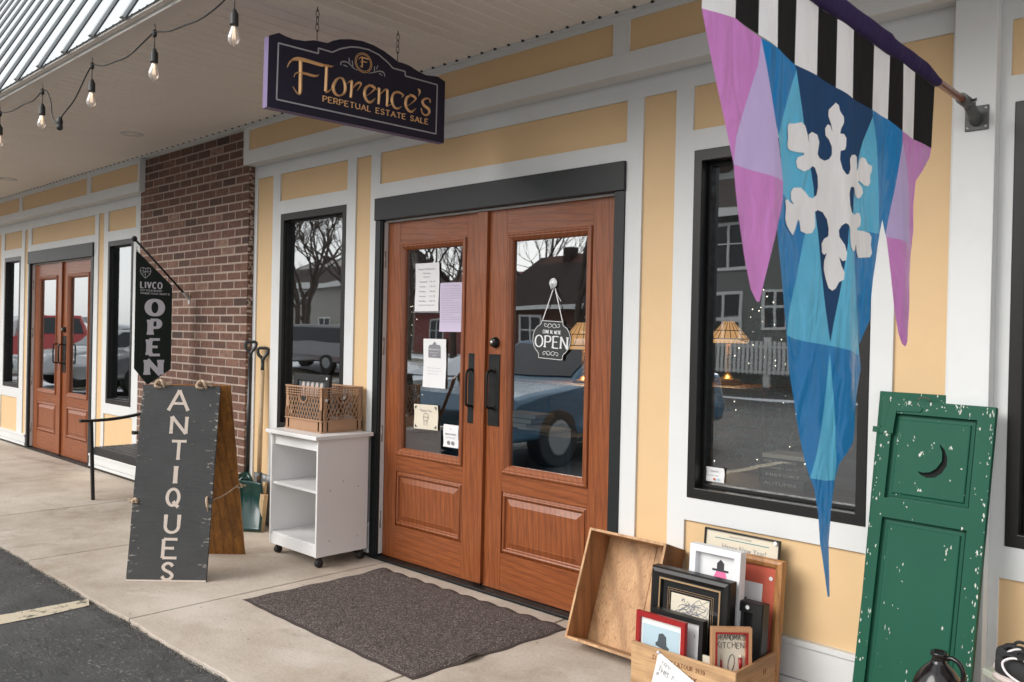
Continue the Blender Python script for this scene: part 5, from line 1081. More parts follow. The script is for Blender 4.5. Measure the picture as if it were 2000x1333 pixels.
for i, (d_, h_) in enumerate((("Wednesday", "12-5"), ("Thursday", "12-5"), ("Friday", "12-5"), ("Saturday", "11-4"), ("Sunday", "12-4"))):
    rows += [(d_, .18, .60 - i * .10, .009, .34 if i == 0 else .28), (h_, .60, .60 - i * .10, .009, .22)]
rows += [("or by Chance or Appointment", .14, .12, .007, .7)]
sheet('white sheet listing opening hours, uppermost notice on the left door glass', -4.137, -3.915, 1.589, 1.886, 'paper', rows)
rnd = random.Random(1)
rows = [("A note to our shoppers", .18, .93, .006, .66)] + [("we thank you for shopping small with us", .08, .87 - i * .048, .0045, .84 if i % 6 != 5 else .5) for i in range(15)]
sheet('lilac sheet full of small print at the right edge of the left door glass', -3.904, -3.700, 1.465, 1.76, 'paper_lilac', rows)
def ext1(p, f, W_, H_):
    mb = MB(); q = [(.24, .62), (.24, .84), (.30, .88), (.40, .88), (.50, .95), (.60, .88), (.72, .88), (.76, .84), (.76, .62)]; mb.poly([f(a * W_, b * H_, .0048) for a, b in q][::-1]); o = obj('emblem', mb, 'ink_grey', p)
    mb = MB(); font_text(mb, f, "Florence's", .27 * W_, .77 * H_, .011, .0052, .45 * W_); font_text(mb, f, "Perpetual Estate", .32 * W_, .71 * H_, .005, .0052, .36 * W_); font_text(mb, f, "SALE", .42 * W_, .66 * H_, .005, .0052, .16 * W_); obj('lettering', mb, 'paper', o)
sheet('white flyer with a dark sign emblem at its top, middle of the left door glass', -4.046, -3.838, 1.122, 1.42, 'paper', [("visit us on the square", .2, .40, .004, .6), ("new arrivals every week", .2, .34, .004, .6), ("antiques & more", .2, .28, .004, .5)], extra=ext1)
def ext2(p, f, W_, H_):
    mb = MB()
    for a, b in ((0, 0), (1, 0), (0, 1), (1, 1)):
        sa, sb = (1 if a == 0 else -1), (1 if b == 0 else -1); x, y = .05 * W_ + a * .9 * W_, .07 * H_ + b * .86 * H_
        P = [f(x, y, .0048), f(x + sa * .09 * W_, y, .0048), f(x, y + sb * .13 * H_, .0048)]; mb.poly(P if sa * sb > 0 else P[::-1])
    for pts in (cr([(.44, .15), (.43, .35), (.40, .45), (.44, .62), (.52, .66), (.60, .60), (.61, .45), (.56, .35), (.56, .15)], 3), [(.45, .35), (.56, .35)], [(.40, .5), (.61, .5)]): ribbon(mb, f, [(a * W_, b * H_, .0009) for a, b in pts], .004, .0006)
    obj('drawing', mb, 'ink', p)
sheet('cream card with black corners and a small line drawing, low on the left door glass', -4.121, -3.898, .86, 1.012, 'cream', [("Thank You", .25, .72, .014, .5)], tilt=.02, extra=ext2, name='thank_you_card')
def ext3(p, f, W_, H_):
    mb = MB(); disc(mb, f, .37 * W_, .2 * H_, .012, .0044, .0048, 14); disc(mb, f, .65 * W_, .2 * H_, .012, .0044, .0048, 14); obj('drawing', mb, 'ink_grey', p)
sheet('small white card with two grey dots, lowest on the left door glass', -3.847, -3.715, .775, .91, 'paper', [("MAKERS", .15, .55, .010, .7), ("welcome here", .2, .42, .006, .6), ("8", .46, .78, .010)], tilt=.0, extra=ext3, name='small_card')
# hanging OPEN sign with bow-tie outline
T_ = thing('open_sign', 'small black shaped sign reading OPEN hanging by a ribbon on the right door glass', 'sign', (-3.005, .055, 1.43))
OF = FR((-3.0, .060, 1.435), (1, 0, -.045), (.0, 0, 1)); mat('sign_slate', (.018, .022, .02), .5)
oc = [(-.078, .100), (-.078, .086), (-.088, .076), (-.108, .066), (-.125, .045), (-.136, .018), (-.136, -.018), (-.125, -.045), (-.108, -.066), (-.096, -.074), (-.088, -.086), (-.086, -.108), (.086, -.108), (.088, -.086), (.096, -.074), (.108, -.066), (.125, -.045), (.136, -.018), (.136, .018), (.125, .045), (.108, .066), (.088, .076), (.078, .086), (.078, .100)]
mb = MB(); mb.prism(OF, oc[::-1], -.004, 0); obj('board', mb, 'sign_slate', T_)
mb = MB(); q = [(a * .965, b * .965) for a, b in oc]; q.append(q[0])
for i in range(len(q) - 1): ribbon(mb, OF, [(*q[i], .0014), (*q[i + 1], .0014)], 0, .0006)
letters(mb, OF, "COME IN, WE'RE", -.062, .030, .126, .018, .0016, .0012, .0008, gap=.25)
letters(mb, OF, "OPEN", -.113, -.045, .226, .062, .0052, .0028, .0008, gap=.28, serif=.008)
for s_ in (1, -1):
    for vy in (.073, -.075):
        ribbon(mb, OF, [(s_ * a, vy + b * (1 if vy > 0 else -1), .0012) for a, b in cr([(.0, .0), (.012, .010), (.026, .006), (.034, -.006), (.048, -.006), (.054, .004), (.046, .010), (.040, .004)], 4)], 0, .0006)
        ribbon(mb, OF, [(s_ * a, vy + b * (1 if vy > 0 else -1), .0010) for a, b in cr([(.0, .0), (.012, -.010), (.024, -.010), (.030, .0), (.022, .004)], 4)], 0, .0006)
obj('lettering', mb, 'paper', T_)
mb = MB()
for s_ in (-1, 1): ribbon(mb, OF, [(s_ * .072, .094, .0028), (s_ * .006, .272, .0028)], -.002, .001)
ribbon(mb, OF, [(.010, .268, .0018), (.030, .232, .0018), (.055, .205, .0018)], .001, .001); obj('ribbon', mb, 'paper', T_)
mat('clear_plastic', (.7, .72, .72), .1, spec=.8)
mb = MB(); mb.lathe((-3.0, .0665, 1.735), [(.028, 0), (.026, -.003), (.010, -.008), (.004, -.012)], 22, 'y'); mb.tube(cr([(-3.0, .056, 1.735), (-3.0, .05, 1.725), (-3.0, .05, 1.708), (-3.0, .056, 1.703)], 4), .003, 7); obj('suction_hook', mb, 'clear_plastic', T_)
# payment sticker low in the big window
sheet('small white payment sticker in the lower left corner of the big window', -2.054, -1.956, .806, .872, 'paper', [("Square", .3, .70, .008, .4), ("tap  chip  swipe", .12, .42, .006, .6)], y=.0655, name='payment_sticker', group=None, tilt=-.0,
      extra=lambda p, f, W_, H_: (blob(p, f, [[(.045, .008), (.055, .008), (.055, .018), (.045, .018)]], .005, 'coral'), blob(p, f, [[(.062, .008), (.078, .008), (.078, .018), (.062, .018)]], .005, 'pale_blue')))

# ================================================================== empty leaning crate
T_ = thing('wooden_crate', 'empty open wooden crate tipped back against the wall beside the oak doors', 'wooden crate', (-2.3, -.2, 0))
th = R_(19.6); CF = FR((-2.535, -.178, .0015), (1, 0, .0), (.03, math.sin(th), math.cos(th)))    # origin: bottom left back edge; n points out of the opening
cw, cl, cd, t = .432, .515, .168, .012
def cbox(u0, u1, v0, v1, n0, n1, nm, mt): mb = MB(); mb.obox(CF, u0, u1, v0, v1, n0, n1); obj(nm, mb, mt, T_, bevel=.001, seg=1)
cbox(t, cw * .66, t, cl - t, 0, .009, 'back_board', 'pine'); cbox(cw * .66 + .002, cw - t, t, cl - t, .0, .009, 'back_board', 'pine')
cbox(0, t, 0, cl, 0, cd, 'side_board', 'pine_mid') if False else None
wood('pine_mid', (.30, .13, .05), (.42, .20, .085), 2, .55, .7, .3, 0, .7, .6)
cbox(0, t, 0, cl, 0, cd, 'side_board', 'pine_mid'); cbox(cw - t, cw, 0, cl, 0, cd, 'side_board', 'pine_dark')
cbox(t + .0003, cw - t - .0003, 0, t, 0, cd - .0004, 'end_board', 'pine_h'); cbox(t + .0003, cw - t - .0003, cl - t, cl, 0, cd - .0004, 'end_board', 'pine_h')
mb = MB()
for u0, u1, v0, v1 in ((0, t, 0, cl), (cw - t, cw, 0, cl), (0, cw, 0, t), (0, cw, cl - t, cl)): mb.obox(CF, u0 + .0004, u1 - .0004, v0 + .0004, v1 - .0004, cd + (.0006 if u1 - u0 < .1 else .0002), cd + (.0014 if u1 - u0 < .1 else .0010))
obj('rim', mb, 'pine', T_)

# ================================================================== wine crate full of frames
T_ = thing('wooden_crate', 'low pine wine crate stamped LATOUR 1970 and packed with picture frames', 'wooden crate', (-1.82, -.3, 0))
wx0, wx1, wy0, wy1, wz = -2.062, -1.585, -.474, -.115, .2
mb = MB(); mb.box(wx0, wx1, wy0, wy0 + .012, .003, wz); wf = obj('front_board', mb, 'pine_h', T_, bevel=.0015)
mb = MB(); mb.box(wx0, wx1, wy1 - .012, wy1, .003, wz); obj('rear_board', mb, 'pine_h', T_, bevel=.0015)
wood('pine_y', (.36, .18, .08), (.52, .29, .14), 1, .6, .8, .3, 0, .7, .7)
for x in (wx0, wx1 - .014):
    mb = MB(); mb.box(x, x + .014, wy0 + .0125, wy1 - .0125, .003, wz - .001); obj('end_board', mb, 'pine_y', T_, bevel=.0015)
mb = MB(); mb.box(wx0 + .014, wx1 - .014, wy0 + .012, wy1 - .012, .003, .012); obj('crate_floor', mb, 'pine_h', T_)
WF = WALL(wx0, wy0, 0); mb = MB(); mat('stamp', (.13, .035, .015), .8)
for tx, a, b in (("D", .108, .012), ("MAN LATOUR 1970", .155, .19),): letters(mb, WF, tx, a, .154, b, .0155, .0012, .0009, .0004, gap=.35, serif=.0035)
letters(mb, WF, "DY", .275, .115, .035, .0155, .0014, .001, .0004, gap=.35, serif=.0035)
obj('stamp', mb, 'stamp', wf)
WS = FR((wx1, wy0, 0), (0, 1, 0), (0, 0, 1)); mb = MB(); font_text(mb, WS, "II", .215, .135, .022, .0006, .02); font_text(mb, WS, "GRAND VIN DE BORDEAUX", .09, .06, .02, .0006, .24); obj('stamp', mb, 'stamp', T_)
# frames in the crate, back to front
def cont_cert(p, f, W_, H_, z):
    mb = MB(); font_text(mb, f, "Seasonal Greetings", .33 * W_, H_ - .026, .009, z, .30 * W_); font_text(mb, f, "Happy New Year!", .24 * W_, H_ - .079, .024, z, .58 * W_); obj('lettering', mb, 'ink_grey', p)
    mb = MB(); mb.poly([f(.14 * W_, H_ - .038, z), f(.86 * W_, H_ - .038, z), f(.86 * W_, H_ - .034, z), f(.14 * W_, H_ - .034, z)]); obj('rule_line', mb, 'teal_line', p)
f = FR((-1.985, -.098, .012), (1, 0, -.004), (0, .085, 1)); picture('thin black frame around a cream Happy New Year print, rearmost in the low crate', f, .355, .612, [(0, 0), (.001, .003), (.006, .003), (.007, 0)], 'satin_black', cont_cert, .012, stk=(.335, .600, .004), inner='cream')
def cont_wood(p, f, W_, H_, z):
    blob(p, f, [[(.12 * W_, .15 * H_), (.74 * W_, .15 * H_), (.74 * W_, .80 * H_), (.12 * W_, .80 * H_)]], z, 'paper', 'print'); blob(p, f, [[(.50 * W_, .58 * H_), (.57 * W_, .60 * H_), (.54 * W_, .68 * H_), (.47 * W_, .66 * H_)]], z + .0008, 'slate')
f = FR((-1.925, -.155, .013), (1, 0, 0), (.03, .095, 1)); picture('oak frame with a coral mat, standing behind the white shadow box', f, .345, .545, [(0, 0), (.004, .009), (.016, .012), (.030, .006), (.036, .0)], 'frame_oak', cont_wood, .022, inner='coral', stk=(.29, .465, -.0035))
def cont_white(p, f, W_, H_, z):
    blob(p, f, [[(.16 * W_, .22 * H_), (.84 * W_, .20 * H_), (.86 * W_, .84 * H_), (.18 * W_, .87 * H_)]], z, 'paper', 'print')
    body = [(.40, .34), (.66, .34), (.70, .46), (.66, .54), (.70, .62), (.66, .72), (.48, .72), (.42, .62), (.48, .54), (.38, .46)]; blob(p, f, [[(a * W_, b * H_) for a, b in body]], z + .0008, 'pink')
    blob(p, f, [[(.40 * W_, .72 * H_), (.72 * W_, .72 * H_), (.72 * W_, .745 * H_), (.40 * W_, .745 * H_)], [(.49 * W_, .745 * H_), (.63 * W_, .745 * H_), (.63 * W_, .82 * H_), (.56 * W_, .86 * H_), (.49 * W_, .81 * H_)]], z + .0012, 'ink')
f = FR((-1.935, -.262, .24), (1, 0, 0), (.02, .06, 1)); picture('white shadow box with a pink and black print, standing tall in the low crate', f, .235, .352, [(0, 0), (.0, .001), (.028, .001), (.030, -.022)], 'white_gloss', cont_white, .045)
def cont_big(p, f, W_, H_, z):
    for a in (.078, .086): 
        mb = MB(); f2 = FR(f(a, a, z), f.u, f.v); mb.rings(f2, W_ - 2 * a, H_ - 2 * a, [(0, .0002), (.0016, .0002)], False); obj('line', mb, 'gold_line', p)
    a = .096; blob(p, f, [[(a, a), (W_ - a, a), (W_ - a, H_ - a), (a, H_ - a)]], z + .0004, 'cream', 'print'); mb = MB(); r_ = random.Random(3)
    for i in range(70):
        x, y = r_.uniform(a + .02, W_ - a - .03), r_.uniform(a + .03, H_ - a - .02); P = [(x, y)]
        for q in range(5): P.append((min(max(P[-1][0] + r_.uniform(-.035, .035), a + .004), W_ - a - .004), min(max(P[-1][1] + r_.uniform(-.02, .02), a + .004), H_ - a - .004)))
        ribbon(mb, f, [(u, v, .0012) for u, v in cr(P, 3)], z + .0005, .0003)
    obj('drawing', mb, 'ink_grey', p)
f = FR((-2.07, -.345, .014), (1, 0, 0), (.008, .055, 1)); picture('large black frame with a gold inner line around a pale map print', f, .372, .472, [(0, 0), (.006, .010), (.020, .014), (.038, .004), (.040, .006), (.046, .006), (.048, 0), (.049, -.002)], 'satin_black', cont_big, .045, inner='gloss_black')
mb = MB(); f2 = FR(f(.041, .041, .0064), f.u, f.v); mb.rings(f2, .290, .390, [(0, 0), (.0065, .0004)], False)
bigf = [o for o in bpy.data.objects if o.name.startswith('picture_frame') and o.get('label', '').startswith('large black frame')][0]; obj('gold_line', mb, 'gold_line', bigf)
def cont_small(p, f, W_, H_, z): blob(p, f, [[(.28 * W_, .2 * H_), (.52 * W_, .2 * H_), (.52 * W_, .62 * H_), (.28 * W_, .62 * H_)]], z, 'paper', 'print'); blob(p, f, [[(.30 * W_, .45 * H_), (.50 * W_, .45 * H_), (.50 * W_, .60 * H_), (.30 * W_, .60 * H_)]], z + .0005, 'slate')
f = FR((-1.815, -.262, .013), (1, 0, 0), (.0, .075, 1)); picture('small black frame with a thin gold line, right of the large black frame', f, .215, .388, [(0, 0), (.003, .008), (.034, .008), (.0345, .0085), (.040, .0085), (.042, .0)], 'satin_black', cont_small, .050, inner='gloss_black', stk=(.150, .368, .009))
def cont_bk(p, f, W_, H_, z): blob(p, f, [[(.30 * W_, .0), (.62 * W_, .0), (.62 * W_, .60 * H_), (.30 * W_, .60 * H_)]], z, 'ink', 'print'); mb = MB(); font_text(mb, f, "2", .80 * W_, .76 * H_, .012, z + .0002); obj('lettering', mb, 'ink', p)
f = FR((-2.018, -.412, .013), (1, 0, 0), (.004, .05, 1)); picture('plain black box frame with white mat, directly behind the red frame', f, .246, .318, [(0, 0), (.001, .002), (.019, .002), (.020, -.006)], 'satin_black', cont_bk, .034)
def cont_red(p, f, W_, H_, z):
    blob(p, f, [[(.13 * W_, .05 * H_), (.87 * W_, .05 * H_), (.87 * W_, .85 * H_), (.13 * W_, .85 * H_)]], z, 'pale_blue', 'print')
    coat = [(.30, .05), (.84 * .86, .05), (.66, .30), (.58, .40), (.50, .46), (.40, .42), (.32, .34)]; hat = [(.40, .60), (.66, .56), (.67, .60), (.62, .63), (.61, .74), (.54, .78), (.46, .76), (.44, .66), (.40, .64)]
    blob(p, f, [[(a * W_, b * H_) for a, b in coat], [(a * W_, b * H_) for a, b in hat]], z + .0006, 'slate'); blob(p, f, [[(.48 * W_, .42 * H_), (.60 * W_, .42 * H_), (.64 * W_, .52 * H_), (.61 * W_, .60 * H_), (.48 * W_, .60 * H_)]], z + .0004, 'skin_print')
    blob(p, f, [[(.55 * W_, .42 * H_), (.60 * W_, .40 * H_), (.66 * W_, .06 * H_), (.60 * W_, .05 * H_)]], z + .001, 'paper')
f = FR((-2.060, -.452, .014), (1, 0, 0), (.002, .028, 1)); picture('glossy red frame around a pale blue photo print of a man in a hat', f, .237, .308, [(0, 0), (.002, .005), (.020, .005), (.022, 0)], 'red_paint', cont_red, .014)
def cont_gk(p, f, W_, H_, z):
    mb = MB(); letters(mb, f, "GRANDMA'S", .155 * W_, .745 * H_, .70 * W_, .115 * H_, .0011, .0010, .0004, n0=z, gap=.3, jitter=.12); letters(mb, f, "KITCHEN", .155 * W_, .575 * H_, .68 * W_, .115 * H_, .0011, .0010, .0004, n0=z, gap=.3, jitter=.12)
    ribbon(mb, f, [(.52 * W_ + .012 * math.cos(R_(a)) + .004 * math.sin(R_(a)), .27 * H_ + .034 * math.sin(R_(a)), .0010) for a in range(0, 361, 20)], z, .0005); obj('lettering', mb, 'ink', p)
    mb = MB(); f3 = lambda u, v, n=0: f(u, v, z + n)
    mb.tube([f(.74 * W_, .14 * H_, z + .006), f(.74 * W_, .38 * H_, z + .006)], [.006, .0075], 10); mb.tube([f(.27 * W_, .12 * H_, z + .004), f(.27 * W_, .34 * H_, z + .004)], [.004, .0035], 8); obj('red_handle', mb, 'red_paint', p)
    mb = MB(); q = f(.74 * W_, .42 * H_, z + .006); mb.lathe(q, [(0, -.006), (.006, -.004), (.0065, .003), (0, .007)], 12); mb.tube([f(.27 * W_, .34 * H_, z + .004), f(.27 * W_, .46 * H_, z + .004)], .0025, 7); obj('knob', mb, 'cream', p)
f = FR((-1.700, -.462, .145), (.71, .70, .0), (-.02, .06, 1)); f = FR((-1.704, -.446, .14), (.72, .69, .0), (0, .05, 1)); picture("small tan and red shadow box reading GRANDMA'S KITCHEN, frontmost in the low crate", f, .157, .192, [(0, 0), (.001, .001), (.014, .001), (.0145, -.001), (.020, -.001), (.022, -.016)], 'tan_frame', cont_gk, .03, inner='cream')
gk = [o for o in bpy.data.objects if "GRANDMA" in str(o.get('label', ''))][0]
mb = MB(); f2 = FR(f(.0145, .0145, .0014), f.u, f.v); mb.rings(f2, .128, .163, [(0, 0), (.0075, .0002), (.0078, -.014)], False); obj('liner', mb, 'red_paint', gk)
sheet('torn white handwritten price note pinned to the front of the low pine crate', wx0 + .135, wx0 + .31, .02, .195, 'paper', (), name='price_note', y=-.4775, group=None) if False else None
T_ = thing('price_note', 'white handwritten price note pinned to the front of the low pine crate', 'note', (-1.92, -.48, .1)); mb = MB()
NF = WALL(wx0, wy0 - .001, 0); tri = [(.137, .192), (.320, .120), (.330, .108), (.315, -.0), (.10, .004), (.118, .06)]
c_ = [mb.V(NF(u, v, .004 + .012 * i % .02)) for i, (u, v) in enumerate(tri)]; mb.F(c_[::-1]); pn = obj('paper', mb, 'paper', T_)
mb = MB(); N2 = FR(NF(.155, .15, .017), (.93, 0, -.38), (.38, 0, .93)); letters(mb, N2, "TRY", .0, .0, .045, .016, .0007, .0007, .0004, gap=.3, jitter=.1); letters(mb, N2, "THIS BOX", -.002, -.030, .115, .021, .0009, .0009, .0004, gap=.3, jitter=.1); letters(mb, N2, "$5", -.002, -.062, .03, .024, .0009, .0009, .0004, gap=.3) if False else letters(mb, N2, "$", -.002, -.062, .014, .024, .0009, .0009, .0004)
obj('lettering', mb, 'ink_grey', pn)
mb = MB(); mb.lathe(NF(.137, .190, .005), [(.0, -.009), (.006, -.006), (.0065, 0), (.003, .004)], 12, 'y'); obj('push_pin', mb, 'white_gloss', T_)
mb = MB(); mb.box(-1.775, -1.715, -.40, -.39, .013, .20); obj('note_card', mb, 'cream', None, (-1.74, -.395, .013), 'small cream card standing between the black frames and the kitchen shadow box', 'card', bevel=.001)

# ================================================================== green shutters
m = mat('shutter_green', (.03, .18, .11), .55, spec=.2); k = NB(m); g0 = k.noise(k.coord((1, 1, .4)), 4, 5, .6)
c = k.mix(g0, (.004, .062, .035), (.009, .090, .053)); chip = k.noise(k.coord((42, 42, 24)), 1, 6, .62); big = k.noise(k.coord(), 3.2, 3)
mu = k.add("ShaderNodeMath", operation='MULTIPLY_ADD'); k.l(big, mu.inputs[0]); mu.inputs[1].default_value = .34; k.l(chip, mu.inputs[2])
pt = k.add("ShaderNodeNewGeometry"); pr = k.ramp(pt.outputs["Pointiness"], [(.505, 0), (.55, .22)]); ad = k.add("ShaderNodeMath", operation='ADD'); k.l(mu.outputs[0], ad.inputs[0]); ad.inputs[1].default_value = 0
msk = k.ramp(ad.outputs[0], [(.850, 0), (.856, 1)]); c = k.mix(msk, c, (.58, .60, .54)); k.l(c, k.b.inputs["Base Color"]); k.bump(k.mix(.5, k.noise(k.coord((60, 60, 5)), 1, 4), msk), .35, .003)
mat('hole_shade', (.004, .006, .005), .9); mat('chip_paint', (.52, .53, .47), .8)
GRP = None
SHF = FR((-1.211, -.08, 1.242), (1, 0, -.012), (.044, .196, .98)); SW, SHH = .382, 1.275
def shutter(f, W_, H_, label, moon=True):
    T = thing('shutter', label, 'shutter', tuple(f(W_ / 2, -H_, 0)), 'old green shutters leaning by the pilaster')
    f0 = FR(f(0, -H_, 0), f.u, f.v); h1 = (.040, W_ - .055, H_ - .365, H_ - .050); h2 = (.040, W_ - .055, .085, H_ - .436)
    mb = MB(); mb.T = None
    # frame as plate in plane coords
    tmp = MB(); tmp.plate(0, W_, 0, H_, [h1, h2], 0, .030, back=True)
    mb.v = [f0(p.x, p.z, -p.y) for p in tmp.v]; mb.f = tmp.f; mb.m = tmp.m; mb.sm = tmp.sm
    mb.mi = 1; rc = random.Random(17 if moon else 31)          # flaked paint, thickest along the arrises
    for q in range(150 if moon else 60):
        e_ = rc.random()
        if e_ < .38: u, v = W_ - rc.uniform(.002, .012), rc.uniform(.05, H_ - .01)
        elif e_ < .52: u, v = rc.uniform(.002, .008), rc.uniform(.05, H_ - .01)
        elif e_ < .72: u, v = rc.uniform(.01, W_ - .01), H_ - rc.uniform(.002, .035)
        elif e_ < .80: u, v = rc.uniform(.05, W_ - .06), (h1[2] if rc.random() < .5 else h2[3]) + rc.choice((-1, 1)) * rc.uniform(.004, .008) * (0 if False else 1)
        else: u, v = rc.choice((rc.uniform(.003, .036), rc.uniform(W_ - .05, W_ - .003))), rc.uniform(.05, H_ - .02)
        if h1[0] - .004 < u < h1[1] + .004 and (h1[2] < v < h1[3] or h2[2] < v < h2[3]): continue
        ra, rb = rc.uniform(.001, .0034), rc.uniform(.0015, .009); k_ = rc.randint(6, 9)
        P = [(min(max(u + ra * rc.uniform(.25, 1.4) * math.cos(2 * math.pi * j / k_), .0012), W_ - .0012), min(v + rb * rc.uniform(.2, 1.5) * math.sin(2 * math.pi * j / k_), H_ - .0012)) for j in range(k_)]
        mb.poly([f0(a, b, .0004) for a, b in P])
    for q in range(30 if moon else 0):
        cu, cv, s1 = rc.choice(((.20, -.235, .05), (.24, -.24, .03), (.12, -.62, .03), (.10, -.75, .04), (.09, -.86, .04), (.26, -.52, .03), (.30, -.80, .02), (.14, -.95, .05))); u, v = cu + rc.gauss(0, s1 * .5), cv + rc.gauss(0, s1 * .6)
        if not (.072 < u < W_ - .085 and (-.335 < v < -.08 or -1.15 < v < -.47)): continue
        if .12 < u < .255 and -.29 < v < -.13: continue
        ra, rb = rc.uniform(.001, .0028), rc.uniform(.002, .009); k_ = 7; P = [(u + ra * rc.uniform(.2, 1.5) * math.cos(2 * math.pi * j / k_), v + rb * rc.uniform(.2, 1.5) * math.sin(2 * math.pi * j / k_)) for j in range(k_)]
        mb.poly([f(a, b, -.0088) for a, b in P])
    obj1('frame', mb, ['shutter_green', 'chip_paint'], T)
    for i, h in enumerate((h1, h2)):
        w_, hh_ = h[1] - h[0] + .004, h[3] - h[2] + .004; fp = FR(f0(h[0] - .002, h[2] - .002, 0), f.u, f.v); mb = MB()
        cut = i == 0 and moon
        mb.rings(fp, w_, hh_, [(0, -.019), (.009, -.020), (.010, -.017), (.022, -.016), (.023, -.011), (.026, -.0095)], not cut)
        if cut:                                             # the moon is sawn right through the panel
            a_ = .026; rect = [(a_, a_), (w_ - a_, a_), (w_ - a_, hh_ - a_), (a_, hh_ - a_)]; mn = [(u - h[0] + .002, v + H_ - h[2] + .002) for u, v in SH_MOON]
            al = rect + mn; ix = [mb.V(fp(u, v, -.0095)) for u, v in al]; bk_ = [mb.V(fp(u, v, -.021)) for u, v in mn]
            for t_ in tessellate_polygon([[Vector((u, v, 0)) for u, v in rect], [Vector((u, v, 0)) for u, v in mn]]):
                p_ = [al[q] for q in t_]; ar_ = (p_[1][0] - p_[0][0]) * (p_[2][1] - p_[0][1]) - (p_[2][0] - p_[0][0]) * (p_[1][1] - p_[0][1]); mb.F([ix[q] for q in (t_ if ar_ > 0 else t_[::-1])])
            for q in range(len(mn)): r_ = (q + 1) % len(mn); mb.F((ix[4 + q], ix[4 + r_], bk_[r_], bk_[q]))
        o = obj('raised_panel', mb, 'shutter_green', T)
        if i == 0 and moon:
            mb = MB(); mb.poly([f(.10, -.30, -.0215), f(.28, -.30, -.0215), f(.28, -.12, -.0215), f(.10, -.12, -.0215)]); obj('moon_shade', mb, 'hole_shade', o)  # near-black sheet stands in for the shade behind the cut-out
    return T
SHB = FR((-1.243, -.030, 1.268), (1, 0, -.006), (.026, .155, .985)); shutter(SHB, .358, 1.295, 'plain chipped green shutter standing behind the one with the moon', False)
T_ = shutter(SHF, SW, SHH, 'chipped green shutter with a crescent moon cut into its upper panel')
mb = MB(); hp = [(.024, -.018), (.136, -.018), (.143, -.028), (.136, -.040), (.052, -.043), (.047, -.128), (.0, -.131), (-.002, -.108), (.018, -.108)]; mb.prism(SHF, hp[::-1], .0005, .004); mb.obox(SHF, -.030, .0, -.127, -.106, -.012, -.004); mb.tube([SHF(-.003, -.131, 0), SHF(-.003, -.103, 0)], .005, 8); obj('hinge', mb, 'shutter_green', T_, bevel=.001)
mb = MB(); P = cr([SHF(.115, .004, -.01)[:], SHF(.14, .018, -.012)[:], SHF(.165, .006, -.01)[:]], 4); mb.tube(P, .002, 6); obj('hanging_wire', mb, 'chain_metal', T_)
sb = [o for o in bpy.data.objects if str(o.get('label', '')).startswith('plain chipped green')][0]; mb = MB(); disc(mb, SHB, .018, -.145, .011, .0006, .0014); obj('price_sticker', mb, 'paper', sb)

# ================================================================== jug, small table and shoes at the right edge
mat('jug_glaze', (.008, .006, .007), .16, coat=.35, spec=.35)
T_ = thing('jug', 'glossy black stoneware jug with a loop handle in front of the moon shutter', 'jug', (-.868, -.5, .24))
mb = MB(); jc = (-.868, -.5, .24); mb.lathe(jc, [(.060, 0), (.074, .006), (.080, .03), (.081, .09), (.078, .125), (.066, .160), (.045, .190), (.026, .207), (.021, .216), (.0205, .226), (.025, .231), (.0265, .238), (.024, .243), (.017, .243), (.015, .225), (.0, .22)], 32); obj('body', mb, 'jug_glaze', T_)
mb = MB(); d_ = Vector((.86, -.10, 0)).normalized(); hp_ = [Vector(jc) + d_ * a + Vector((0, 0, b)) for a, b in ((.020, .226), (.040, .232), (.062, .222), (.074, .198), (.074, .170), (.066, .150), (.058, .140))]; mb.tube(cr([tuple(p) for p in hp_], 4), .0075, 10); obj('handle', mb, 'jug_glaze', T_)
sticker(T_, FR((-.868 - .055, -.5 - .057, .37), (.72, -.69, 0), (0, 0, 1)), .012, .0, .004, .007)
T_ = thing('stool', 'low wooden stool holding the black jug', 'stool', (-.868, -.5, 0)); mb = MB(); mb.box(-1.0, -.73, -.62, -.38, .215, .239); obj('seat', mb, 'pine_dark', T_, bevel=.003)
for x, y in ((-.98, -.60), (-.75, -.60), (-.98, -.40), (-.75, -.40)):
    mb = MB(); mb.bar((x, y, 0), (x, y, .2145), .03, .03, (0, 1, 0)); obj('leg', mb, 'pine_dark', T_, bevel=.002)
painted('pale_green_paint', (.36, .38, .31), .5, .15, .1, 8, .3)
T_ = thing('side_table', 'low table with a chipped pale green top at the right edge under the shoes', 'table', (-.5, -.5, 0))
TFm = FR((-.752, -.475, .438), (.78, -.62, 0), (.62, .78, 0)); mb = MB(); mb.obox(TFm, 0, .62, -.0, .28, 0, .022); obj('top', mb, 'pale_green_paint', T_, bevel=.004)
for u, v in ((.08, .05), (.57, .05), (.08, .23), (.57, .23)):
    mb = MB(); p = TFm(u, v, 0); mb.bar((p.x, p.y, 0), (p.x, p.y, .4375), .032, .032, (0, 1, 0)); obj('leg', mb, 'pine_mid', T_, bevel=.002)
mb = MB(); mb.obox(TFm, .05, .57, .04, .05, -.06, -.0005); mb.obox(TFm, .05, .06, .05, .24, -.06, -.0005); obj('apron', mb, 'pine_mid', T_)
mat('canvas_black', (.018, .018, .019), .8); mat('lace', (.72, .68, .68), .8); mat('sole', (.55, .47, .44), .6)
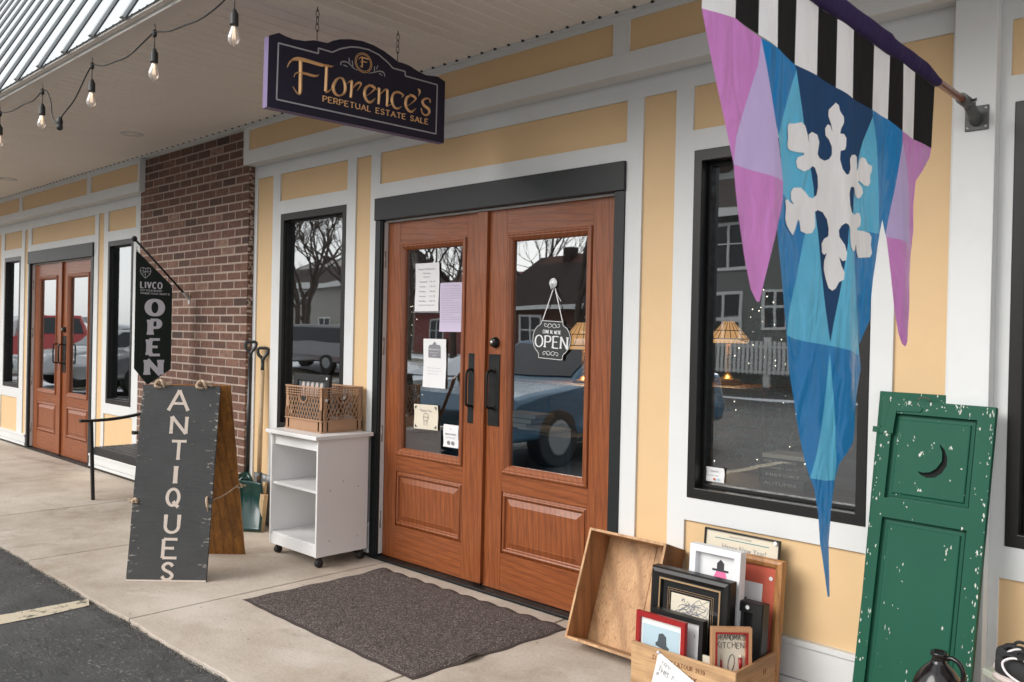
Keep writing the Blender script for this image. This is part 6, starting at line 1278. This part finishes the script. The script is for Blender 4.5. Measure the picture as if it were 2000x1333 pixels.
def shoe(o, ang, label):
    T = thing('shoe', label, 'shoe', tuple(o), 'black shoes with white laces on the low table'); M = Matrix.Translation(o) @ Matrix.Rotation(ang, 4, 'Z')
    sect = [(0, .020, .0, .070), (.02, .030, 0, .082), (.06, .033, 0, .086), (.10, .034, 0, .070), (.15, .039, 0, .052), (.20, .042, 0, .042), (.24, .034, 0, .034), (.262, .014, 0, .022)]
    def ring(x, w_, z0, z1, n=16, flat=.35): return [M @ Vector((x, w_ * math.copysign(abs(math.cos(t)) ** .7, math.cos(t)), z0 + (z1 - z0) * (.5 + .5 * math.copysign(abs(math.sin(t)) ** .75, math.sin(t))))) for t in [2 * math.pi * k_ / n for k_ in range(n)]]
    mb = MB(); mb.loft([ring(x, w_, .014, h) for x, w_, z, h in sect]); u_ = obj('upper', mb, 'canvas_black', T)
    mb = MB(); mb.loft([ring(x - .004 if i == 0 else x + (.006 if i == len(sect) - 1 else 0), w_ + .004, 0, .024) for i, (x, w_, z, h) in enumerate(sect)]); obj('sole', mb, 'sole', T)
    mb = MB(); mb.tube(cr([tuple(M @ Vector(p)) for p in ((.03, -.028, .078), (.045, -.03, .09), (.075, -.028, .088), (.09, -.0, .082), (.075, .028, .088), (.045, .03, .09), (.03, .028, .078), (.022, 0, .08), (.03, -.028, .078))], 4), .005, 7); obj('collar', mb, 'canvas_black', T)
    mb = MB()
    for q in range(4):
        x = .10 + q * .022; h = .074 - q * .008; mb.tube(cr([tuple(M @ Vector(p)) for p in ((x, -.026, h - .010), (x + .006, 0, h + .001), (x, .026, h - .010))], 4), .0035, 6)
    mb.tube(cr([tuple(M @ Vector(p)) for p in ((.10, 0, .078), (.07, -.035, .088), (.045, -.048, .070), (.06, -.052, .045), (.10, -.05, .03), (.14, -.052, .028))], 5), .0035, 6); obj('lace', mb, 'lace', T)
shoe(Vector((-.712, -.455, .4605)), R_(-10), 'black canvas shoe with a pale sole and white laces, the rear one'); shoe(Vector((-.690, -.535, .4605)), R_(-22), 'black canvas shoe with a loose white lace, the one nearest the camera')
# ================================================================== inside the shop
mat('lamp_glass', (.75, .45, .2), .4, emit=(1, .52, .20, .42)); mat('lamp_lead', (.03, .02, .015), .5); mat('brass', (.35, .22, .08), .35, .8); mat('table_blue', (.04, .09, .14), .7)
mat('book_dark', (.05, .045, .045), .6); mat('book_page', (.5, .44, .36), .8); mat('fairy', (1, .9, .75), .5, emit=(1, .86, .68, 3)); mat('needle', (.07, .12, .095), .8); mat('needle_light', (.24, .31, .26), .8)
wood('shop_wood', (.10, .05, .022), (.17, .09, .04), 0, .5, .6)
def shop_lamp(x, y, z, r, label, h=.30):
    T = thing('table_lamp', label, 'lamp', (x, y, z), 'stained glass table lamps inside the shop'); n = 20
    mb = MB(); mb.lathe((x, y, z), [(.0, .0), (.085, 0), (.085, .012), (.03, .03), (.014, .06), (.018, .12), (.012, h), (.012, h + .02)], 18); obj('base', mb, 'brass', T)
    mb = MB(); mb.lathe((x, y, z + h - .06), [(r, 0), (r * .99, .03), (r * .30, .03 + r * .80), (r * .28, .035 + r * .80)], n, sm=False); s_ = obj('shade', mb, 'lamp_glass', T)
    mb = MB()
    for k_ in range(n):
        a = 2 * math.pi * k_ / n; mb.tube([(x + r * 1.002 * math.cos(a), y + r * 1.002 * math.sin(a), z + h - .03), (x + r * .302 * math.cos(a), y + r * .302 * math.sin(a), z + h - .03 + r * .80)], .0022, 4)
    for q, zz in ((1.003, 0), (.995, .03), (.65, .03 + r * .40)): mb.tube([(x + r * q * math.cos(t), y + r * q * math.sin(t), z + h - .06 + zz) for t in [2 * math.pi * i / n for i in range(n + 1)]], .003, 4)
    mb.lathe((x, y, z + h - .06 + .03 + r * .8), [(r * .3, 0), (.012, .012), (.008, .03), (0, .04)], 12); obj('leading', mb, 'lamp_lead', s_)
    pl = bpy.data.lights.new('lamp_bulb', 'POINT'); pl.energy = 4; pl.color = (1, .66, .36); pl.shadow_soft_size = .04; po = bpy.data.objects.new('lamp_bulb', pl); COL.objects.link(po); po.parent = T; po.location = (0, 0, h - .08)
shop_lamp(-3.93, 1.5, 1.12, .20, 'lit stained glass table lamp seen through the right oak door'); shop_lamp(-2.76, 1.5, 1.19, .13, 'lit stained glass table lamp seen in the big window')
for cx, cy, w_, d_, h_, lb in ((-4.0, 1.5, .9, .7, 1.12, 'tall dark cabinet under the lamp behind the oak doors'), (-2.7, 1.5, .8, .6, 1.17, 'tall dark cabinet under the lamp behind the big window')):
    T_ = thing('cabinet', lb, 'cabinet', (cx, cy, 0)); mb = MB(); mb.box(cx - w_ / 2 - .02, cx + w_ / 2 + .02, cy - d_ / 2 - .02, cy + d_ / 2, h_ - .03, h_ - .001); obj('top', mb, 'shop_wood', T_, bevel=.004)
    mb = MB(); mb.plate(cx - w_ / 2, cx + w_ / 2, 0, h_ - .031, [(cx - w_ / 2 + .06, cx - .03, .1, h_ - .1), (cx + .03, cx + w_ / 2 - .06, .1, h_ - .1)], cy - d_ / 2, cy - d_ / 2 + .02); mb.box(cx - w_ / 2, cx + w_ / 2, cy - d_ / 2 + .0205, cy + d_ / 2 - .01, 0, h_ - .032); obj('case', mb, 'shop_wood', T_)
T_ = thing('display_table', 'table under a dark blue cloth inside behind the right oak door', 'table', (-3.75, .75, 0))
mb = MB(); rnd = random.Random(3); P = []
for i in range(60):
    a = i / 60; per = 2 * (1.1 + .6); d = a * per
    if d < 1.1: p = (-4.3 + d, .45)
    elif d < 1.7: p = (-3.2, .45 + d - 1.1)
    elif d < 2.8: p = (-3.2 - (d - 1.7), 1.05)
    else: p = (-4.3, 1.05 - (d - 2.8))
    P.append(p)
t = [mb.V((x, y, .86)) for x, y in P]; b = [mb.V((x + .02 * math.sin(i * 1.3), y + .02 * math.cos(i * 1.7), .03)) for i, (x, y) in enumerate(P)]; mb.F(t)
for i in range(60): j = (i + 1) % 60; mb.F((t[j], t[i], b[i], b[j]))
obj('tablecloth', mb, 'table_blue', T_)
for i in range(3):
    mb = MB(); x = -3.98 + i * .02; mb.box(x, x + .30, .62 + i * .02, .85, .861 + i * .03, .861 + i * .03 + .026); mb.mi = 1
    T_ = thing('book', ('bottom book of the flat pile on the blue cloth', 'middle book of the flat pile on the blue cloth', 'top book of the flat pile on the blue cloth')[i], 'book', (x + .15, .7, .861 + i * .03), 'books on the blue cloth'); obj('cover', mb, ['book_page', 'book_dark'], T_, bevel=.002)
T_ = thing('open_book', 'open book lying on the blue cloth behind the right oak door', 'book', (-3.55, .65, .861)); mb = MB()
for s_ in (-1, 1): mb.prism(FR((-3.55, .55, .862), (1, 0, 0), (0, 1, 0)), [(s_ * .002, 0), (s_ * .14, 0), (s_ * .14, .2), (s_ * .002, .2)][::s_], 0, .016)
obj('pages', mb, 'book_page', T_, bevel=.004)
# books in the big window
titles = (("", .15), ("WAR AND PEACE", .16), ("PETE TOWNSHEND  WHO I AM", .17), ("HISTORY", .165), ("AUTUMN", .155))
z = .775
for i, (tx, w_) in enumerate(reversed(titles)):
    h_ = (.045, .034, .030, .028, .020)[i]; x = -1.905 + .01 * math.sin(i * 2); lb = ('thick bottom book of the window stack', 'second book up in the window stack', 'middle book of the window stack with pale capitals on its spine', 'fourth book up in the window stack', 'thin top book of the window stack')[i]
    T_ = thing('book', lb, 'book', (x + .1, .3, z), 'books stacked in the big window'); mb = MB(); mb.box(x, x + w_ + .06, .30, .46, z, z + h_ - .001); c_ = obj('cover', mb, 'book_dark' if i != 4 else 'book_page', T_, bevel=.002)
    if tx: mb = MB(); font_text(mb, WALL(x + .02, .30, z + h_ * .3), tx, 0, 0, h_ * .36, .0006, w_); obj('lettering', mb, 'book_page', c_)
    z += h_
T_ = thing('window_shelf', 'dark display shelf inside the big window under the books', 'shelf', (-1.7, .35, 0)); mb = MB(); mb.box(-2.2, -1.2, .16, .6, .745, .7745); obj('top', mb, 'shop_wood', T_, bevel=.003); mb = MB(); mb.box(-2.15, -1.25, .2, .58, .0, .7445); obj('case', mb, 'shop_wood', T_)
def xmas(x, y, z0, H, R, label, seed, nl):
    rnd = random.Random(seed); T = thing('evergreen_tree', label, 'christmas tree', (x, y, z0)); mb = MB(); mb.tube([(x, y, z0), (x, y, z0 + H)], [.02, .005], 7); obj('trunk', mb, 'shop_wood', T)
    mb = MB(); tips = []
    for i in range(230):
        t = rnd.random() ** .8; zz = z0 + .08 + t * (H - .1); a = rnd.uniform(0, 6.283); L = R * (1 - t) * rnd.uniform(.6, 1.1) + .03; d = Vector((math.cos(a), math.sin(a), rnd.uniform(-.25, .25))); p0 = Vector((x, y, zz))
        if p0.y + d.y * L < .10: continue
        mb.mi = 0; mb.tube([p0, p0 + d * L], .0022, 3, False); tips.append(p0 + d * L * rnd.uniform(.5, 1)); n_ = int(L * 150)
        for q in range(n_):
            s_ = (q + .5) / n_; c = p0 + d * L * s_; e = (d * .5 + Vector((rnd.uniform(-1, 1), rnd.uniform(-1, 1), rnd.uniform(-1, 1)))).normalized() * .038; sd2 = e.cross(Vector((0, 0, 1))).normalized() * .0018
            mb.mi = 1 if rnd.random() < .25 else 0; mb.F([mb.V(c - sd2), mb.V(c + sd2), mb.V(c + e)])
    obj('crown', mb, ['needle', 'needle_light'], T); 
    for q in rnd.sample(tips, min(nl, len(tips))): mb = MB(); mb.lathe(q, [(0, -.0036), (.0034, 0), (0, .0036)], 6); obj('fairy_light', mb, 'fairy', T)
xmas(-1.95, .42, .775, .95, .42, 'small evergreen tree with fairy lights filling the big window', 5, 30); xmas(-5.0, .75, .6, 1.1, .36, 'small evergreen tree with fairy lights behind the narrow window', 8, 22)

# ================================================================== across the lot: what the glass mirrors
wood('bark', (.07, .05, .04), (.12, .095, .075), 2, .9, .5, .6); mat('siding', (.24, .25, .235), .8); k = NB(MATS['siding']); wv = k.add("ShaderNodeTexWave", wave_type='BANDS', wave_profile='SAW'); wv.bands_direction = 'Z'; k.l(k.coord(), wv.inputs[0]); wv.inputs["Scale"].default_value = 1.6; k.bump(wv.outputs[1], .8, .03)
painted('shingle', (.07, .05, .045), .9, .3, .5, 14); mat('house_trim', (.8, .8, .78), .6); mat('dark_glass', (.02, .025, .03), .1); painted('brown_siding', (.14, .07, .05), .8, .15, .1, 4)
def bare_tree(x, y, h, label, seed, group='bare trees across the parking lot'):
    rnd = random.Random(seed); T = thing('bare_tree', label, 'tree', (x, y, -.05), group); trunk = MB(); br = MB()
    def grow(p, d, L, r, dep):
        m_ = trunk if dep == 0 else br; q1 = p + d * L * .5 + Vector((rnd.uniform(-1, 1), rnd.uniform(-1, 1), 0)) * L * .06; q2 = p + d * L; m_.tube([p, q1, q2], [r, r * .85, r * .68], 7 if dep < 2 else 4 if dep < 4 else 3, False)
        if dep >= 7: return
        for _ in range(3 if dep in (0, 1, 2, 3, 5) else 2):
            a = Vector((rnd.uniform(-1, 1), rnd.uniform(-1, 1), rnd.uniform(-.25, .75))); nd = (d * rnd.uniform(.75, 1.15) + a * .75).normalized(); grow(q2 if rnd.random() < .7 else q1, nd, L * rnd.uniform(.66, .9), r * rnd.uniform(.5, .66), dep + 1)
    grow(Vector((x, y, -.05)), Vector((rnd.uniform(-.08, .08), rnd.uniform(-.08, .08), 1)).normalized(), h * .27, h * .017, 0)
    obj('trunk', trunk, 'bark', T); obj('branches', br, 'bark', T); return T
SPOT = [(-30, -24, 11, 'nearest'), (-37, -27, 13, 'a'), (-23, -25, 12, 'b'), (-44, -25, 12, 'c'), (-52, -30, 14, 'd'), (-19, -30, 13, 'e'), (-10.5, -31, 12, 'f'), (-33, -33, 14, 'g'), (-62, -28, 13, 'h'), (-27, -36, 14, 'i'), (-35, -21.5, 10, 'j'), (-40.5, -22, 11, 'k'), (-25.5, -20.5, 9, 'l'), (-47, -21.5, 12, 'm')]
LT = ['tall bare tree left of the gray house, closest to the snow bank', 'forked bare tree beyond the brown house roof', 'bare tree beside the end of the gray house', 'bare tree far down the lot behind the red truck', 'spreading bare tree at the far end of the lot', 'bare tree rising behind the gray house chimney', 'bare tree to the right of the gray house', 'tallest bare tree in the back row', 'last bare tree down the street', 'thin bare tree in the back row', 'low branching bare tree just behind the snow bank', 'bare tree at the left end of the snow bank', 'smallest bare tree, in front of the brown house', 'bare tree behind the red truck, nearest the snow']
for i, (x, y, h, _) in enumerate(SPOT): bare_tree(x, y, h, LT[i], 100 + i)
def house(x0, x1, y1, y0, h, rh, wall, label, wins, porch=False):
    T = thing('house', label, 'house', ((x0 + x1) / 2, y1, -.05)); mb = MB(); mb.box(x0, x1, y0, y1, -.05, h); mb.prism(FR((x0, y1, h), (0, -1, 0), (0, 0, 1)), [(0, 0), (y1 - y0, 0), ((y1 - y0) / 2, rh)][::1], -(x1 - x0), 0); obj('wall', mb, wall, T)
    mb = MB(); f = FR((x0 - .5, y1 + .55, h - .25), (1, 0, 0), (0, -(y1 - y0) / 2 - .55, rh + .25)); L = math.hypot((y1 - y0) / 2 + .55, rh + .25); mb.obox(f, 0, x1 - x0 + 1, 0, L, .02, .16); f = FR((x1 + .5, y0 - .55, h - .25), (-1, 0, 0), (0, (y1 - y0) / 2 + .55, rh + .25)); mb.obox(f, 0, x1 - x0 + 1, 0, L, .02, .16); obj('roof', mb, 'shingle', T)
    mb = MB(); mb.box(x0 - .5, x1 + .5, y1 + .56, y1 + .60, h - .38, h - .1); obj('gutter', mb, 'house_trim', T)
    mb = MB(); mb.box(x0 + 1.5, x0 + 2.0, (y0 + y1) / 2, (y0 + y1) / 2 + .6, h + rh * .4, h + rh + .3); obj('chimney', mb, 'shingle', T)
    for a, b, c, d in wins:
        mb = MB(); mb.plate(a - .1, b + .1, c - .1, d + .1, [(a, (a + b) / 2 - .04, c, (c + d) / 2 - .03), ((a + b) / 2 + .04, b, c, (c + d) / 2 - .03), (a, (a + b) / 2 - .04, (c + d) / 2 + .03, d), ((a + b) / 2 + .04, b, (c + d) / 2 + .03, d)], -.0, .05)
        for q in mb.v: q.y = y1 + .06 - q.y
        o = obj('window', mb, 'house_trim', T); mb = MB(); mb.poly([(b, y1 + .012, c), (a, y1 + .012, c), (a, y1 + .012, d), (b, y1 + .012, d)]); obj('pane', mb, 'dark_glass', o)
    return T
house(-18.5, -11.2, -22, -30, 5.9, 2.3, 'siding', 'gray two storey house across the lot behind a white picket fence', [(-15.1, -13.8, 3.9, 5.3), (-17.6, -16.4, 3.9, 5.3), (-13.1, -12.4, 2.0, 2.95), (-15.2, -14.0, 1.5, 2.9), (-17.6, -16.6, 1.3, 2.8)])
house(-29, -20.5, -26, -33, 3.0, 2.6, 'brown_siding', 'low brown house with a snowy lot beside the gray house', [(-27.5, -26.3, 1.1, 2.3), (-24, -22.8, 1.1, 2.3)])
house(-6.5, 2.5, -24, -32, 3.4, 3.0, 'siding', 'low gray house to the right across the lot', [(-5, -3.6, 1.1, 2.3), (-1.5, -.2, 1.1, 2.3)])
painted('rose_siding', (.30, .11, .10), .8, .15, .1, 4); painted('pale_siding', (.42, .40, .36), .8, .1, .1, 4)
house(-52, -40, -40, -50, 3.4, 3.0, 'rose_siding', 'low rose red house far beyond the bare trees', [(-50, -48.6, 1.1, 2.4), (-45, -43.6, 1.1, 2.4)])
house(-38, -27, -44, -54, 3.2, 2.8, 'pale_siding', 'pale house far behind the brown house', [(-36, -34.6, 1.1, 2.4), (-31, -29.6, 1.1, 2.4)])
house(-70, -56, -38, -48, 5.6, 2.8, 'pale_siding', 'tall pale house at the far end of the street', [(-68, -66.5, 1.1, 2.6), (-62, -60.5, 1.1, 2.6), (-65, -63.6, 3.6, 5)])
T_ = thing('picket_fence', 'white picket fence in front of the gray house', 'fence', (-14, -21, 0)); mb = MB(); x = -19.2
while x < -10.4: mb.box(x, x + .095, -21.03, -21.0, .40, 1.42); x += .15
obj('pickets', mb, 'house_trim', T_); mb = MB(); mb.box(-19.2, -10.3, -21.08, -21.035, .45, .57); mb.box(-19.2, -10.3, -21.08, -21.035, 1.22, 1.32); obj('rail', mb, 'house_trim', T_)
for i in range(5): mb = MB(); x = -19.25 + i * 2.2; mb.box(x, x + .2, -21.2, -21.085, -.05, 1.55); obj('post', mb, 'house_trim', T_)
# parked vehicles: lofted body, greenhouse, wheels
def vehicle(name, label, cat, x, y, ang, paint, prof, glassp, L, Wd, snow=False, lamps=True):
    T = thing(name, label, cat, (x, y, -.006), None); M = Matrix.Translation((x, y, -.006)) @ Matrix.Rotation(ang, 4, 'Z'); P = lambda a, b, c: M @ Vector((a, b, c))
    def body(pr, w_, inset, m_, nm, parent=T, mtx=None):
        mb = MB(); R = []
        for s_, k_ in ((-1, 1), (-.93, 0), (.93, 0), (1, 1)):
            R.append([P(a + (L / 2 - a) * .0 + (-1 if a > 0 else 1) * k_ * .05, s_ * (w_ / 2 - inset(c)), c - (k_ * .04 if c > .5 else -k_ * .03)) for a, c in pr])
        mb.loft(R, sm=False); o = obj(nm, mb, m_, parent, bevel=.03, seg=3); return o
    b = body(prof, Wd, lambda c: 0 if c < .9 else (c - .9) * .32, paint, 'body')
    mb = MB()
    for s_ in (-1, 1):
        q = [P(a, s_ * (Wd / 2 - max(0, (c - .9)) * .32 + .004), c) for a, c in glassp]; mb.poly(q if s_ > 0 else q[::-1])
    obj('side_window', mb, 'dark_glass', b)
    gx = [a for a, c in prof if c > 1.05]; top = max(c for a, c in prof)
    for nm, ii in (('windshield', 0), ('rear_window', 1)):
        pts = sorted([(a, c) for a, c in prof if c > .88], key=lambda t: -t[0]) if ii == 0 else sorted([(a, c) for a, c in prof if c > .88], key=lambda t: t[0]); (a0, c0), (a1, c1) = pts[0], [t for t in pts if t[1] > top - .12][0]
        d_ = Vector((c1 - c0, 0, -(a1 - a0))).normalized() * (.012 if ii == 0 else .012); d_ = Vector((abs(d_.x) * (1 if ii == 0 else -1), 0, abs(d_.z)))
        mb = MB(); q = [Vector((a0 + (a1 - a0) * .1, -Wd * .40, c0 + (c1 - c0) * .1)) + d_, Vector((a0 + (a1 - a0) * .1, Wd * .40, c0 + (c1 - c0) * .1)) + d_, Vector((a0 + (a1 - a0) * .92, Wd * .36, c0 + (c1 - c0) * .92)) + d_, Vector((a0 + (a1 - a0) * .92, -Wd * .36, c0 + (c1 - c0) * .92)) + d_]; q = [M @ v for v in q]
        mb.poly(q if ii == 0 else q[::-1]); obj(nm, mb, 'dark_glass', b)
    for a in (-L * .31, L * .31):
        for s_ in (-1, 1):
            ax = (M.to_3x3() @ Vector((0, 1, 0))); c0 = P(a, s_ * (Wd / 2 - .2), .33); c1 = P(a, s_ * (Wd / 2 + .01), .33); mb = MB(); mb.tube([c0, c0 + (c1 - c0) * .1, c0 + (c1 - c0) * .9, c1], [.30, .335, .335, .31], 22); w_ = obj('wheel', mb, 'rubber', T); mb = MB(); mb.tube([c1, c1 + (c1 - c0).normalized() * .012], [.20, .17], 18); obj('rim', mb, 'seam_metal', w_)
    for s_ in (-1, 1):
        mb = MB(); e = max(a for a, c in prof if .55 < c < .85) if any(.55 < c < .85 for a, c in prof) else L / 2; f_ = P(e - .03, s_ * Wd * .36, .68); mb.lathe(f_, [(0, -.06), (.09, -.03), (.10, .0), (.09, .03), (0, .06)], 12); obj('headlight', mb, 'clear_plastic', T)
    if snow:
        mb = MB(); z = top + .005; sx = [a for a, c in prof if c > top - .1]; mb.loft([[P(a + (0.1 if a == min(sx) else 0), b_, z + h_) for b_, h_ in ((-Wd * .36, -.02), (-Wd * .3, .05), (0, .08), (Wd * .3, .05), (Wd * .36, -.02))] for a in (min(sx), (min(sx) + max(sx)) / 2, max(sx))]); obj('snow_cover', mb, 'snow', T)
    return T
sedan = [(2.25, .32), (2.30, .62), (2.1, .80), (1.05, .94), (.35, 1.40), (-.75, 1.44), (-1.55, 1.02), (-2.15, .96), (-2.28, .60), (-2.22, .30)]; sglass = [(.86, .96), (.28, 1.34), (-.72, 1.38), (-1.35, 1.02)]
suv = [(2.3, .38), (2.35, .75), (2.15, 1.0), (1.15, 1.10), (.55, 1.68), (-1.95, 1.72), (-2.25, 1.10), (-2.32, .60), (-2.28, .36)]; vglass = [(.95, 1.12), (.48, 1.58), (-1.85, 1.62), (-2.05, 1.15)]
pick = [(2.6, .45), (2.65, .85), (2.5, 1.08), (1.2, 1.15), (.65, 1.78), (-.65, 1.80), (-.85, 1.15), (-2.6, 1.12), (-2.65, .55), (-2.6, .42)]; pglass = [(.98, 1.18), (.56, 1.68), (-.56, 1.70), (-.66, 1.2)]
mat('paint_blue', (.06, .16, .26), .25, .3, coat=.6); mat('paint_white', (.62, .64, .66), .25, coat=.6); mat('paint_red', (.42, .02, .02), .25, coat=.6); mat('paint_gray', (.2, .2, .21), .25, .5, coat=.6)
vehicle('parked_car', 'dark blue sedan parked nose in at the walk, mirrored low in the door glass', 'car', -7.05, -5.1, R_(90), 'paint_blue', sedan, sglass, 4.5, 1.8)
vehicle('parked_car', 'white sedan with snow on its roof parked nose in by the far doors', 'car', -22.5, -5.6, R_(90), 'paint_white', sedan, sglass, 4.5, 1.8, True)
vehicle('parked_car', 'pale gray sedan with a snowy roof parked beside the white one', 'car', -19.3, -5.7, R_(90), 'paint_gray', sedan, sglass, 4.5, 1.8, True)
vehicle('pickup_truck', 'red pickup truck parked beyond the white sedan', 'truck', -29, -6.0, R_(90), 'paint_red', pick, pglass, 5.2, 1.95)
vehicle('parked_car', 'pale gray utility vehicle parked in front of the brown house', 'car', -27, -14.5, R_(170), 'paint_gray', suv, vglass, 4.6, 1.85)
vehicle('parked_car', 'dark blue utility vehicle parked across the lot by the snow bank', 'car', 4.5, -14, R_(180), 'paint_blue', suv, vglass, 4.6, 1.85)
for o in bpy.data.objects:
    if "_b" in o.keys(): del o["_b"]
